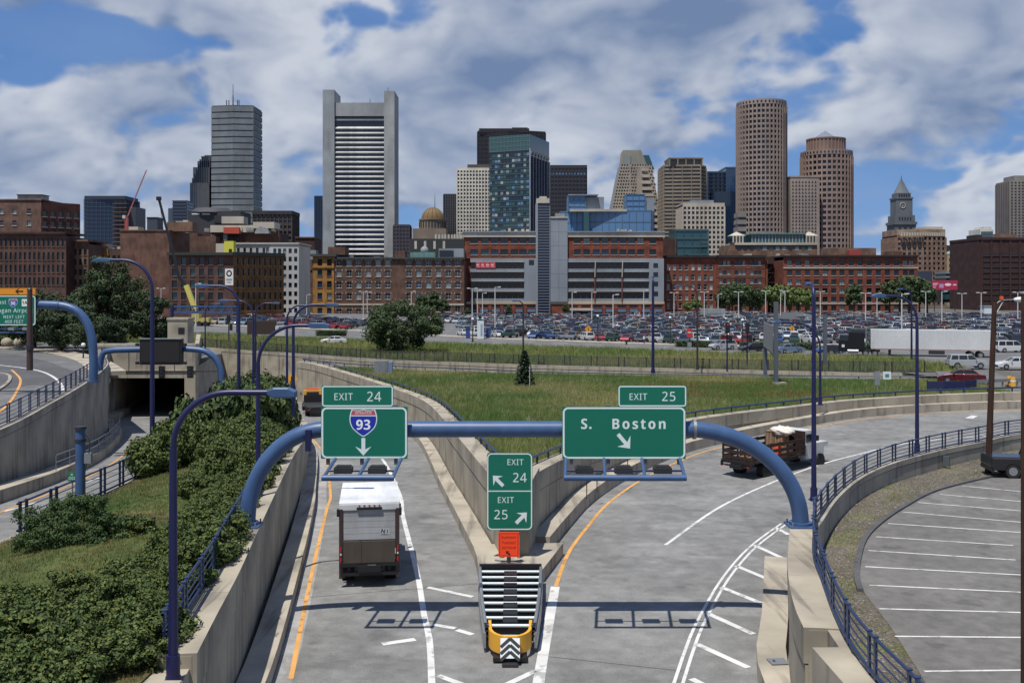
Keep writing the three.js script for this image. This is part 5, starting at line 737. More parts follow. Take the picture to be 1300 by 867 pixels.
// masonry front with real openings: each window a mesh with its pane
const winCache = {};
function windowGeo(w, h, style) { const k = w.toFixed(2) + h.toFixed(2) + style; if (winCache[k]) return winCache[k]; const f = .1, g = [box(w, f, .14, 0, h / 2 - f / 2), box(w, f, .14, 0, -h / 2 + f / 2), box(f, h - 2 * f, .14, -w / 2 + f / 2), box(f, h - 2 * f, .14, w / 2 - f / 2)]; if (style !== 'plain') g.push(box(w - 2 * f, f * .8, .12, 0, 0, .005)); if (style === 'double') g.push(box(f * .9, h - 2 * f, .13)); return winCache[k] = { frame: ready(g), pane: ready([box(w - f, h - f, .04, 0, 0, -.03)]) }; }
const sashW = M([.42, .42, .40], .6), sashD = M([.035, .04, .042], .5);
function front(o, { x0, x1, y0, y1, z = 0, cols, rows, w, h, wall, trim = stonePale, frame = sashD, style = 'sash', sill = true, dots = false, th = .45, panes = [gl.dark, gl.dark, gl.navy, gl.pale, gl.dark, gl.blue], skip, turn = 0, at = [0, 0, 0], lintel = false }) {
  const q = new THREE.Group(); q.name = 'front'; q.position.set(...at); q.rotation.y = turn; o.add(q);
  const g = [], xs = [...cols].sort((a, b) => a - b), ys = [...rows].sort((a, b) => a - b), zc = z - th / 2;
  let px = x0; for (const c of xs) { g.push(box(c - w / 2 - px, y1 - y0, th, (px + c - w / 2) / 2, (y0 + y1) / 2, zc)); px = c + w / 2; } g.push(box(x1 - px, y1 - y0, th, (x1 + px) / 2, (y0 + y1) / 2, zc));
  for (const c of xs) { let py = y0; for (const r of ys) { g.push(box(w, r - h / 2 - py, th - .02, c, (py + r - h / 2) / 2, zc)); py = r + h / 2; } g.push(box(w, y1 - py, th - .02, c, (y1 + py) / 2, zc)); }
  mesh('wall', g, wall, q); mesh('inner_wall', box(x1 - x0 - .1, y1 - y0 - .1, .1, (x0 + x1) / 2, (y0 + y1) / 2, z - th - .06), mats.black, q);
  const wg = windowGeo(w, h, style), tr = [];
  for (const c of xs) for (const r of ys) { if (skip && skip(c, r)) { g.push(box(w, h, th - .03, c, r, zc)); continue; } const f = mesh('window', wg.frame, frame, q); f.position.set(c, r, z - th + .12); mesh('pane', wg.pane, pick(panes), f); if (sill) tr.push(box(w + .25, .2, .22, c, r - h / 2 - .1, z + .04)); if (lintel) tr.push(box(w + .3, .26, .16, c, r + h / 2 + .13, z + .02)); if (dots) for (const s of [-1, 1]) tr.push(box(.38, .36, .14, c + s * (w / 2 + .22), r + h / 2 - .05, z + .02)); }
  if (tr.length) mass('stone_trim', tr, trim, q);
  return q;
}
const span = (a, b, n) => Array.from({ length: n }, (_, i) => a + (b - a) * (n === 1 ? .5 : i / (n - 1)));

{ // ---------------- central block with the garage front
  const { o, X, Y, R } = bld('garage_building', 'long red brick and grey block with dark garage bands and a louvred stair tower', 386, 588, 843); const D = -38;
  mesh('rear_mass', [R(589, 842.5, 301, 408, -1.0, D)], brickRed, o);
  mesh('parapet', [R(587, 682, 295, 301, .5, D), R(720.5, 844, 295, 301, .5, D)], stonePale, o); mesh('parapet_line', [R(586.5, 682, 293.6, 295, .9, D), R(720.5, 844.5, 293.6, 295, .9, D)], panelGrey, o);
  const cols = (list) => list.map(X);
  front(o, { x0: X(590), x1: X(682), y0: Y(328), y1: Y(301), cols: cols([602, 615.5, 628, 640, 653, 664, 675.5]), rows: [Y(305.5), Y(320)], w: 9.6 * .297, h: 2.15, wall: brickRed, lintel: false, sill: true, panes: [gl.dark, gl.blue, gl.teal, gl.navy, gl.pale], style: 'double' });
  front(o, { x0: X(720.5), x1: X(842), y0: Y(328), y1: Y(301), cols: cols([733, 745, 757, 768.5, 780, 791, 802, 813.5, 829]), rows: [Y(305.5), Y(320)], w: 8.6 * .297, h: 2.15, wall: brickRed, panes: [gl.dark, gl.blue, gl.teal, gl.dark, gl.pale], style: 'double' });
  const garage = (a, b, c0, c1) => { const g = []; mesh('garage_void', R(c0, c1, 331, 380, -2.6, -3.0), mats.black, o); for (const [t, f] of [[328, 332.5], [341.2, 345], [353.5, 357], [366, 370], [379, 383]]) { mesh('spandrel', R(a, c1, t, f, .35, -2.4), panelGrey, o); mesh('ledge', R(a, c1, f - .5, f + .2, .55, .3), stonePale, o); } for (const [t, f] of [[332.5, 341.2], [345, 353.5], [357, 366], [370, 379]]) { mesh('garage_glass', R(a + .5, c1, t, f, -.3, -.4), gl.brown, o); const n = Math.round((c1 - a) / 8); for (let i = 0; i <= n; i++) g.push(R(lerp(a + .6, c1 - .3, i / n), lerp(a + .6, c1 - .3, i / n) + .45, t, f, 0, -.5)); } mass('mullions', g, M([.07, .055, .05], .6), o); mesh('side_panel', R(c1, b, 328, 383, .32, -2.4), panelGrey, o); };
  garage(597, 682, 597, 665.5); garage(720.5, 843, 720.5, 824);
  mesh('small_window', R(671.5, 678, 330, 336.5, .36, .2), gl.dark, o); for (const y of [334, 345.5, 357.5, 370]) mesh('small_window', R(829.5, 835.5, y, y + 6, .36, .2), gl.dark, o);
  for (const x of [755, 789.5]) { mesh('brace', beam(new V3(X(x + .8), Y(330), 1.0), new V3(X(x), Y(352), 1.0), .35, .35), stonePale, o); mesh('brace_post', R(x - .6, x + .6, 352, 383, .9, .4), brickRed, o); }
  mesh('string_course', [R(592, 682, 383, 386, .6, -1), R(698, 843.5, 383, 386, .6, -1)], st([.56, .46, .33]), o);
  // ground floor: brick piers, shopfronts, awnings
  const shop = (a, b, n) => { const g = []; for (let i = 0; i <= n; i++) { const x = lerp(a, b, i / n); g.push(R(x - 1.6, x + 1.6, 386, 407, .45, -1)); } g.push(R(a, b, 386, 392, .35, -1)); mesh('brick_piers', g, brickRed, o); mesh('shop_glass', R(a, b, 392, 407, -.6, -.8), gl.teal, o); for (let i = 0; i < n; i++) { const x = lerp(a, b, (i + .5) / n), hw = (b - a) / n / 2 - 2.4; mesh('awning', R(x - hw, x + hw, 392.5, 396, .9, -.4), M([.10, .16, .26], .8), o); mesh('slot_window', R(x - hw, x + hw, 388, 390, .38, .2), gl.dark, o); } };
  shop(592, 682, 6); shop(720.5, 843, 8); mesh('brick_base', R(698, 720.5, 383, 407, .4, -2), brickRed, o);
  mesh('entrance_canopy', R(723, 752, 391.5, 394, 5, .4), stonePale, o);
  // stair tower
  mesh('tower_core', R(682.5, 698, 253, 405, .8, -8), gl.navy, o); for (let i = 0; i < 40; i++) mesh('louvre', R(683, 697.6, 262 + i * 3.55, 263.1 + i * 3.55, 1.25, .78), M([.13, .15, .2], .5), o); mesh('tower_edge', [R(680.2, 682.7, 258, 405, 1.3, -8), R(697.6, 698.3, 262, 405, 1.3, -2)], panelGrey, o); mesh('tower_head', [R(681, 697.5, 252, 258, 1.2, -6), R(685, 694, 249.5, 252, 1, -4)], stonePale, o);
  for (let i = 0; i < 6; i++) for (let j = 0; j < 2; j++) mesh('cladding_panel', R(698.4 + j * 11.1, 709.3 + j * 11.1, 277 + i * 17.7, 294.5 + i * 17.7, 1.0, -9), panelGrey, o); mesh('shaft_cap', R(698, 721, 275.3, 277, 1.3, -9), stonePale, o); mesh('roof_fan', R(705, 717, 270.5, 275.3, -1, -4), plant, o);
  // parking banner
  const t = canvasTex(256, 84, (x, w, h) => { x.fillStyle = '#b93848'; x.fillRect(0, 0, w, h); for (let i = 0; i < 4; i++) for (let k = 0; k < 3; k++) { x.fillStyle = k % 2 ? '#e9d6d2' : '#d8868a'; x.fillRect(10 + i * 62, 12 + k * 22, rr(30, 54), 13); } }); const bn = mesh('banner', keep(new THREE.BoxGeometry(X(629) - X(604), 2.2, .06).translate((X(604) + X(629)) / 2, Y(336.7), .5)), new THREE.MeshStandardMaterial({ map: t, roughness: .8 }), o);
  for (const x of [645, 653, 662, 668, 786, 790, 795, 801]) mesh('roof_unit', R(x, x + rr(1.5, 4), rr(288, 291), 294, -4, -8), stonePale, o);
}
{ // ---------------- brick warehouse with ochre corner
  const d = 372, { o, X, Y, R } = bld('brick_warehouse', 'brown brick warehouse with an ochre corner bay behind the big round tree', d, 394, 590), u = d / F;
  mesh('rear_mass', R(396, 589, 330, 412, -.5, -26), brickBrown, o);
  front(o, { x0: X(424), x1: X(496), y0: Y(412), y1: Y(328.5), cols: [430, 443, 455, 467.5, 480, 492].map(X), rows: [396, 376, 361.5, 347, 333.8].map(Y), w: 6.6 * u, h: 2.3, wall: brickBrown, dots: true, frame: sashW, style: 'double' });
  mesh('blank_pier', R(496, 513, 328, 412, .04, -.6), brickBrown, o);
  front(o, { x0: X(513), x1: X(589), y0: Y(412), y1: Y(328.5), cols: [519, 531.5, 544, 556.5, 569, 581].map(X), rows: [392, 376, 361.5, 347, 333.8].map(Y), w: 6.6 * u, h: 2.3, wall: brickBrown, dots: true, frame: sashW, style: 'double' });
  front(o, { x0: X(397), x1: X(424), y0: Y(412), y1: Y(325), z: .35, cols: [406, 418].map(X), rows: [395, 376, 361, 346.5, 333].map(Y), w: 6 * u, h: 2.4, wall: ochre, trim: ochre });
  for (const y of [338, 384]) mesh('string_course', R(396.5, 424, y, y + 2, .7, -.2), ochre, o);
  mesh('cornice', [R(394, 427, 322.5, 325.5, 1.2, -8), R(427, 590, 326.5, 328.7, .8, -8)], M([.05, .06, .055], .7), o); mesh('ground_course', R(424, 589, 385.5, 387.5, .2, -.3), stonePale, o);
  mesh('penthouse', [R(414, 436, 313, 323, -3, -12)], brickBrown, o); mesh('penthouse', R(500, 513, 318, 327, -3, -9), brickBrown, o); mesh('skylight', R(520, 552, 320, 327, -2, -10), copper, o); mesh('roof_tank', new THREE.SphereGeometry(1.5, 12, 8).translate(X(537), Y(317), -6), plant, o); mesh('roof_office', R(556, 588, 315, 327, -3, -14), panelGrey, o); mesh('office_window', R(557, 575, 317.5, 325, -2.8, -3.2), gl.dark, o); roofClutter(o, X(430), X(500), Y(327), 4, 20, 9, 2.4);
}
{ // ---------------- red brick row on the right
  const d = 395, u = d / F;
  const a = bld('brick_block', 'red brick block with white sash windows right of the grey garage block', d, 843.5, 910); mesh('rear_mass', a.R(844, 909.8, 330, 408, -.5, -24), brickRed, a.o);
  front(a.o, { x0: a.X(844), x1: a.X(910), y0: a.Y(408), y1: a.Y(327), cols: [849, 856.5, 864, 872, 880, 888, 896, 903].map(a.X), rows: [388, 377, 364, 352, 339].map(a.Y), w: 4.2 * u, h: 2.3, wall: brickRed, frame: sashW, panes: [gl.pale, gl.dark, gl.blind, gl.dark, gl.pale] }); mesh('cornice', a.R(843, 911, 324.5, 327, .9, -24), roofDark, a.o); mesh('shop_band', a.R(844, 910, 396, 398, .3, -.3), stonePale, a.o); roofClutter(a.o, a.X(850), a.X(905), a.Y(326), 3, 20, 6, 2.2);
  const b = bld('brick_block', 'red brick block with triple windows in the middle of the right row', d, 910, 976); mesh('rear_mass', b.R(910.4, 975.5, 330, 408, -.5, -24), brickRed, b.o);
  front(b.o, { x0: b.X(910.2), x1: b.X(972), y0: b.Y(408), y1: b.Y(327), cols: [915.5, 920.5, 925.5, 935, 940, 945, 955, 960, 965].map(b.X), rows: [392, 380.5, 369, 357, 346, 334].map(b.Y), w: 4.3 * u, h: 1.9, wall: brickRed, panes: [gl.dark, gl.navy, gl.dark, gl.pale] }); mesh('cornice', b.R(909.8, 973, 324, 327, .9, -24), roofDark, b.o); for (const y of [339.5, 351.5, 363, 374.5]) mesh('string_course', b.R(910.2, 972, y, y + .9, .1, -.2), brickPale, b.o); roofClutter(b.o, b.X(915), b.X(970), b.Y(325), 3, 20, 6, 2.6);
  const l = bld('stair_link', 'narrow dark brick link with fire stairs between two red blocks', d + 8, 972, 996); mesh('wall', l.R(972.5, 995, 327, 408, 0, -14), brickDark, l.o); for (let i = 0; i < 6; i++) { mesh('landing', l.R(972.5, 982, 334 + i * 12, 335.2 + i * 12, 1.6, .1), mats.darkMetal, l.o); mesh('stair_flight', beam(new V3(l.X(974), l.Y(345 + i * 12), 1.0), new V3(l.X(981), l.Y(335 + i * 12), 1.0), .7, .12), mats.darkMetal, l.o); mesh('window', l.R(985, 991, 336 + i * 12, 343 + i * 12, .05, -.2), gl.dark, l.o); }
  const c = bld('brick_block', 'long red brick block with pale string courses at the right of the row', d - 6, 995, 1166); const uc = (d - 6) / F; mesh('rear_mass', c.R(995.4, 1165.5, 330, 408, -.5, -26), brickRed, c.o);
  front(c.o, { x0: c.X(995.2), x1: c.X(1165.6), y0: c.Y(408), y1: c.Y(326), cols: [1003, 1014, 1025.5, 1037, 1048, 1059, 1069.5, 1081, 1092.5, 1104, 1115.5, 1127, 1138.5, 1150, 1158].map(c.X), rows: [391.5, 380, 369, 358, 346.5, 334].map(c.Y), w: 6.4 * uc, h: 2.0, wall: brickRed, style: 'double', panes: [gl.dark, gl.pale, gl.dark, gl.navy, gl.dark], sill: true }); mesh('cornice', c.R(994.5, 1166.5, 323.8, 326, .9, -26), roofDark, c.o); for (const y of [339.2, 384.5]) mesh('string_course', c.R(995, 1166, y, y + 1.6, .22, -.2), stonePale, c.o); mesh('shopfront', c.R(996, 1165, 398, 407, .25, -.3), gl.dark, c.o);
  mesh('penthouse', [c.R(1058, 1120, 314, 324, -6, -16)], brickPale, c.o); mesh('lift_house', c.R(1083, 1098, 317, 324, -4, -10), M([.30, .05, .04], .8), c.o); roofClutter(c.o, c.X(1000), c.X(1050), c.Y(325), 3, 22, 8, 3);
  // pavilion storey above the row
  const p = bld('pavilion_block', 'pale stone and green glass upper storeys rising behind the red brick row', 430, 925, 1040); mesh('lower_wall', p.R(925, 1038, 311, 330, 0, -20), brickPale, p.o); mesh('balustrade', p.R(933, 1038, 308, 311, .6, -18), stonePale, p.o); mesh('glazed_gallery', p.R(955, 1022, 297, 308, -.4, -16), gl.teal, p.o); for (const x of [937, 1030]) { for (let i = 0; i < 4; i++) mesh('column', p.R(x - 6.5 + i * 4, x - 5 + i * 4, 299, 308, .4, -.4), stonePale, p.o); mesh('pavilion_core', p.R(x - 7, x + 8, 299, 308, -.6, -9), gl.dark, p.o); mesh('pavilion_roof', new THREE.ConeGeometry(4.6, 1.9, 4).rotateY(Math.PI / 4).scale(1, 1, .9).translate(p.X(x + .5), p.Y(299) + .9, -3.5), stonePale, p.o); } const mul = []; for (let i = 0; i < 16; i++) mul.push(p.R(955 + i * 4.3, 955.7 + i * 4.3, 297, 308, -.3, -.6)); mass('mullions', mul, stonePale, p.o); mesh('gallery_roof', p.R(953, 1024, 295.6, 297.2, .3, -16), copper, p.o); for (let i = 0; i < 12; i++) mesh('window', p.R(936 + i * 8.2, 941 + i * 8.2, 313, 318, .05, -.3), pick([gl.dark, gl.pale, gl.teal]), p.o);
  const g = bld('glass_block', 'low teal glass block with a red brick side above the garage roofline', 470, 843, 902); mesh('brick_side', g.R(843, 860, 303, 330, 0, -22), brickDark, g.o); tower(g.o, rectPlan(g.X(858), g.X(900), 0, 20), 0, g.Y(293), 10, { span: .2, wall: M([.06, .11, .12], .4), glass: gl.teal, pier: 3.4, pierW: .18, inset: .25 });
}
{ // ---------------- left: old brick blocks
  const d = 300, u = d / F;
  const w = bld('brick_wall_block', 'broad blank brown brick side wall behind the dark trees', 318, 152, 216); mesh('side_wall', w.R(152, 214.5, 293, 420, 0, -20), st([.17, .085, .06], T.brick), w.o); mesh('coping', w.R(151.6, 215, 291.8, 293, .25, -20), brickPale, w.o); for (let i = 0; i < 4; i++) mesh('brick_patch', w.R(156 + i * 15, 163 + i * 14, 300 + i * 17, 318 + i * 18, .02, -.2), st([.20, .105, .075], T.brick), w.o); mesh('roof_hut', w.R(158, 170, 287, 292, -3, -8), stonePale, w.o); mesh('stair_hut', w.R(207, 240, 281, 293, -3, -9), brickPale, w.o);
  // corner warehouse: long lit side and receding ochre side
  const c = bld('corner_warehouse', 'brown brick corner warehouse with arched windows and a dark cornice', 292, 213, 343); const f = 292 / F; mesh('rear_mass', c.R(214, 294, 324, 420, -.5, -30), brickBrown, c.o);
  front(c.o, { x0: c.X(213.5), x1: c.X(295.5), y0: c.Y(420), y1: c.Y(324), cols: [221, 232.5, 244, 255.5, 267, 279.5].map(c.X), rows: [390, 376, 360.5, 345.5, 331.5].map(c.Y), w: 6.4 * f, h: 2.15, wall: st([.125, .062, .047], T.brick), trim: brickPale, panes: [gl.dark, gl.teal, gl.dark] }); mesh('cornice', c.R(212.5, 296.6, 320.5, 324, 1, -30), M([.03, .035, .03], .8), c.o);
  const L = 17.6, an = 1.0; front(c.o, { x0: 0, x1: L, y0: c.Y(420), y1: c.Y(323.6), cols: span(1.3, L - 1.3, 9), rows: [390, 376, 360.5, 345.5, 331.5].map(c.Y), w: .95, h: 2.1, wall: st([.20, .10, .035], T.brick), trim: ochre, turn: an * .86, at: [c.X(295.6), 0, .02], panes: [gl.dark, gl.brown] }); { const k = part('side_cornice', c.o); k.position.set(c.X(295.6), 0, .02); k.rotation.y = an * .86; mesh('cornice', box(L, 1, 2, L / 2, c.Y(322), -.1), M([.03, .035, .03], .8), k); }
  // white office behind
  const v = bld('white_block', 'white office block with square dark windows behind the corner warehouse', 330, 296, 380); const g = 330 / F; mesh('rear_mass', v.R(300, 378, 311, 415, -.5, -20), stonePale, v.o);
  front(v.o, { x0: v.X(342), x1: v.X(379), y0: v.Y(415), y1: v.Y(310), cols: [348.5, 354.5, 361, 368, 375].map(v.X), rows: [394, 383.5, 373, 362, 351, 340, 329, 318.5].map(v.Y), w: 4.0 * g, h: 1.55, wall: st([.60, .60, .58]), sill: false, style: 'plain' }); front(v.o, { x0: v.X(296), x1: v.X(342), y0: v.Y(415), y1: v.Y(310), z: -.1, cols: [302, 310, 318, 326, 334.5, 339].map(v.X), rows: [318, 329].map(v.Y), w: 3.4 * g, h: 1.6, wall: st([.5, .5, .47]), sill: false, style: 'plain' }); mesh('parapet', v.R(295.5, 379.5, 308, 310, .3, -20), stonePale, v.o);
  const y = bld('yellow_hut', 'bright yellow-green lift hut on the white block roof', 322, 283, 297); mesh('hut_wall', y.R(284, 296, 306, 322, 0, -3), M([.62, .58, .06], .7), y.o); mesh('hut_door', y.R(290, 294, 316, 322, .05, -.1), mats.black, y.o); mesh('hut_side', y.R(273, 284, 309, 322, -.4, -4), stonePale, y.o);
  // sign on the corner
  const s = bld('wall_sign', 'white upright sign with a black ring on the warehouse corner', 289, 285, 297, 0, undefined, 'sign'); const tx = canvasTex(96, 170, (x, a, b) => { x.fillStyle = '#d9d9d4'; x.fillRect(0, 0, a, b); x.strokeStyle = '#15181c'; x.lineWidth = 15; x.beginPath(); x.arc(a / 2, 50, 26, 0, 7); x.stroke(); x.fillStyle = '#8c9096'; x.fillRect(14, 104, a - 28, 22); x.fillRect(22, 136, a - 44, 14); }); mesh('board', s.R(285.2, 295.6, 341, 362, 0, -.25), mats.signWhite, s.o); mesh('board_face', keep(new THREE.PlaneGeometry(s.X(295.6) - s.X(285.2), s.Y(341) - s.Y(362)).translate((s.X(285.2) + s.X(295.6)) / 2, (s.Y(341) + s.Y(362)) / 2, .012)), new THREE.MeshStandardMaterial({ map: tx, roughness: .7 }), s.o);
  // roofs rising behind
  const r = bld('roofscape_block', 'jumble of brick walls, pale roofs and vents above the corner warehouse', 345, 240, 350); mesh('brick_wall', [r.R(215, 250, 296, 330, 0, -12), r.R(240, 274, 300, 330, .5, -10)], brickBrown, r.o); mesh('pale_roof', [r.R(262, 318, 285, 294, -4, -16), r.R(318, 345, 281, 289, -3, -12)], stonePale, r.o); mesh('brick_storey', [r.R(240, 350, 294, 312, -5, -20)], brickDark, r.o); mesh('red_container', r.R(281, 301, 288, 296, -2, -6), M([.42, .07, .04], .8), r.o); mesh('chimney_stack', [r.R(223, 233, 281, 297, .5, -3), r.R(232, 238, 279.5, 296, .2, -2)], stonePale, r.o); for (let i = 0; i < 5; i++) mesh('window', r.R(262 + i * 8, 267 + i * 8, 297, 304, -4.8, -5.3), pick([gl.pale, gl.dark]), r.o); mesh('arched_roof', new THREE.CylinderGeometry(2.4, 2.4, 12, 16, 1, false, 0, Math.PI).rotateX(Math.PI / 2).rotateZ(Math.PI / 2).translate(r.X(330), r.Y(296), -8), plant, r.o); roofClutter(r.o, r.X(245), r.X(345), r.Y(292), 4, 16, 22, 2.6);
  // brick behind the ochre corner
  const q = bld('brick_annex', 'plain brown brick annex left of the ochre corner bay', 385, 370, 398); mesh('wall', [q.R(379, 397, 343, 415, 0, -20), q.R(380, 394, 329, 343, -3, -16)], brickBrown, q.o); mesh('upper_wall', q.R(366, 391, 300, 330, -12, -26), brickDark, q.o); mesh('coping', [q.R(378.6, 397, 341.6, 343, .3, -20), q.R(366, 391.5, 298.6, 300, -11.6, -26)], brickPale, q.o); mesh('roof_house', q.R(384, 398, 317, 331, -4, -9), panelGrey, q.o);
  // tall block on the far left: lit side, and a side with shade darkened into its brick colour
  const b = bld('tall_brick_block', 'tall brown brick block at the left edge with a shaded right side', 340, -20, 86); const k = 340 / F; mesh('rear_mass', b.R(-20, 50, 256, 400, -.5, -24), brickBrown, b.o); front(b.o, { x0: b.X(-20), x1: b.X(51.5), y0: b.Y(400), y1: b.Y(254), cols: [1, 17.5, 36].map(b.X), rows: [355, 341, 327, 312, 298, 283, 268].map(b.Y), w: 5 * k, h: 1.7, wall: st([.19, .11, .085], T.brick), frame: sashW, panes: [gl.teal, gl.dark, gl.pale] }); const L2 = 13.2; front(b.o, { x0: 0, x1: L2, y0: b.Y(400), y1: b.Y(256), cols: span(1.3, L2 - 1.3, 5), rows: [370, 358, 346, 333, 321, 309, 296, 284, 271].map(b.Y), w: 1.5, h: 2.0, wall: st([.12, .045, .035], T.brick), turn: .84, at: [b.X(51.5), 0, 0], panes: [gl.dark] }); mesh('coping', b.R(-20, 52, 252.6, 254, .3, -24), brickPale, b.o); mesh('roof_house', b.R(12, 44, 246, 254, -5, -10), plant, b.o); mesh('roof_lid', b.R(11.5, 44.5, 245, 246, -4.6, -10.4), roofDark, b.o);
  const e = bld('low_brick_block', 'long low brick block with close tall windows under the tall left block', 315, -20, 84); mesh('rear_mass', e.R(-20, 82, 300, 400, -.5, -14), brickDark, e.o); front(e.o, { x0: e.X(-20), x1: e.X(83), y0: e.Y(400), y1: e.Y(297), cols: span(-17, 79, 17).map(e.X), rows: [357, 341, 325, 308].map(e.Y), w: 3.0 * .242, h: 2.4, wall: st([.12, .062, .048], T.brick), trim: brickPale, panes: [gl.dark, gl.brown] }); mesh('cornice', e.R(-20, 83.5, 294.5, 297, .7, -14), brickDark, e.o);
  const m = bld('tan_brick_block', 'tan brick block four windows wide right of the tall left block', 322, 83, 112); mesh('rear_mass', m.R(84, 111, 310, 400, -.5, -16), brickPale, m.o); front(m.o, { x0: m.X(83.3), x1: m.X(111.5), y0: m.Y(400), y1: m.Y(306), cols: [88, 94.5, 101, 107.5].map(m.X), rows: [371, 358.5, 345.5, 332.5, 320].map(m.Y), w: 3.6 * .248, h: 1.9, wall: st([.20, .125, .085], T.brick), trim: brickPale, panes: [gl.dark] }); mesh('cornice', m.R(82.8, 112, 304.5, 306.6, .8, -16), brickPale, m.o);
  const n = bld('low_shed_block', 'low pale roofed brick block between the tan block and the blank wall', 335, 111, 156); mesh('brick_wall', n.R(111, 156, 316, 400, 0, -20), st([.12, .07, .055], T.brick), n.o); mesh('white_storey', n.R(112, 130, 309, 317, .2, -8), stonePale, n.o); mesh('ochre_gable', n.R(129, 137, 316, 330, .3, -4), ochre, n.o); for (let i = 0; i < 6; i++) mesh('window', n.R(114 + i * 7, 118 + i * 7, 324, 331, .05, -.3), gl.dark, n.o); roofClutter(n.o, n.X(114), n.X(154), n.Y(316), 3, 18, 14, 2.4);
}
// ---------------- towers
{ const d = 900, { o, X, Y, R, u } = bld('slab_tower', 'tall silver tower with two solid side piers and white ledges', d, 410, 501); const D = -30; mesh('side_pier', R(410, 424.8, 114.5, 330, 2.5, D), st([.34, .37, .40]), o); mesh('side_pier', R(487.8, 501, 116, 330, 2.5, D), st([.40, .42, .43]), o); mesh('top_wall', R(425, 487.5, 130.5, 147.5, .8, D), st([.36, .38, .40]), o); mesh('glass_core', R(425, 487.5, 147, 330, -1.2, D), gl.navy, o); mesh('dark_storey', R(425, 487.5, 151, 153, 0, -1.4), panelGrey, o);
  const s = new THREE.Shape([[0, 0], [2.2, .35], [2.2, 1.0], [0, 2.35]].map((p) => new THREE.Vector2(...p))), hood = ready([new THREE.ExtrudeGeometry(s, { depth: (487.4 - 425.2) * u, bevelEnabled: false }).rotateY(-Math.PI / 2)]); for (let i = 0; i < 27; i++) { const h = mesh('ledge', hood, st([.74, .74, .73]), o); h.position.set(X(487.4), Y(164 + i * 6.15), -1.2); }
  roofClutter(o, X(432), X(482), Y(130.6), 6, 24, 6, 3); mesh('mast', cyl(.3, .2, 5, X(468), Y(130.5), -8, 6), mats.darkMetal, o); mesh('mast', cyl(.3, .2, 5, X(491), Y(116), -8, 6), mats.darkMetal, o); }
{ const d = 1150, { o, X, Y, u } = bld('banded_tower', 'grey banded office tower with cut corner and antenna mast', d, 263, 321.5); const plan = [[X(263), 18], [X(266), 5], [X(292), 1], [X(295), 0], [X(320.5), 3], [X(321.5), 40], [X(263), 40]]; tower(o, plan, 0, Y(141), 30, { span: .80, wall: st([.215, .245, .265]), glass: gl.navy, inset: .7, single: false }); mesh('crown', new THREE.ExtrudeGeometry(new THREE.Shape(plan.map((p) => new THREE.Vector2(p[0] * .97, p[1] * .97 + .6))), { depth: Y(133) - Y(141), bevelEnabled: false }).rotateX(-Math.PI / 2).translate(0, Y(141), 0), st([.13, .15, .17]), o); mesh('mast', [cyl(1, .8, Y(118) - Y(133), X(291), Y(133), -14, 8), cyl(.5, .35, Y(104) - Y(118), X(291), Y(118), -14, 6)], mats.galv, o); for (const x of [284, 287, 298, 300]) mesh('dish_post', cyl(.5, .5, 7, X(x), Y(133), -10, 6), mats.darkMetal, o);
  const b = bld('stepped_tower', 'dark stepped tower just left of the banded grey tower', 1260, 240, 264); const m = st([.10, .11, .13]); for (const [a, t] of [[240.5, 232], [244, 212], [249, 204], [254, 198], [257, 196]]) { const pl = rectPlan(b.X(a), b.X(265), 8 + (a - 240) * .3, 34); mesh('stage', b.R(a, 265, t, 380, -(a - 240) * .4, -34), m, b.o); } const fins = []; for (let i = 0; i < 10; i++) fins.push(b.R(241 + i * 2.3, 242 + i * 2.3, Math.max(198, 232 - i * 6), 380, .6 - i * .2, -4)); mass('fins', fins, gl.navy, b.o); }
{ const d = 800, { o, X, Y, R } = bld('dark_glass_tower', 'dark blue glass block below the construction crane', d, 106, 170); const pl = [[X(106), 0], [X(142), 2], [X(158), 4], [X(159), 30], [X(106), 30]]; tower(o, pl, 0, Y(253), 26, { span: .22, wall: M([.04, .06, .10], .5), glass: gl.navy, pier: 3, pierW: .45, inset: .3 }); mesh('slanted_top', R(106, 158, 248.5, 253, -.5, -28), M([.025, .035, .06], .6), o); mesh('lower_wing', R(158.5, 169, 262, 385, -4, -26), M([.05, .055, .07], .5), o); for (let i = 0; i < 22; i++) mesh('floor_slab', R(143, 161, 258 + i * 5.4, 259.2 + i * 5.4, 1.5, -3), st([.16, .10, .09]), o); }
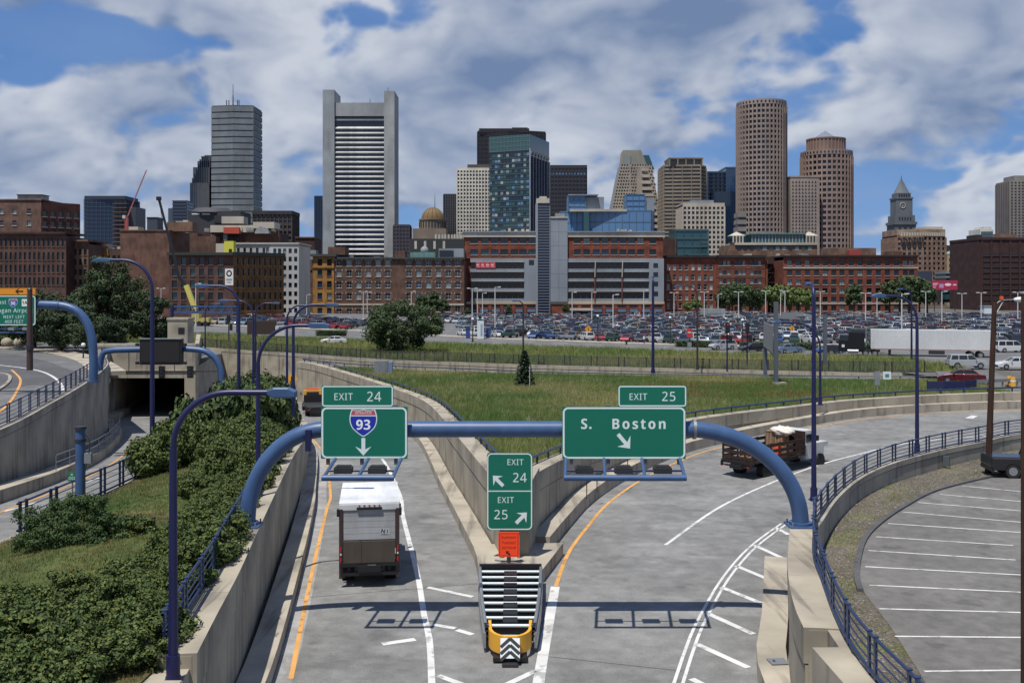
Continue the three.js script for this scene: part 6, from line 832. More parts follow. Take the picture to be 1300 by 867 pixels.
{ const d = 790, u = d / F, w = (px, py) => P(px, py, d), o = thing('tower_crane', 'red and white lattice crane jib rising above the dark glass block', 'crane'); const a = w(160, 276), b = w(185, 216), n = 14, red = M([.35, .07, .06], .6), wh = M([.5, .48, .5], .6); const off2 = new V3(1.1, .45, 0); mesh('chord', [bar(a, b, .22, 5)], red, o); mesh('chord', [bar(a.clone().add(off2), b.clone().add(off2.clone().multiplyScalar(.4)), .22, 5)], red, o); const lat = []; for (let i = 0; i < n; i++) { const p = a.clone().lerp(b, i / n), q = a.clone().lerp(b, (i + 1) / n).add(off2.clone().multiplyScalar(1 - .6 * (i + 1) / n)); lat.push(bar(p, q, .14, 4), bar(q, a.clone().lerp(b, (i + 1) / n), .14, 4)); } mesh('lattice', lat, wh, o); mesh('mast', box(2.4, 36, 2.4, a.x, a.y - 18, a.z - .5), red, o); mesh('cab', box(2.2, 2.6, 2.2, a.x - 1.8, a.y + .4, a.z), wh, o);
  const c = thing('mobile_crane', 'black and yellow telescopic crane boom leaning left before the corner warehouse', 'crane'), D = 250, q = (px, py) => P(px, py, D); mesh('upper_boom', beam(q(201, 252), q(228, 356), .42, .5), mats.black, c); mesh('lower_boom', beam(q(236, 362), q(247, 392), 1.0, 1.1), M([.60, .52, .12], .5), c); mesh('mid_boom', beam(q(226, 350), q(238, 366), .75, .85), mats.black, c); mesh('boom_head', box(1.0, .9, .9, q(201, 252).x, q(201, 252).y, -D), mats.black, c); const e = q(248, 398); mesh('carrier', [box(6, 1.0, 2.4, e.x + .5, e.y - 1.6, -D), box(1.8, 1.2, 2.2, e.x + .2, e.y - .5, -D)], M([.42, .36, .10], .6), c); for (let i = 0; i < 4; i++) mesh('wheel', new THREE.CylinderGeometry(.6, .6, 2.7, 12).rotateX(Math.PI / 2).translate(e.x - 1.8 + i * 1.5, e.y - 2.4, -D), mats.rubber, c); mesh('hoist_line', bar(q(201, 252), q(222, 392), .04, 4), mats.darkMetal, c); }
{ const a = bld('dark_block', 'dark blue low tower left of the stepped tower', 1000, 211, 238); tower(a.o, rectPlan(a.X(218), a.X(237), 0, 20), 0, a.Y(256), 30, { span: .4, wall: M([.05, .065, .10], .5), glass: gl.navy, inset: .4 }); mesh('side_step', a.R(212, 218, 264, 380, -2, -20), M([.06, .08, .12], .5), a.o); const h = bld('dark_block', 'small dark cube tower near the crane boom', 950, 188, 200); mesh('wall', h.R(186, 199, 276.5, 380, 0, -16), M([.05, .06, .08], .6), h.o); mesh('rim', h.R(185.6, 199.4, 275.6, 277, .4, -16), mats.darkMetal, h.o);
  const b = bld('flat_dark_block', 'wide dark flat roofed block below the banded tower', 620, 238, 310); mesh('upper_wall', b.R(238, 305, 268, 300, 0, -24), M([.035, .035, .04], .7), b.o); mesh('low_dome', new THREE.CylinderGeometry(10, 14, 3, 20).translate(b.X(262), b.Y(266), -12), M([.05, .05, .055], .7), b.o); for (const x of [243, 256]) mesh('roof_light', b.R(x, x + 10, 271, 272.4, .2, -.3), mats.signWhite, b.o); mesh('white_plant', b.R(282, 310, 275, 284, 2, -8), stonePale, b.o); mesh('dark_hut', b.R(272, 282, 274, 283, 1, -6), mats.darkMetal, b.o);
  const c = bld('brown_block', 'dark brown stone block right of the banded tower', 720, 321, 371); tower(c.o, rectPlan(c.X(321), c.X(370), 0, 24), 0, c.Y(272), 16, { span: .5, wall: st([.075, .06, .06]), glass: gl.dark, pier: 3, pierW: .9, inset: .5 }); mesh('cornice', c.R(320, 371, 267.5, 272, 1, -25), st([.05, .045, .045]), c.o);
  const e = bld('black_slab', 'thin black slab tower against the left pier of the silver tower', 1040, 398, 411); mesh('slab', e.R(398.5, 411, 248.5, 380, 0, -30), gl.navy, e.o); const fn = []; for (let i = 0; i < 6; i++) fn.push(e.R(399 + i * 2, 399.4 + i * 2, 249, 380, .5, -.2)); mass('fins', fn, M([.03, .03, .04], .5), e.o); }
{ const a = bld('small_grid_block', 'small brown gridded block right of the silver tower', 860, 499, 520); tower(a.o, rectPlan(a.X(499), a.X(519.5), 0, 18), 0, a.Y(287), 20, { span: .45, wall: st([.10, .075, .08]), glass: gl.blue, pier: 2.6, pierW: .8, inset: .4 });
  const b = bld('domed_building', 'stone building with a ribbed golden brown dome and thin spire', 820, 523, 576); const bx = (p) => b.X(p), st1 = st([.27, .22, .17]); mesh('base_storey', b.R(523.5, 566, 290, 380, 0, -24), st1, b.o); mesh('drum', [cyl(11, 11, b.Y(278) - b.Y(290), bx(548), b.Y(290), -12, 28)], st1, b.o); const arches = []; for (let i = 0; i < 28; i++) { const q = i / 28 * 2 * Math.PI; arches.push(box(.9, 5, .5, bx(548) + Math.sin(q) * 11.05, b.Y(284.5), -12 + Math.cos(q) * 11.05, q)); } mass('drum_windows', arches, gl.dark, b.o); mesh('drum_cornice', cyl(11.6, 11.6, .9, bx(548), b.Y(278.6), -12, 28), st1, b.o); const dm = new THREE.SphereGeometry(9.2, 28, 12, 0, Math.PI * 2, 0, Math.PI / 2); dm.scale(1, 1.08, 1); mesh('dome', dm.translate(bx(548), b.Y(278), -12), st([.26, .17, .07]), b.o); const rb = []; for (let i = 0; i < 14; i++) { const q = i / 14 * 2 * Math.PI, pts = []; for (let j = 0; j <= 6; j++) { const t = j / 6 * Math.PI / 2; pts.push(new V3(bx(548) + Math.sin(q) * 9.3 * Math.cos(t), b.Y(278) + 10 * Math.sin(t), -12 + Math.cos(q) * 9.3 * Math.cos(t))); } rb.push(tube(pts, .22, 4, 1)); } mass('dome_ribs', rb, st([.16, .10, .05]), b.o); mesh('spire', cyl(.35, .12, 12, bx(550.5), b.Y(264), -12, 6), mats.darkMetal, b.o);
  const c = bld('dark_shed_block', 'low dark block with white vents below the domed building', 520, 519, 590); mesh('wall', c.R(520, 590, 303, 345, 0, -20), M([.03, .035, .036], .7), c.o); for (let i = 0; i < 9; i++) mesh('roof_vent', cyl(.7, .6, 2.4, c.X(553 + i * 4), c.Y(303), -3 - (i % 3) * 2, 8), stonePale, c.o); for (let i = 0; i < 4; i++) mesh('pale_panel', c.R(526 + i * 12, 529 + i * 12, 306, 316, .1, -.2), stonePale, c.o);
  const e = bld('slim_dark_tower', 'slim dark grey tower between the dome and the white gridded tower', 980, 563, 580); tower(e.o, rectPlan(e.X(563), e.X(580), 0, 16), 0, e.Y(247), 40, { span: .3, wall: st([.085, .085, .10]), glass: gl.navy, pier: 2.2, pierW: 1.0, inset: .5 }); }
{ const a = bld('white_grid_tower', 'white gridded office tower left of the teal glass tower', 880, 580, 622); tower(a.o, rectPlan(a.X(580), a.X(623), 0, 28), 0, a.Y(216), 35, { span: .42, wall: st([.78, .74, .65]), glass: gl.dark, pier: 2.72, pierW: .95, inset: .7 }); mesh('roof_house', a.R(593, 623, 208, 214, -4, -24), st([.10, .08, .08]), a.o); mesh('parapet', a.R(580, 622.5, 213, 216.5, .2, -28), st([.78, .74, .65]), a.o);
  const b = bld('black_tower', 'black brown tower rising behind the teal glass tower', 1050, 606, 694); const pl = [[b.X(606), 4], [b.X(645), 0], [b.X(672), 4], [b.X(693), 10], [b.X(693), 44], [b.X(606), 44]]; tower(b.o, pl, 0, b.Y(167), 40, { span: .35, wall: M([.022, .018, .022], .5), glass: gl.brown, pier: 4, pierW: 1.0, inset: .5 }); mesh('upper_stage', b.R(608, 672, 162.5, 168, -2, -40), M([.022, .018, .022], .5), b.o); mesh('roof_plant', b.R(650, 670, 161, 163, -4, -20), mats.darkMetal, b.o);
  const c = bld('teal_glass_tower', 'teal glass tower with a pale glass crown and finned right side', 700, 620, 696); const u = c.u, A = [c.X(620.5), 14], B = [c.X(672), 0], C = [c.X(700), 40], Dp = [c.X(640), 52]; const plan = [A, B, C, Dp]; mesh('core', new THREE.ExtrudeGeometry(new THREE.Shape(plan.map((p) => new THREE.Vector2(p[0] * .99, p[1] * .99 + .3))), { depth: c.Y(190), bevelEnabled: false }).rotateX(-Math.PI / 2), gl.navy, c.o); mesh('crown', new THREE.ExtrudeGeometry(new THREE.Shape(plan.map((p) => new THREE.Vector2(p[0], p[1]))), { depth: c.Y(170) - c.Y(190), bevelEnabled: false }).rotateX(-Math.PI / 2).translate(0, c.Y(190), 0), gl.teal, c.o);
  const q = part('glazed_front', c.o), L = Math.hypot(B[0] - A[0], B[1] - A[1]); q.position.set(A[0], 0, -A[1]); q.rotation.y = Math.atan2(B[1] - A[1], B[0] - A[0]); const nb = 14, nf = 28, ph = c.Y(192) / nf; const lists = { teal: [], pale: [], sky: [], blind: [] }; for (let f = 4; f < nf; f++) { for (let i = 0; i < nb; i++) { const s = rnd(), k = s < .30 ? 'teal' : s < .44 ? 'pale' : s < .56 ? 'sky' : s < .60 ? 'blind' : null; if (k) lists[k].push(box(L / nb - .3, ph * .5, .1, (i + .5) * L / nb, (f + .5) * ph, .08)); } } for (const k in lists) mass(k + '_panes', lists[k], gl[k], q); const bd = []; for (let f = 0; f < nf; f++) bd.push(box(L, ph * .16, .16, L / 2, f * ph, .1)); mass('floor_bands', bd, gl.teal, q); const mu = []; for (let i = 0; i <= nb * 2; i++) mu.push(box(.1, c.Y(190), .14, i * L / nb / 2, c.Y(190) / 2, .08)); mass('mullions', mu, M([.07, .10, .11], .4), q); const cm = []; for (let i = 0; i <= nb * 2; i++) cm.push(box(.12, c.Y(170) - c.Y(190), .2, i * L / nb / 2, (c.Y(170) + c.Y(190)) / 2, .12)); for (let i = 0; i < 4; i++) cm.push(box(L, .14, .2, L / 2, lerp(c.Y(190), c.Y(170), i / 3.5), .1)); mass('crown_grid', cm, M([.20, .30, .30], .4), q);
  const s = part('finned_side', c.o), L2 = Math.hypot(C[0] - B[0], C[1] - B[1]); s.position.set(B[0], 0, -B[1]); s.rotation.y = Math.atan2(C[1] - B[1], C[0] - B[0]); for (let i = 0; i < 8; i++) mesh('fin', box(.9, c.Y(i ? 197 : 188), .9, .6 + i * (L2 - 1) / 7, c.Y(i ? 197 : 188) / 2, .2), i % 7 ? M([.10, .11, .14], .5) : st([.5, .52, .55]), s); for (let i = 0; i < 7; i++) mesh('light_cap', box(1.6, 2.2, .5, 3 + i * (L2 - 4) / 6.3, c.Y(193), .6), stonePale, s);
  const e = bld('dark_grid_tower', 'wide dark gridded tower right of the teal glass tower', 900, 692, 745.5); tower(e.o, rectPlan(e.X(690), e.X(745), 0, 30), 0, e.Y(213), 32, { span: .45, wall: M([.035, .032, .042], .6), glass: gl.brown, pier: 3.2, pierW: .7, inset: .5 }); mesh('cap', e.R(689.5, 745.5, 209.5, 213.6, .3, -30), M([.03, .028, .036], .6), e.o); const lt = []; for (let i = 0; i < 13; i++) lt.push(e.R(694 + i * 3.9, 696.4 + i * 3.9, 219.5, 221.5, .1, -.4)); mass('pale_row', lt, gl.sky, e.o); }  // one row of paler blue panes near the dark tower top
{ const d = 480, c = bld('blue_glass_block', 'low bright blue glass offices above the right garage roofline', d, 712, 833); const pl = [[c.X(712), 8], [c.X(740), 3], [c.X(790), 0], [c.X(826), 0], [c.X(833), 6], [c.X(833), 40], [c.X(712), 40]]; tower(c.o, pl, 0, c.Y(268), 9, { span: .10, wall: M([.10, .17, .27], .4), glass: gl.sky, pier: 3.2, pierW: .14, inset: .2 }); mesh('roof_edge', c.R(724, 796, 265.5, 268.5, .3, -6), stonePale, c.o); const up = (a, b, t, z) => { const h = part('upper_box', c.o); tower(h, rectPlan(c.X(a), c.X(b), z, z + 12), c.Y(268), c.Y(t), 3, { span: .1, wall: M([.12, .2, .3], .4), glass: gl.sky, pier: 3, pierW: .14, inset: .2 }); }; up(722, 744, 247.5, 3); up(796, 820, 246.5, 2); mesh('plant_screen', [c.R(744, 768, 249, 268, -4, -14), c.R(820, 832, 250, 268, -3, -12)], panelGrey, c.o); mesh('grey_frame', c.R(722, 760, 246, 247.6, -2, -14), panelGrey, c.o); mesh('green_bay', c.R(741, 748, 269, 300, .6, -3), gl.teal, c.o); }
{ // stepped pale tower with a sloping flank
  const d = 1120, c = bld('stepped_pale_tower', 'pale gridded tower with stepped sloping flanks and a cut glass crown', d, 772, 840), wall = st([.46, .40, .33]), xl = (y) => (y > 282 ? 773 : y > 225 ? lerp(784, 773, (y - 225) / 57) : lerp(788, 784, (y - 208) / 17)), xr = (y) => (y > 282 ? 840 : lerp(828, 840, (y - 208) / 74)); const slabs = [], gls = [], pr = []; for (let y = 208.5; y < 330; y += 4.1) { const a = xl(y), b = xr(y); slabs.push(c.R(a, b, y + 2.1, y + 4.1, (y - 208) * .06, -34)); gls.push(c.R(a + .6, b - .6, y, y + 2.2, (y - 208) * .06 - .8, -33)); for (let x = a; x <= b; x += 3.3) pr.push(c.R(x, x + 1.25, y, y + 2.2, (y - 208) * .06 - .1, -2)); } mass('spandrels', slabs, wall, c.o); mass('window_bands', gls, gl.dark, c.o); mass('piers', pr, wall, c.o); const cr = c.R(789, 822, 190, 209, -3, -26), p = cr.attributes.position; for (let i = 0; i < p.count; i++) if (p.getY(i) > c.Y(200)) p.setX(i, p.getX(i) * .70 - 2.2); cr.computeVertexNormals(); mesh('crown', cr, st([.36, .34, .29]), c.o); mesh('crown_glass', c.R(795, 801, 196, 209, -1.8, -3.4), gl.pale, c.o); const cd = c.R(818, 832, 196, 214, -6, -22), pc = cd.attributes.position; for (let i = 0; i < pc.count; i++) if (pc.getY(i) > c.Y(205) && pc.getX(i) > c.X(825)) pc.setX(i, pc.getX(i) - 6); cd.computeVertexNormals(); mesh('rear_crown', cd, gl.teal, c.o); mesh('centre_strip', [c.R(799, 801, 209, 330, 1.4, -1), c.R(808, 816, 214, 330, 5, -1)], wall, c.o); const stp = []; for (let i = 0; i < 10; i++) stp.push(c.R(814, 822 + i * 1.6, 214 + i * 8, 218 + i * 8, 6.4 + i * .3, 2)); mass('bay_ledges', stp, st([.56, .50, .42]), c.o); }
{ const a = bld('tan_banded_tower', 'tan banded tower with a dark columned top storey', 960, 843, 901), wall = st([.33, .28, .225]); const pl = [[a.X(843.5), 3], [a.X(890), 0], [a.X(900.5), 14], [a.X(900.5), 40], [a.X(843.5), 40]]; tower(a.o, pl, 0, a.Y(211), 36, { span: .5, wall, glass: gl.brown, inset: .8, pier: 9, pierW: .5 }); mesh('top_storey', a.R(850, 893, 201, 211, -2, -30), gl.brown, a.o); const cl = []; for (let i = 0; i < 5; i++) cl.push(a.R(850 + i * 10.4, 851.5 + i * 10.4, 201, 211, -1.4, -2.6)); cl.push(a.R(849.5, 893.5, 199.6, 201.2, -1.2, -31)); mass('top_columns', cl, wall, a.o);
  const b = bld('white_mid_tower', 'white gridded mid-rise in front of the tan banded tower', 690, 867, 920.5), w2 = st([.60, .54, .46]); tower(b.o, rectPlan(b.X(867), b.X(920), 0, 26), 0, b.Y(262), 20, { span: .4, wall: w2, glass: gl.dark, pier: 2.9, pierW: 1.1, inset: .7 }); mesh('top_wall', b.R(867, 920.3, 257.5, 262.5, .1, -26), w2, b.o); mesh('roof_house', b.R(879, 908, 253.5, 258, -4, -16), panelGrey, b.o);
  const c = bld('navy_glass_tower', 'deep blue glass tower between the tan tower and the round tower', 1060, 899, 946); mesh('glass_wall', [c.R(899, 923, 217, 380, -3, -40)], gl.blue, c.o); mesh('glass_wing', c.R(922, 946, 213.5, 380, 0, -40), gl.blue, c.o); const m = []; for (let i = 0; i < 24; i++) m.push(c.R(899, 946, 219 + i * 5, 219.4 + i * 5, .1, -3.2)); for (let i = 0; i < 9; i++) m.push(c.R(900 + i * 5.2, 900.3 + i * 5.2, 219, 350, .12, -3.2)); mass('glazing_bars', m, M([.05, .09, .15], .4), c.o); mesh('lower_dark_block', c.R(903, 932, 244, 380, 8, 1), gl.navy, c.o); mesh('roof_rim', c.R(921.5, 946.4, 211.8, 213.8, .3, -40), M([.05, .08, .13], .5), c.o);
  const e = bld('grey_step_block', 'grey stepped block at the foot of the round tower', 800, 937, 948); for (let i = 0; i < 5; i++) mesh('storey', e.R(937 - i * .3, 948, 270 + i * 9, 275.5 + i * 9, i * .5, -14), st([.32, .29, .27]), e.o); mesh('core', e.R(938, 948, 270, 340, -1, -14), gl.dark, e.o); }
function roundTower(b, px, r, yTop, floors, n, wall, y0 = 0) { const cx = b.X(px), cz = -r, plan = ngon(n, r), o = part('shaft', b.o); o.position.set(cx, 0, cz); tower(o, plan, y0, b.Y(yTop), floors, { span: .42, wall, glass: gl.dark, pier: 0.001 + 2 * r * Math.sin(Math.PI / n), pierW: r * .05, inset: 1.0 }); return o; }
{ const w1 = st([.37, .30, .275]), b = bld('round_tower', 'tallest round tan tower with rings of square windows', 870, 943, 1006.5), r = 31.7 * b.u; roundTower(b, 974.8, r, 131.5, 38, 38, w1); mesh('crown_ring', new THREE.CylinderGeometry(r + .15, r + .15, b.Y(124.6) - b.Y(131), 40).translate(b.X(974.8), (b.Y(124.6) + b.Y(131)) / 2, -r), w1, b.o); const cw = []; for (let i = 0; i < 40; i++) { const a = (i + .5) / 40 * 2 * Math.PI; cw.push(box(1.4, 1.5, .4, Math.sin(a) * (r + .1) + b.X(974.8), b.Y(127.8), Math.cos(a) * (r + .1) - r, a)); } mass('crown_windows', cw, gl.dark, b.o); for (const x of [955, 960, 978, 984]) mesh('roof_aerial', cyl(.2, .15, 2.5, b.X(x), b.Y(124.6), -r, 5), mats.darkMetal, b.o);
  const w2 = st([.37, .305, .275]), c = bld('grid_wing', 'lower tan block with small triangular windows between the two round towers', 878, 1005, 1041); const tri = []; mesh('wall', c.R(1004, 1041, 224.5, 380, 0, -26), w2, c.o); for (let i = 0; i < 24; i++) for (let j = 0; j < 8; j++) { const s = new THREE.Shape([[-.85, 0], [.85, 0], [0, 1.9]].map((p) => new THREE.Vector2(...p))); tri.push(new THREE.ExtrudeGeometry(s, { depth: .3, bevelEnabled: false }).translate(c.X(1007.2 + j * 4.1), c.Y(232 + i * 4.5), -.12)); } mass('triangle_windows', tri, gl.dark, c.o); mesh('coping', c.R(1003.6, 1041.3, 223.2, 225, .4, -26), w2, c.o);
  const w3 = st([.36, .265, .235]), e = bld('round_tower', 'shorter round tan tower under a pale glass cone', 885, 1027, 1092.5), r3 = 32.6 * e.u; roundTower(e, 1059.7, r3, 195.5, 26, 34, w3); mesh('crown_ring', new THREE.CylinderGeometry(r3 + .15, r3 + .15, e.Y(189) - e.Y(195), 36).translate(e.X(1059.7), (e.Y(189) + e.Y(195)) / 2, -r3), w3, e.o); const cw3 = []; for (let i = 0; i < 44; i++) { const a = (i + .5) / 44 * 2 * Math.PI; cw3.push(box(1.3, 1.6, .4, Math.sin(a) * (r3 + .1) + e.X(1059.7), e.Y(192), Math.cos(a) * (r3 + .1) - r3, a)); } mass('crown_windows', cw3, gl.dark, e.o); const r4 = 24.3 * e.u; mesh('drum', cyl(r4, r4, e.Y(173) - e.Y(189), e.X(1059), e.Y(189), -r3, 32), st([.27, .17, .14]), e.o); const df = []; for (let i = 0; i < 32; i++) { const a = i / 32 * 2 * Math.PI; df.push(box(.9, e.Y(174.5) - e.Y(188), .7, Math.sin(a) * r4 + e.X(1059), (e.Y(174.5) + e.Y(188)) / 2, Math.cos(a) * r4 - r3, a)); } mass('drum_fins', df, w3, e.o); mesh('drum_rim', cyl(r4 + .5, r4 + .5, 1.3, e.X(1059), e.Y(174), -r3, 32), st([.27, .17, .14]), e.o); mesh('glass_cone', new THREE.ConeGeometry(r4 * .70, e.Y(161) - e.Y(172.5), 8).translate(e.X(1058), (e.Y(161) + e.Y(172.5)) / 2, -r3), M([.42, .43, .43], .25, { metal: .6 }), e.o); }
{ // clock tower
  const d = 1100, c = bld('clock_tower', 'old grey stone clock tower with a pointed roof', d, 1136, 1165), s = st([.15, .17, .195]), cx = c.X(1150.3), sq = (hw, t, f, z = 12) => box(hw * 2 * c.u, c.Y(t) - c.Y(f), hw * 2 * c.u, cx, (c.Y(t) + c.Y(f)) / 2, -z); mesh('shaft', sq(13.6, 285, 380), s, c.o); mesh('lower_cornice', sq(14.8, 281.5, 285), s, c.o); mesh('set_back', sq(12.6, 273, 281.5), s, c.o); mesh('clock_stage', sq(10.4, 252, 273), s, c.o); mesh('upper_cornice', sq(11.2, 250, 252), s, c.o); mesh('belvedere', sq(9.0, 244.5, 250), s, c.o); mesh('roof_pyramid', new THREE.ConeGeometry(7.6 * c.u * 1.414, c.Y(224) - c.Y(244.5), 4).rotateY(Math.PI / 4).translate(cx, (c.Y(224) + c.Y(244.5)) / 2, -12), s, c.o); mesh('finial', cyl(.7, .2, c.Y(221) - c.Y(226), cx, c.Y(226), -12, 6), s, c.o); const zf = -12 + 10.4 * c.u; mesh('clock_face', new THREE.CylinderGeometry(3.4 * c.u, 3.4 * c.u, .3, 24).rotateX(Math.PI / 2).translate(c.X(1148), c.Y(260.5), zf + .1), M([.10, .12, .15], .5), c.o); mesh('clock_ring', new THREE.TorusGeometry(3.4 * c.u, .35, 6, 24).translate(c.X(1148), c.Y(260.5), zf + .25), stonePale, c.o); mesh('clock_hand', box(.4, 3.2, .1, c.X(1148), c.Y(261.5), zf + .4), stonePale, c.o); const wn = []; for (let i = 0; i < 3; i++) for (let k = 0; k < 9; k++) wn.push(box(2.6, 4.2, .4, cx + (i - 1) * 6, c.Y(291 + k * 7), -12 + 13.6 * c.u)); for (let i = 0; i < 5; i++) wn.push(box(1.4, 3.6, .4, cx + (i - 2) * 2.9, c.Y(277.5), -12 + 12.6 * c.u)); for (let i = 0; i < 5; i++) wn.push(box(1.3, 3, .4, cx + (i - 2) * 2.6, c.Y(246.8), -12 + 9.6 * c.u)); mass('windows', wn, gl.dark, c.o); for (const k of [-1, 1]) mesh('corner_block', box(3, 3.6, 3, cx + k * 11 * c.u, c.Y(279), -12 + 11 * c.u), s, c.o); }
{ const d = 600, c = bld('harbour_hotel', 'tan brick hotel with rows of square windows and a cream top storey', d, 1143, 1207), w = st([.30, .20, .15], T.brick); const pl = [[c.X(1144), 6], [c.X(1172), 0], [c.X(1204.5), 4], [c.X(1206), 30], [c.X(1144), 30]]; tower(c.o, pl, 0, c.Y(301), 14, { span: .45, wall: w, glass: gl.dark, pier: 3.1, pierW: 1.3, inset: .6 }); const cap = new THREE.ExtrudeGeometry(new THREE.Shape(pl.map((p) => new THREE.Vector2(p[0], p[1]))), { depth: c.Y(292) - c.Y(301), bevelEnabled: false }).rotateX(-Math.PI / 2).translate(0, c.Y(301) + .6, 0); mesh('top_storey', cap, st([.36, .26, .19], T.brick), c.o); const tw = []; for (let i = 0; i < 9; i++) tw.push(c.R(1146 + i * 2.9, 1147.8 + i * 2.9, 295, 299.5, -1.6 + i * .58, -3.4 + i * .58)); for (let i = 0; i < 9; i++) tw.push(c.R(1174.5 + i * 3.3, 1176.6 + i * 3.3, 295, 299.5, .2 - i * .4, -1.6 - i * .4)); mass('cream_windows', tw, stonePale, c.o); mesh('penthouse', [c.R(1178, 1203, 287, 292.5, -6, -18)], stonePale, c.o); mesh('low_annex', c.R(1130, 1145, 319, 350, 2, -10), brickBrown, c.o);
  const a = bld('domed_arch_building', 'cream hotel wing with a flat green dome at the right', 640, 1204, 1246), cr = st([.46, .36, .24]); tower(a.o, rectPlan(a.X(1204), a.X(1244), 0, 24), 0, a.Y(328), 8, { span: .5, wall: cr, glass: gl.dark, pier: 3, pierW: 1.2, inset: .6 }); mesh('drum', cyl(16 * a.u, 16 * a.u, a.Y(322) - a.Y(329), a.X(1225), a.Y(329), -8, 26), cr, a.o); const dm = new THREE.SphereGeometry(16.5 * a.u, 26, 8, 0, Math.PI * 2, 0, Math.PI / 2); dm.scale(1, .38, 1); mesh('dome', dm.translate(a.X(1225), a.Y(322.5), -8), M([.30, .42, .38], .6, { map: T.metal }), a.o); mesh('dark_roof', a.R(1207, 1240, 310, 318, -16, -26), roofDark, a.o);
  const e = bld('dark_brick_hall', 'large dark red brick building at the right edge', 450, 1243, 1330), bk = st([.062, .026, .026], T.brick); mesh('wall', e.R(1243.5, 1330, 304, 400, 0, -30), bk, e.o); mesh('parapet', e.R(1243, 1330, 301.5, 304.5, .4, -30), bk, e.o); for (let r = 0; r < 9; r++) { mesh('window_band', e.R(1249, 1328, 322 + r * 7, 324.4 + r * 7, .12, -.4), gl.brown, e.o); mesh('band_sill', e.R(1248, 1328, 324.4 + r * 7, 325.2 + r * 7, .25, -.2), st([.09, .045, .04]), e.o); } for (let i = 0; i < 6; i++) mesh('buttress', e.R(1246 + i * 12, 1248 + i * 12, 306, 400, .5, -.2), bk, e.o);
  const f = bld('edge_tower', 'grey tan apartment tower cut by the right edge', 900, 1283, 1330), gw = st([.27, .25, .24]); tower(f.o, rectPlan(f.X(1283), f.X(1330), 0, 26), 0, f.Y(231), 40, { span: .5, wall: gw, glass: gl.dark, pier: 3.4, pierW: 1.4, inset: .6 }); mesh('top_stage', f.R(1290, 1330, 222.5, 231, -2, -22), gw, f.o); mesh('dark_edge', f.R(1282.4, 1284.5, 231, 380, .4, -26), st([.14, .12, .11]), f.o);
  const g = bld('white_gable_block', 'white fronted block beside brick roofs below the edge tower', 560, 1240, 1290); mesh('white_wall', g.R(1245, 1262, 291, 320, 0, -14), st([.7, .7, .66]), g.o); mesh('white_gable', g.R(1250, 1260, 288, 291, -.5, -12), st([.7, .7, .66]), g.o); mesh('brick_wing', g.R(1262, 1292, 297, 320, -1, -14), brickPale, g.o); mesh('dark_wing', g.R(1240, 1246, 298, 320, 1, -12), roofDark, g.o); for (let i = 0; i < 4; i++) mesh('balcony', g.R(1246, 1261, 294 + i * 3, 295 + i * 3, .6, 0), gl.teal, g.o);
  const h = bld('quay_block', 'low pale glazed block behind the red hoarding', 500, 1164, 1243); mesh('blue_block', h.R(1164, 1184, 344, 380, 0, -14), M([.045, .055, .09], .6), h.o); for (let i = 0; i < 5; i++) mesh('storey_band', h.R(1200, 1231, 345 + i * 5.4, 347.4 + i * 5.4, 1, -12), panelGrey, h.o); mesh('glazing', h.R(1201, 1230, 345, 380, .4, -12), gl.teal, h.o); mesh('cream_wing', h.R(1228, 1245, 345, 380, -2, -14), cr, h.o); for (let i = 0; i < 4; i++) for (let j = 0; j < 3; j++) mesh('window', h.R(1231 + j * 4.2, 1233.6 + j * 4.2, 348 + i * 6, 351.5 + i * 6, -1.9, -2.4), gl.dark, h.o); mesh('dark_base', h.R(1160, 1300, 368, 384, -4, -20), M([.03, .032, .035], .8), h.o);
  const t = canvasTex(256, 96, (x, a2, b2) => { x.fillStyle = '#a8284a'; x.fillRect(0, 0, a2, b2); x.fillStyle = '#cfc0d0'; x.fillRect(6, 26, 54, 10); x.fillRect(6, 44, 40, 8); x.fillRect(6, 66, 28, 9); x.fillStyle = '#b48cb4'; x.fillRect(72, 34, 44, 42); x.fillStyle = '#e2d6e0'; x.beginPath(); x.ellipse(160, 42, 34, 15, 0, 0, 7); x.fill(); x.fillRect(212, 38, 34, 12); }); const k = bld('hoarding', 'red printed hoarding above the far parking rows', 430, 1184, 1217, 0, undefined, 'billboard'); mesh('board', k.R(1184, 1216.5, 356, 368, 0, -.4), M([.3, .03, .07], .7), k.o); mesh('board_face', keep(new THREE.PlaneGeometry(k.X(1216.2) - k.X(1184.2), k.Y(356.2) - k.Y(367.8)).translate((k.X(1184) + k.X(1216.4)) / 2, (k.Y(356) + k.Y(368)) / 2, .03)), new THREE.MeshStandardMaterial({ map: t, roughness: .7 }), k.o); for (const x of [1187, 1213]) mesh('leg', k.R(x, x + .8, 368, 400, -.1, -.4), mats.darkMetal, k.o); }
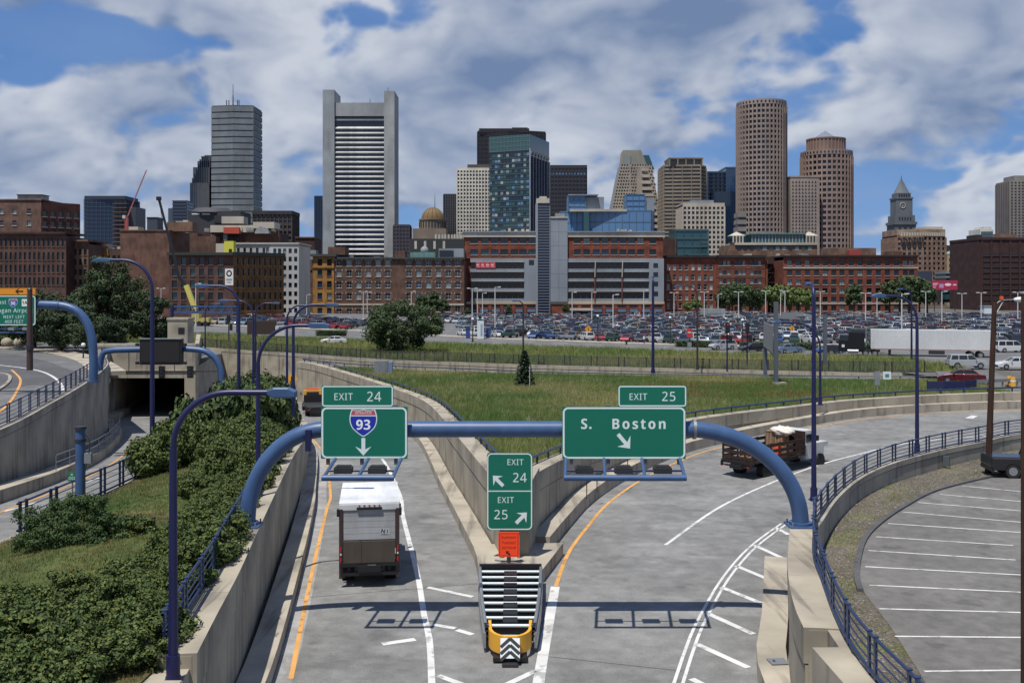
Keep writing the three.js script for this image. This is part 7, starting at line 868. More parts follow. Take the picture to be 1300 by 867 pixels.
// ================================================================ PLANTS
// leaves as small folded blades; tones vary leaf by leaf
function leafMass(n, place, size, tones, flat = .5) {
  const pos = new Float32Array(n * 18), col = new Float32Array(n * 18), a = new V3(), nrm = new V3(), t = new V3(), b = new V3();
  for (let i = 0; i < n; i++) {
    place(a, nrm); nrm.x += rr(-1, 1) * flat; nrm.y += rr(-.6, 1) * flat; nrm.z += rr(-1, 1) * flat; nrm.normalize();
    t.set(rr(-1, 1), rr(-1, 1), rr(-1, 1)).cross(nrm).normalize(); b.crossVectors(nrm, t);
    const s = size * rr(.65, 1.35), w = s * .34, k = pick(tones), v = rr(.75, 1.25), f = s * .12;
    const P0 = [a.x - t.x * s * .5, a.y - t.y * s * .5, a.z - t.z * s * .5], P1 = [a.x + t.x * s * .5, a.y + t.y * s * .5, a.z + t.z * s * .5], L = [a.x + b.x * w + nrm.x * f, a.y + b.y * w + nrm.y * f, a.z + b.z * w + nrm.z * f], R = [a.x - b.x * w + nrm.x * f, a.y - b.y * w + nrm.y * f, a.z - b.z * w + nrm.z * f];
    pos.set([...P0, ...L, ...P1, ...P0, ...P1, ...R], i * 18); for (let q = 0; q < 6; q++) col.set([k[0] * v, k[1] * v, k[2] * v], i * 18 + q * 3);
  }
  const g = new THREE.BufferGeometry(); g.setAttribute('position', new THREE.BufferAttribute(pos, 3)); g.setAttribute('color', new THREE.BufferAttribute(col, 3)); g.computeVertexNormals(); g.setAttribute('uv', new THREE.BufferAttribute(new Float32Array(n * 12), 2)); g.userData.ready = true; return g;
}
const leafMat = new THREE.MeshPhysicalMaterial({ vertexColors: true, roughness: .75, side: THREE.DoubleSide }), barkMat = M([.075, .055, .042], .95, { map: T.wood });
// clumps of leaves filling a lumpy crown
function clumps(n, rx, ry, rz, cr, seed, hollow = .55) { const c = []; let g = 0; while (c.length < n && g++ < n * 30) { const x = rr(-1, 1), y = rr(-1, 1), z = rr(-1, 1), q = Math.hypot(x, y, z), lim = .86 + .3 * noise.noise(x * 1.7 + seed, y * 1.7, z * 1.7); if (q > lim || q < hollow * lim) continue; c.push([x * rx, y * ry, z * rz, cr * rr(.6, 1.25)]); } return c; }
const inClumps = (c) => (a, n) => { const k = pick(c); n.set(rr(-1, 1), rr(-1, 1), rr(-1, 1)); if (n.lengthSq() < .01) n.set(0, 1, 0); n.normalize(); const r = k[3] * Math.pow(rnd(), .38); a.set(k[0] + n.x * r, k[1] + n.y * r * .85, k[2] + n.z * r); };
const roseT = [[.050, .084, .012], [.078, .108, .016], [.030, .054, .010], [.105, .128, .022], [.040, .072, .012]], darkT = [[.022, .042, .012], [.03, .055, .015], [.018, .034, .012], [.042, .066, .02]], treeT = [[.032, .058, .016], [.045, .078, .02], [.025, .045, .014], [.06, .09, .025]], lightT = [[.10, .15, .03], [.075, .12, .025], [.13, .17, .04]];
const shrubGeo = [0, 1, 2, 3].map((k) => leafMass(8200, inClumps(clumps(60, 1.0, .6, 1.0, .27, k * 9, .4)), .098, roseT));
const shrubFar = [0, 1, 2].map((k) => leafMass(2600, inClumps(clumps(40, 1.05, .75, 1.05, .36, k * 5 + 3, .4)), .20, roseT.concat(treeT)));
const stemGeo = ready(Array.from({ length: 7 }, (_, i) => { const a = i * .9, r = .6; return bar(new V3(0, 0, 0), new V3(Math.cos(a) * r, .75, Math.sin(a) * r), .018, 4); }));
const lawnTri = []; { const p = scene.children.find((o) => o.name === 'median_lawn').geometry.attributes.position; for (let i = 0; i < p.count; i += 3) lawnTri.push([p.getX(i), p.getY(i), -p.getZ(i), p.getX(i + 1), p.getY(i + 1), -p.getZ(i + 1), p.getX(i + 2), p.getY(i + 2), -p.getZ(i + 2)]); }
function shrub(geo, x, d, s, sy, label, group) { const e = levelOn(lawnTri, x, d, null); if (e === null) return; const o = thing('rose_shrub', label, 'shrub', [x, e - .05, -d], rnd() * 6.3, group); const c = mesh('foliage', geo, leafMat, o); c.scale.set(s, s * sy, s); c.position.y = .55 * s * sy; const t = mesh('stems', stemGeo, barkMat, o); t.scale.set(s, s * sy, s); return o; }
{
  const L = spl(medL, 1), R = spl(medR, 1), xAt = (ln, d) => { for (let i = 1; i < ln.length; i++) if (d <= ln[i][1]) { const a = ln[i - 1], b = ln[i]; return a[0] + (b[0] - a[0]) * (d - a[1]) / (b[1] - a[1]); } return ln.at(-1)[0]; };
  for (let d = 19; d < 34; d += .95) for (let x = -17.5; x < -8; x += 1.15) { const xx = x + rr(-.45, .45), dd = d + rr(-.4, .4), r = xAt(R, dd); if (xx > r - .15 || dd > 22.6 + (xx + 14.5) * 2.2) continue; if (xx > -8.6 && dd < 25) continue; shrub(pick(shrubGeo), xx, dd, rr(.75, 1.15), rr(.75, 1.1), 'low leafy rose shrub in the dense bed at the lower left', 'rose shrubs in the near bed'); }
  for (let d = 33; d < 47; d += 1.1) for (let k = 0; k < 3; k++) { const r = xAt(R, d), xx = r - .35 - k * 1.05 + rr(-.3, .3); if (d < 41 && k > 1) continue; shrub(pick(shrubGeo), xx, d + rr(-.4, .4), rr(.7, 1.05), rr(.8, 1.2), 'rose shrub along the blue railing of the retaining wall', 'rose shrubs along the railing'); }
  for (let d = 43.5; d < 112; d += 1.75) { const l = xAt(L, d) + .7, r = xAt(R, d) - .3; for (let x = l; x < r; x += 1.75) { if (d < 50 && x < -15.4 + (50 - d) * .55) continue; if (rnd() < .06) continue; const far = d > 60; shrub(far ? pick(shrubFar) : pick(shrubGeo), x + rr(-.5, .5), d + rr(-.5, .5), rr(1.05, 1.6), far ? rr(1.15, 1.75) : rr(1.0, 1.5), 'tall dense shrub in the long bed between the two roads', 'shrubs in the long median bed'); } }
  // the round dark shrub
  const o = thing('round_shrub', 'large round dark green shrub on the lawn at lower left', 'shrub', [-15.2, 2.62, -35.2]); const rg = leafMass(46000, inClumps(clumps(330, 2.0, 1.12, 1.45, .24, 77, .66)), .068, [[.03, .062, .012], [.042, .08, .014], [.024, .048, .012], [.055, .095, .018]]); mesh('foliage', rg, leafMat, o); o.children.at(-1).position.y = 1.05; const st2 = mesh('stems', stemGeo, barkMat, o); st2.scale.set(2, 1.8, 2); const o2 = thing('round_shrub', 'smaller leafy shrub spilling off the right of the round shrub', 'shrub', [-13.5, 2.8, -36.2]); mesh('foliage', pick(shrubGeo), leafMat, o2).position.y = .6; mesh('stems', stemGeo, barkMat, o2);
}
// trees
function tree(name, label, x, e, d, h, rx, { n = 9000, size = .3, tones = treeT, base = .2, seed = 1, group, cl = 90, rz = rx, cr = .2, hollow = .35 } = {}) {
  const o = thing(name, label, 'tree', [x, e, -d], 0, group), ry = h * (1 - base) / 2, cy = h * base + ry, c = clumps(cl, rx, ry, rz, rx * cr, seed, hollow);
  const tr = h * .028, lim = []; for (let i = 0; i < 9; i++) { const k = c[i * 3 % c.length]; lim.push(tube([new V3(0, h * base * .8 + i * h * .03, 0), new V3(k[0] * .4, (h * base + cy + k[1]) * .5, k[2] * .4), new V3(k[0] * .85, cy + k[1] * .85, k[2] * .85)], tr * .32, 5, 3)); }
  mesh('trunk', [cyl(tr, tr * .55, h * .62, 0, -.1, 0, 9), ...lim], barkMat, o); mesh('crown', leafMass(n, inClumps(c), size, tones), leafMat, o).position.y = cy; return o;
}
tree('round_tree', 'broad dark round tree standing alone behind the mesh fence', -18.0, 1.25, 165, 8.9, 6.9, { n: 24000, size: .32, base: .02, seed: 4, cl: 120, cr: .17, hollow: .5 });
tree('street_tree', 'tallest dark leafy tree of the left clump before the blank brick wall', -60.5, 2.9, 155, 13.6, 6.2, { n: 20000, size: .34, base: .05, seed: 11, tones: darkT.concat(treeT), cl: 110 });
tree('street_tree', 'dark leafy tree beside the airport board in the left clump', -70, 2.9, 150, 9.3, 6.0, { n: 15000, size: .34, base: .05, seed: 12, tones: darkT });
tree('street_tree', 'lower dark tree filling the left clump behind the upper road bend', -63, 2.9, 143, 7.6, 5.5, { n: 14000, size: .33, base: .03, seed: 13, tones: darkT });
tree('street_tree', 'dark tree at the right end of the left clump', -53.6, 2.7, 152, 8.6, 4.4, { n: 14000, size: .33, base: .03, seed: 14, tones: darkT });
tree('street_tree', 'dark tree at the far left behind the airport board', -80, 2.9, 158, 8.8, 6, { n: 12000, size: .34, base: .03, seed: 15, tones: darkT });
tree('street_tree', 'low dark bush tree under the tall left tree', -56.5, 2.8, 140, 5.2, 4.2, { n: 10000, size: .3, base: .02, seed: 16, tones: darkT });
{ // small conifer and its stake
  const o = thing('small_conifer', 'small dark conifer in the meadow', 'tree', [1.35, 1.2, -110]); mesh('trunk', cyl(.09, .03, 4.1, 0, 0, 0, 7), barkMat, o);
  mesh('crown', leafMass(6500, (a, n) => { const tier = Math.floor(Math.pow(rnd(), 1.35) * 11), q = rnd() * 6.283, spoke = Math.pow(.5 + .5 * Math.sin(q * 7 + tier * 2.1), .7), t = (tier + rr(-.25, .45)) / 11; const r = Math.pow(Math.max(.02, 1.02 - t), .72) * 1.3 * (.4 + .6 * spoke) * Math.pow(rnd(), .5) + .03; a.set(Math.cos(q) * r, .4 + t * 3.8 - r * .28, Math.sin(q) * r); n.set(rr(-1, 1), 1, rr(-1, 1)); }, .2, [[.018, .04, .016], [.026, .052, .02], [.034, .062, .022]]), leafMat, o);
  const s = thing('tree_stake', 'thin pale stake beside the small conifer', 'stake', [1.88, 1.3, -108.6]); mesh('stake', cyl(.045, .04, 2.6, 0, -.2, 0, 6), mats.whitePole, s); mesh('tie', box(.5, .04, .04, -.22, 1.9, -.1), mats.black, s);
}
const lotTree = [0, 1, 2].map((k) => leafMass(2600, inClumps(clumps(45, 1, 1, 1, .3, 30 + k, .3)), .2, k ? treeT : lightT)), lotTrunk = ready([cyl(.09, .06, 1.4, 0, -1.9, 0, 7), bar(new V3(0, -.6, 0), new V3(.4, .3, .2), .04, 4), bar(new V3(0, -.6, 0), new V3(-.4, .4, -.2), .04, 4)]);
[[873, 2, 0], [884, 2.4, 0], [918, 4.0, 1], [930, 4.4, 1], [941, 4.3, 1], [952, 4.0, 1], [963, 3.6, 1], [979, 4.3, 0], [992, 4.5, 0], [1003, 4.2, 0], [1014, 4.0, 0], [1024, 3.8, 0], [1085, 4.2, 2], [1130, 4.8, 2], [1143, 5.2, 2], [1155, 5.4, 2], [1168, 5.2, 2], [1178, 4.6, 2], [535, 3.8, 2], [549, 4.4, 2], [562, 3.4, 2], [645, 2.2, 2], [718, 2.2, 2], [594, 1.8, 2]].forEach(([px, h, k], i) => { h *= px > 840 ? 1.75 : 1.35; const d = px < 600 ? 352 : px < 740 ? 383 : px > 1120 ? 378 : 372, x = (px - 650) / F * d, o = thing('lot_tree', (px < 600 ? 'young dark tree before the brown brick warehouse' : px < 740 ? 'thin young tree before the grey garage block' : k === 0 ? 'pale green young tree before the red brick row' : px > 1120 ? 'dark tree at the right end of the red brick row' : 'mid green young tree before the red brick row'), 'tree', [x, eFar(x), -d], i, px < 600 ? 'trees by the warehouse' : px < 740 ? 'trees by the garage block' : k === 0 ? 'pale trees by the brick row' : px > 1120 ? 'dark trees right of the brick row' : 'green trees by the brick row'); const g = new THREE.Group(); const c = mesh('crown', lotTree[k], leafMat, o); c.scale.set(h * .5, h * .55, h * .5); c.position.y = h * .95; const t = mesh('trunk', lotTrunk, barkMat, o); t.scale.setScalar(h * .5); t.position.y = h * .95; });
// hedge strips before the front rows of the lot
for (const [a, b] of [[862, 905], [945, 985], [990, 1040], [1080, 1110], [400, 436]]) { const pts = []; for (let i = 0; i <= 4; i++) { const px = lerp(a, b, i / 4); pts.push(onFar(px, px < 500 ? 427 : 441 + (px - 862) * .025)); } const o = thing('hedge', ['dark clipped hedge before the far lot left of the signals', 'dark clipped hedge behind the black sedan', 'dark clipped hedge behind the pale blue sedan', 'dark clipped hedge behind the black tractor', 'dark low hedge by the ochre brick corner'][[862, 945, 990, 1080, 400].indexOf(a)], 'hedge'); mesh('foliage', leafMass(3600, (q, n) => { const t = rnd() * 4, i = Math.min(3, Math.floor(t)), p = pts[i].clone().lerp(pts[i + 1], t - i); q.set(p.x + rr(-.5, .5), p.y + rr(.05, 1.2), p.z - 2 + rr(-.6, .6)); n.set(rr(-1, 1), 1, 1); }, .26, darkT), leafMat, o); }
// ---- grass: blades in tufts
function tuft(n, h, spread, wdt, lean = .35) { const pos = []; for (let i = 0; i < n; i++) { const a = rnd() * 6.283, r = spread * Math.sqrt(rnd()), x = Math.cos(a) * r, z = Math.sin(a) * r, hh = h * rr(.55, 1.15), q = rnd() * 6.283, lx = rr(-lean, lean) * hh, lz = rr(-lean, lean) * hh, wx = Math.cos(q) * wdt, wz = Math.sin(q) * wdt; pos.push(x - wx, 0, z - wz, x + wx, 0, z + wz, x + lx, hh, z + lz); } const g = new THREE.BufferGeometry(); g.setAttribute('position', new THREE.BufferAttribute(new Float32Array(pos), 3)); g.computeVertexNormals(); g.setAttribute('uv', new THREE.BufferAttribute(new Float32Array(pos.length / 3 * 2), 2)); return g; }
const grassMat = new THREE.MeshStandardMaterial({ roughness: .85, side: THREE.DoubleSide, color: 0xffffff });
function trisOf(name) { const out = []; for (const o of scene.children) if (o.name.startsWith(name)) { const p = o.geometry.attributes.position; for (let i = 0; i < p.count; i += 3) out.push([p.getX(i), p.getY(i), -p.getZ(i), p.getX(i + 1), p.getY(i + 1), -p.getZ(i + 1), p.getX(i + 2), p.getY(i + 2), -p.getZ(i + 2)]); } return out; }
function grassField(name, label, onto, count, geos, tone, sc) {
  const tris = trisOf(onto), area = tris.map((t) => Math.abs((t[3] - t[0]) * (t[8] - t[2]) - (t[6] - t[0]) * (t[5] - t[2])) / 2), total = area.reduce((a, b) => a + b, 0), lists = geos.map(() => []);
  tris.forEach((t, i) => { const n = count * area[i] / total, k = Math.floor(n) + (rnd() < n % 1 ? 1 : 0); for (let j = 0; j < k; j++) { let a = rnd(), b = rnd(); if (a + b > 1) { a = 1 - a; b = 1 - b; } const x = t[0] + (t[3] - t[0]) * a + (t[6] - t[0]) * b, y = t[1] + (t[4] - t[1]) * a + (t[7] - t[1]) * b, d = t[2] + (t[5] - t[2]) * a + (t[8] - t[2]) * b, s = sc(x, d); if (s > 0) lists[Math.floor(rnd() * geos.length)].push([x, y, d, s]); } });
  const o = new THREE.Group(); o.name = numbered(name); o.userData = { kind: 'stuff', label, category: 'grass' }; scene.add(o); const m4 = new THREE.Matrix4(), q = new THREE.Quaternion(), up = new V3(0, 1, 0), c = new THREE.Color();
  geos.forEach((g, k) => { const im = new THREE.InstancedMesh(g, grassMat, lists[k].length); im.name = 'tufts'; im.castShadow = im.receiveShadow = true; lists[k].forEach(([x, y, d, s], i) => { q.setFromAxisAngle(up, rnd() * 6.28); m4.compose(new V3(x, y - .02, -d), q, new V3(s, s * rr(.75, 1.2), s)); im.setMatrixAt(i, m4); im.setColorAt(i, c.setRGB(...tone(x, d))); }); o.add(im); });
}
const meadowTone = (x, d) => { const n = fbm(x * .06, d * .06, 3, 4), m = fbm(x * .3, d * .3, 8, 3), s = rnd(); if (x > 14 && x < 30 && d > 94 && d < 112 && s < .35 + n) return [.20 * rr(.7, 1.2), .085, .035]; const dry = clamp(.30 + n * 1.7 + m * .6 + rr(-.3, .3), 0, 1); if (s < .03) return [.42, .40, .30]; return [lerp(.095, .30, dry), lerp(.165, .275, dry), lerp(.032, .105, dry)]; };
grassField('meadow_grass', 'tall rough meadow grass between the two exit roads', 'meadow_soil', 52000, [0, 1, 2].map((k) => tuft(11, .62, .34, .022)), meadowTone, (x, d) => (.75 + .55 * fbm(x * .15, d * .15, 5, 3)) * rr(.6, 1.25));
grassField('verge_grass', 'rough grass strip between the mesh fence and the street', 'grass_strip_soil', 26000, [0, 1].map(() => tuft(11, .75, .45, .032)), (x, d) => { const n = fbm(x * .05, d * .05, 9, 3), dry = clamp(.4 + n + rr(-.3, .3), 0, 1); return [lerp(.10, .30, dry), lerp(.17, .27, dry), lerp(.035, .10, dry)]; }, () => rr(.6, 1.3));
grassField('lawn_grass', 'short patchy lawn among the shrubs at the left', 'median_lawn', 60000, [0, 1].map(() => tuft(9, .11, .14, .008, .6)), (x, d) => { const n = fbm(x * .35, d * .35, 2, 4), dry = clamp(.45 + n * 1.5 + rr(-.2, .2), 0, 1); return [lerp(.06, .21, dry), lerp(.115, .165, dry), lerp(.02, .065, dry)]; }, (x, d) => (d > 60 || d < 18 ? 0 : rr(.7, 1.3)));
grassField('verge_weeds', 'thin weeds growing through the gravel beside the car park', 'gravel_verge', 60000, [0, 1].map(() => tuft(8, .10, .12, .008, .8)), (x, d) => (rnd() < .35 ? [.22, .17, .07] : [.12 * rr(.7, 1.2), .15, .035]), (x, d) => { const inLot = d < 65 && x > lotEdge(d) - .15; return inLot || d > 74 ? 0 : fbm(x * .35, d * .35, 6, 4) > -.04 ? rr(.6, 1.5) : 0; });

{ // loose stones of the verge
  const tris = trisOf('gravel_verge'), geo = new THREE.IcosahedronGeometry(.5, 0), p = geo.attributes.position; for (let i = 0; i < p.count; i++) p.setY(i, p.getY(i) * .55); geo.computeVertexNormals();
  const list = []; let guard = 0; while (list.length < 26000 && guard++ < 400000) { const d = rr(24, 74), x = rr(7.9, 44); if (d < 64 && x > lotEdge(d) - .2) continue; const e = levelOn(tris, x, d, null); if (e === null) continue; list.push([x, e, d]); }
  const o = new THREE.Group(); o.name = 'verge_gravel'; o.userData = { kind: 'stuff', label: 'loose grey and tan stones on the verge beside the car park', category: 'gravel' }; scene.add(o);
  const im = new THREE.InstancedMesh(geo, M([1, 1, 1], .95), list.length); im.name = 'stones'; im.castShadow = im.receiveShadow = true; const m4 = new THREE.Matrix4(), q = new THREE.Quaternion(), c = new THREE.Color(); list.forEach(([x, e, d], i) => { const s = .025 + .07 * Math.pow(rnd(), 4); q.setFromAxisAngle(new V3(0, 1, 0), rnd() * 6.3); m4.compose(new V3(x, e + s * .1, -d), q, new V3(s * rr(.8, 1.4), s, s)); im.setMatrixAt(i, m4); const v = rr(.10, .27); im.setColorAt(i, c.setRGB(v, v * .93, v * .82)); }); o.add(im);
}
// ================================================================ SMALL THINGS ALONG THE STREET AND IN THE LOT
{ // tall white lot lamps with cross heads
  const mk = (label, x, e, d, top, heads, group) => { const o = thing('lot_lamp', label, 'lot lamp', [x, e, -d], 0, group), H = top - e; mesh('pole', [cyl(.16, .11, H, 0, 0, 0, 8), cyl(.3, .3, .8, 0, 0, 0, 8)], mats.whitePole, o); mesh('cross_arm', box(heads > 1 ? 1.7 : .9, .1, .1, heads > 1 ? 0 : .4, H - .06, 0), mats.whitePole, o); for (const s of heads > 1 ? [-1, 1] : [1]) mesh('lamp_head', box(.75, .2, .5, s * .95, H + .02, 0), mats.signWhite, o); return o; };
  const list = [[599.5, 366, 252, 2], [606, 368, 300, 1], [628.5, 364.5, 240, 1], [612.5, 372, 320, 1], [726.5, 371, 300, 1], [751.5, 371, 300, 1], [778.5, 374, 232, 1], [817.5, 368, 300, 1], [856, 371.5, 310, 2], [894.5, 370.5, 300, 2], [912, 373.5, 330, 1], [938, 370.5, 285, 2], [972.5, 369, 320, 2], [991.5, 371, 300, 1], [997, 369, 285, 2], [1042, 370, 300, 2], [1099.5, 372, 270, 2], [1114, 372, 300, 1], [1145.5, 373, 190, 1], [1176, 370, 285, 2], [1196.5, 370, 260, 1], [1222, 372.5, 300, 2], [1246.5, 371.5, 275, 2], [1293, 371, 270, 2], [389, 374, 330, 1], [461, 370, 300, 2], [466, 371, 320, 1], [522, 370, 300, 1], [248, 360, 245, 1], [204, 366, 300, 2], [268, 368, 300, 1]];
  list.forEach(([px, py, d, h], i) => { const p = P(px, py, d); mk(px < 560 ? 'thin white lamp mast among the left warehouses' : 'white lamp mast with ' + (h > 1 ? 'double' : 'single') + ' head in the packed far lot', p.x, eFar(p.x), d, p.y, h, px < 560 ? 'lamp masts by the warehouses' : h > 1 ? 'double headed lot lamps' : 'single headed lot lamps'); });
}
{ // ornamental dark post lamps and signals on the far pavement
  const post = (label, px, py, top, r = .09) => { const v = onFar(px, py), d = -v.z, H = CY + (H0 - top) / F * d - v.y, o = thing('post_lamp', label, 'post lamp', v); mesh('pole', [cyl(r * 1.3, r, H - .5, 0, 0, 0, 8), cyl(.22, .16, .7, 0, 0, 0, 8)], mats.darkMetal, o); mesh('globe', new THREE.SphereGeometry(.28, 10, 8).translate(0, H - .2, 0), mats.signWhite, o); mesh('collar', cyl(.2, .2, .1, 0, H - .5, 0, 8), mats.darkMetal, o); };
  post('dark post lamp left of the red signal sign', 851, 437, 402); post('dark post lamp near the fire hydrant', 759, 434, 400); post('dark post lamp beside the white kiosk', 600, 434, 404); post('dark post lamp by the signals at the far kerb', 943, 444, 405); post('dark post lamp on the pavement by the left trees', 75, 445, 420); post('dark post lamp on the bend pavement', 105, 462, 436);
  const sig = (label, px, py, top, lit) => { const v = onFar(px, py), d = -v.z, H = CY + (H0 - top) / F * d - v.y, o = thing('traffic_signal', label, 'traffic signal', v); mesh('pole', cyl(.11, .09, H, 0, 0, 0, 8), mats.navy, o); mesh('signal_head', box(.5, 1.3, .4, 0, H - .4, .2), mats.black, o); for (const k of [-.38, 0, .38]) mesh('lens', new THREE.CylinderGeometry(.13, .13, .05, 10).rotateX(Math.PI / 2).translate(0, H - .4 + k, .42), k > 0 && lit ? M([.5, .03, .02], .4) : mats.darkMetal, o); mesh('second_head', box(.4, 1.0, .5, .4, H - 1.9, 0), mats.black, o); };
  sig('traffic signal cluster left of the silver car on the far street', 923.5, 472, 412, true); sig('traffic signal on a blue post right of the silver car', 949, 466, 412, false); sig('traffic signal on a thin post before the left lot', 290, 436, 402, false);
  const rd = onFar(875.5, 441), o = thing('red_sign', 'red and black no entry board on a post at the far kerb', 'road sign', rd); mesh('post', cyl(.08, .08, 2.8, 0, 0, 0, 8), mats.darkMetal, o); mesh('board', box(.95, 1.5, .08, 0, 2.6, .05), M([.55, .03, .025], .6), o); mesh('bar', box(.6, .18, .03, 0, 2.7, .11), mats.signWhite, o); mesh('cabinet', box(.7, .9, .5, 0, .5, 0), mats.galv, o);
  const dm = (label, px, py, s) => { const v = onFar(px, py + 9), q = thing('warning_sign', label, 'road sign', v); mesh('post', cyl(.05, .05, 2.0, 0, 0, 0, 6), mats.galv, q); mesh('diamond', box(s, s, .05).rotateZ(Math.PI / 4).translate(0, 2.0, .06), M([.75, .30, .03], .6), q); mesh('symbol', box(.12, s * .6, .02, 0, 2.0, .1), mats.black, q); }; dm('orange diamond warning sign by the packed lot', 747, 421, 1.15); dm('small orange warning sign on a lamp post in the lot', 1006, 421, .8);
  const hy = onFar(795.5, 437.5), h = thing('fire_hydrant', 'short black fire hydrant on the pale pavement', 'hydrant', hy); mesh('barrel', [cyl(.17, .15, .7, 0, 0, 0, 10), cyl(.22, .22, .08, 0, 0, 0, 10)], mats.black, h); mesh('bonnet', new THREE.SphereGeometry(.17, 10, 6).translate(0, .72, 0), mats.black, h); mesh('nozzle', new THREE.CylinderGeometry(.07, .07, .5, 8).rotateZ(Math.PI / 2).translate(0, .5, 0), mats.black, h);
  // white kiosk tower with a clock-like head
  const kv = onFar(610, 430), k = thing('kiosk_tower', 'white pay kiosk tower with a dark round clock at its top', 'kiosk', kv); const ku = -kv.z / F; mesh('shaft', box(8.4 * ku, 23 * ku, 1.3, 0, 11.5 * ku, 0), mats.signWhite, k); mesh('blue_panel', box(2.2 * ku, 14 * ku, .1, 1.2 * ku, 12 * ku, .68), M([.28, .36, .5], .6), k); mesh('head', box(7.6 * ku, 6 * ku, 1.3, 0, 27.5 * ku, 0), mats.signWhite, k); mesh('neck', box(6 * ku, 2.5 * ku, .9, 0, 23.6 * ku, 0), mats.black, k); mesh('clock', new THREE.CylinderGeometry(2 * ku, 2 * ku, .1, 16).rotateX(Math.PI / 2).translate(-.6 * ku, 27.5 * ku, .7), mats.black, k); mesh('cap', box(9 * ku, 1.2 * ku, 1.6, 0, 31 * ku, 0), mats.darkMetal, k);
  for (const [px, l] of [[594, 'tall blue bin left of the white kiosk'], [620, 'tall blue bin right of the white kiosk']]) { const v = onFar(px, 429.5), b = thing('blue_bin', l, 'bin', v); mesh('bin_body', box(.9, 2.0, .8, 0, 1.0, 0), M([.03, .06, .22], .5), b); mesh('bin_lid', box(1.0, .15, .9, 0, 2.07, 0), M([.02, .04, .16], .5), b); }
}
{ // sign gantry seen from behind, on two grey posts
  const o = thing('sign_support', 'grey blue twin post sign frame seen from behind at the meadow edge', 'sign support'), a = G(985.5, 490, 1.5), d0 = -a.z, b = P(972, 473, d0 + 14); const topA = CY + (H0 - 383) / F * d0;
  mesh('near_post', box(.42, topA - 1.3, .36, a.x, (topA + 1.3) / 2, a.z), mats.steelGrey, o); mesh('post_footing', box(1.3, .7, 1.0, a.x + .4, 1.55, a.z), mats.concreteGrey, o); mesh('far_post', box(.4, 7.2, .36, b.x, b.y + 3.4, b.z), mats.steelGrey, o);
  for (const y of [8.2, 7.2, 5.4, 4.7]) mesh('truss_chord', bar(new V3(a.x, y - .2, a.z), new V3(b.x, y + .2, b.z), .09), mats.steelGrey, o); for (let i = 0; i < 5; i++) { const t = i / 5, s = (i + 1) / 5, f = (q, y) => new V3(lerp(a.x, b.x, q), y, lerp(a.z, b.z, q)); mesh('truss_web', bar(f(t, 4.8), f(s, 8), .05), mats.steelGrey, o); } mesh('rear_panel', solid([[a.x - .3, d0 + .4], [b.x - .3, -b.z - .4]], [[a.x - .2, d0 + .4], [b.x - .2, -b.z - .4]], () => 7.9, () => 5.0), mats.signBack, o);
  const p2 = G(1048, 462, 1.7), q = thing('sign_post', 'single grey steel post beside the blue sedan', 'post', p2); mesh('shaft', box(.42, 6.6, .36, 0, 3.3, 0), mats.steelGrey, q); mesh('arm', bar(new V3(0, 6.5, 0), new V3(-6.3, 6.4, -1), .09), mats.steelGrey, q); mesh('hanging_panel', box(3, .9, .1, -4.2, 6.5, -.6), mats.signBack, q);
  // small white sign on the wall edge
  const s = thing('small_sign', 'small white sign with twin grey legs on the far meadow wall', 'road sign', G(1119, 503, 1.8)); mesh('leg', [cyl(.05, .05, 1.6, -.3, 0, 0, 6)], mats.galv, s); mesh('leg', [cyl(.05, .05, 1.6, .4, 0, 0, 6)], mats.galv, s); mesh('grey_panel', box(.5, 1.3, .06, -.35, 1.7, .02), mats.galv, s); mesh('white_panel', box(.75, .72, .05, .55, 1.95, .05), mats.signWhite, s); mesh('mark', box(.36, .28, .02, .55, 1.95, .09), M([.05, .22, .16], .6), s);
  const c = thing('control_cabinet', 'grey steel control cabinet at the left end of the meadow', 'cabinet', G(484, 475, 1.15)); mesh('cabinet_body', box(1.7, 1.75, .9, 0, .8, 0), mats.galv, c); mesh('cabinet_wing', box(.5, 1.6, .9, 1.15, .75, 0), M([.16, .22, .32], .5), c); mesh('cabinet_base', box(2.6, .15, 1.1, .2, .02, 0), mats.concrete, c);
  const w = thing('curve_sign', 'yellow diamond curve sign on the tall cutting wall', 'road sign', P(370, 481, 142)); mesh('diamond', box(1.25, 1.25, .05).rotateZ(Math.PI / 4), mats.yellow, w); mesh('symbol', [box(.12, .6, .02, -.05, -.05, .04), box(.3, .12, .02, .05, .25, .04)], mats.black, w); mesh('post', cyl(.06, .06, 3, 0, -3.2, -.1, 6), mats.galv, w);
  const g = thing('signal_gantry', 'blue truss footbridge sign arm crossing before the corner warehouse', 'sign gantry'), D = 215, X = (px) => (px - 650) / F * D, Y = (py) => CY + (H0 - py) / F * D; for (const y of [389, 397]) mesh('truss_chord', box(X(302) - X(216), .35, .35, (X(302) + X(216)) / 2, Y(y), -D), mats.blue, g); for (let i = 0; i < 16; i++) mesh('truss_web', bar(new V3(lerp(X(216), X(302), i / 16), Y(i % 2 ? 389 : 397), -D), new V3(lerp(X(216), X(302), (i + 1) / 16), Y(i % 2 ? 397 : 389), -D), .13, 5), mats.blue, g); mesh('column', cyl(.45, .4, Y(388) - 2, X(302), 2, -D, 10), mats.navy, g); mesh('column', cyl(.45, .4, Y(388) - 2, X(218), 2, -D, 10), mats.navy, g);
}
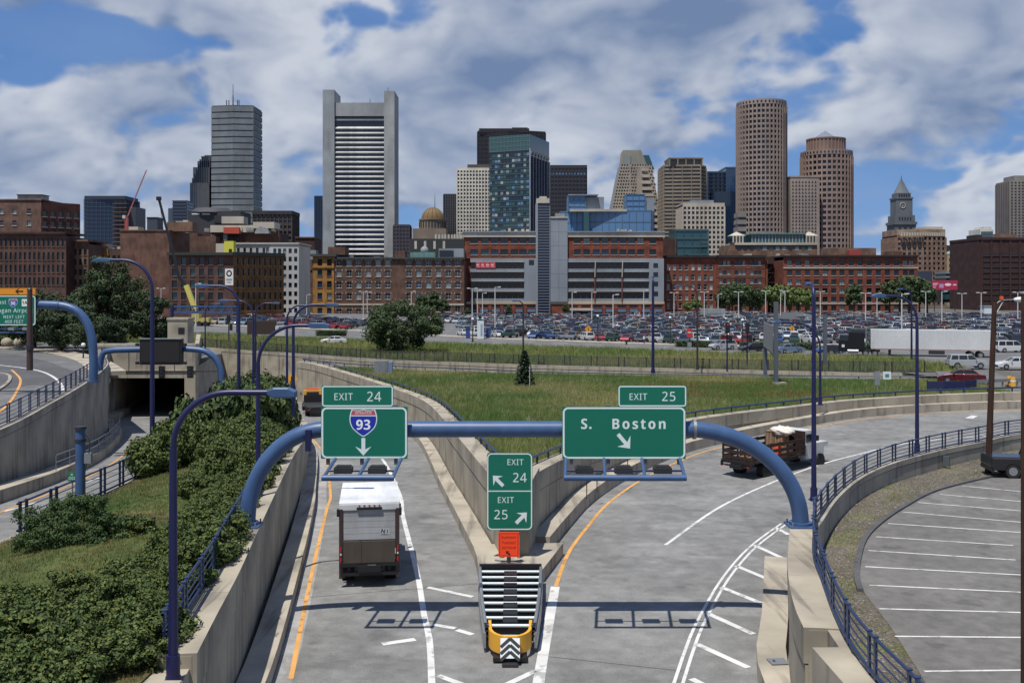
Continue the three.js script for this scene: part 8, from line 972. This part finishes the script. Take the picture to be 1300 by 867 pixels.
{ // blue mesh barrier and orange barrels near the crossing
  const o = thing('blue_barrier', 'dark blue screened barrier on the meadow corner below the red car', 'barrier'), pts = [G(1178, 497, 1.75), G(1200, 497, 1.8), G(1225, 496.5, 1.8), G(1240, 494, 1.8)]; for (let i = 0; i < 3; i++) mesh('screen', beam(pts[i].clone().add(new V3(0, .5, 0)), pts[i + 1].clone().add(new V3(0, .5, 0)), .06, 1.0), M([.012, .018, .075], .7), o); for (const p of pts) mesh('post', cyl(.06, .06, 1.15, p.x, p.y, p.z, 6), mats.railBlue, o);
  const rail = thing('steel_guardrail', 'pale steel guardrail right of the blue barrier', 'guard rail'), a = G(1236, 492, 1.85), b = G(1330, 488, 1.9); mesh('beam', beam(a.clone().add(new V3(0, .6, 0)), b.clone().add(new V3(0, .6, 0)), .08, .32), mats.galv, rail); for (let i = 0; i < 6; i++) { const p = a.clone().lerp(b, i / 5); mesh('post', box(.12, .75, .16, p.x, p.y + .35, p.z - .1), mats.galv, rail); }
  [[1282, 490], [1287, 491.5]].forEach(([x, y], i) => { const q = thing('orange_barrel', i ? 'orange traffic barrel nearest the timber pole' : 'orange traffic barrel behind its twin near the timber pole', 'barrel', G(x, y, 1.85)); mesh('drum', cyl(.3, .24, 1.0, 0, 0, 0, 12), mats.yellow, q); mesh('band', cyl(.285, .275, .15, 0, .55, 0, 12), mats.signWhite, q); mesh('foot', cyl(.4, .4, .08, 0, 0, 0, 12), mats.rubber, q); });
  const sh = thing('lot_shed', 'small grey attendant shed at the back of the far lot', 'shed', P(1254, 396, 330)); mesh('shed_wall', box(3.2, 3.6, 3, 0, 0, 0), mats.signWhite, sh); mesh('shed_roof', box(3.6, .25, 3.4, 0, 1.9, 0), plant, sh);
  const tr = thing('trailer', 'grey site trailer parked among the back rows of the lot', 'trailer', P(905, 399, 318)); mesh('trailer_body', box(7.5, 2.9, 2.5, 0, .3, 0), plant, tr); mesh('trailer_window', box(5, .7, .05, 0, .6, 1.28), gl.pale, tr);
}
{ // a pedestrian in a white shirt at the edge of the lot
  const v = onFar(818, 437), o = thing('person', 'person in a white shirt and dark trousers standing at the lot edge', 'person', v, .4);
  const bones = [[[0, .95, 0], [0, 1.38, 0], .135, .16], [[0, 1.38, 0], [0, 1.5, .01], .07, .06], [[-.15, 1.4, 0], [-.25, 1.12, .02], .055, .045], [[-.25, 1.12, .02], [-.22, .88, .1], .042, .034], [[.15, 1.4, 0], [.24, 1.12, -.02], .055, .045], [[.24, 1.12, -.02], [.25, .86, .04], .042, .034], [[-.09, .95, 0], [-.11, .5, .05], .09, .065], [[-.11, .5, .05], [-.11, .06, 0], .06, .042], [[.09, .95, 0], [.12, .5, .0], .09, .065], [[.12, .5, 0], [.13, .06, -.06], .06, .042], [[-.11, .05, -.02], [-.12, .04, .14], .045, .035], [[.13, .05, -.08], [.14, .04, .1], .045, .035]];
  const sd = (x, y, z, b) => { const [A, B, r0, r1] = b, dx = B[0] - A[0], dy = B[1] - A[1], dz = B[2] - A[2], t = clamp(((x - A[0]) * dx + (y - A[1]) * dy + (z - A[2]) * dz) / (dx * dx + dy * dy + dz * dz), 0, 1); return Math.hypot(x - A[0] - dx * t, y - A[1] - dy * t, z - A[2] - dz * t) - lerp(r0, r1, t); };
  const N = 64, mc = new MarchingCubes(N, new THREE.MeshBasicMaterial(), false, false, 60000), fld = mc.field, sc = 1.0; for (let k = 0; k < N; k++) for (let j = 0; j < N; j++) for (let i = 0; i < N; i++) { const x = ((i - N / 2) / (N / 2)) * sc, y = ((j - N / 2) / (N / 2)) * sc + .9, z = ((k - N / 2) / (N / 2)) * sc; let dd = Math.hypot(x, (y - 1.62) * .85, z - .02) - .105; for (const b of bones) { const e = sd(x, y, z, b), h = clamp(.5 + .5 * (e - dd) / .04, 0, 1); dd = lerp(e, dd, h) - .04 * h * (1 - h); } fld[k * N * N + j * N + i] = -dd; }
  mc.isolation = 0; mc.update(); const n = mc.count, pos = new Float32Array(mc.positionArray.slice(0, n * 3)), col = new Float32Array(n * 3); for (let i = 0; i < n; i++) { pos[3 * i] *= sc; pos[3 * i + 1] = pos[3 * i + 1] * sc + .9; pos[3 * i + 2] *= sc; const y = pos[3 * i + 1], x = Math.abs(pos[3 * i]); const c = y > 1.66 ? [.03, .02, .015] : y > 1.47 ? [.35, .22, .16] : y > .93 ? (x > .2 && y < 1.15 ? [.35, .22, .16] : [.7, .7, .68]) : y > .1 ? [.03, .035, .05] : [.02, .02, .02]; col.set(c, 3 * i); } const g = new THREE.BufferGeometry(); g.setAttribute('position', new THREE.BufferAttribute(pos, 3)); g.setAttribute('color', new THREE.BufferAttribute(col, 3)); g.computeVertexNormals(); mesh('body', g, M([1, 1, 1], .8, { vc: true }), o);
}
renderer.render(scene, camera);
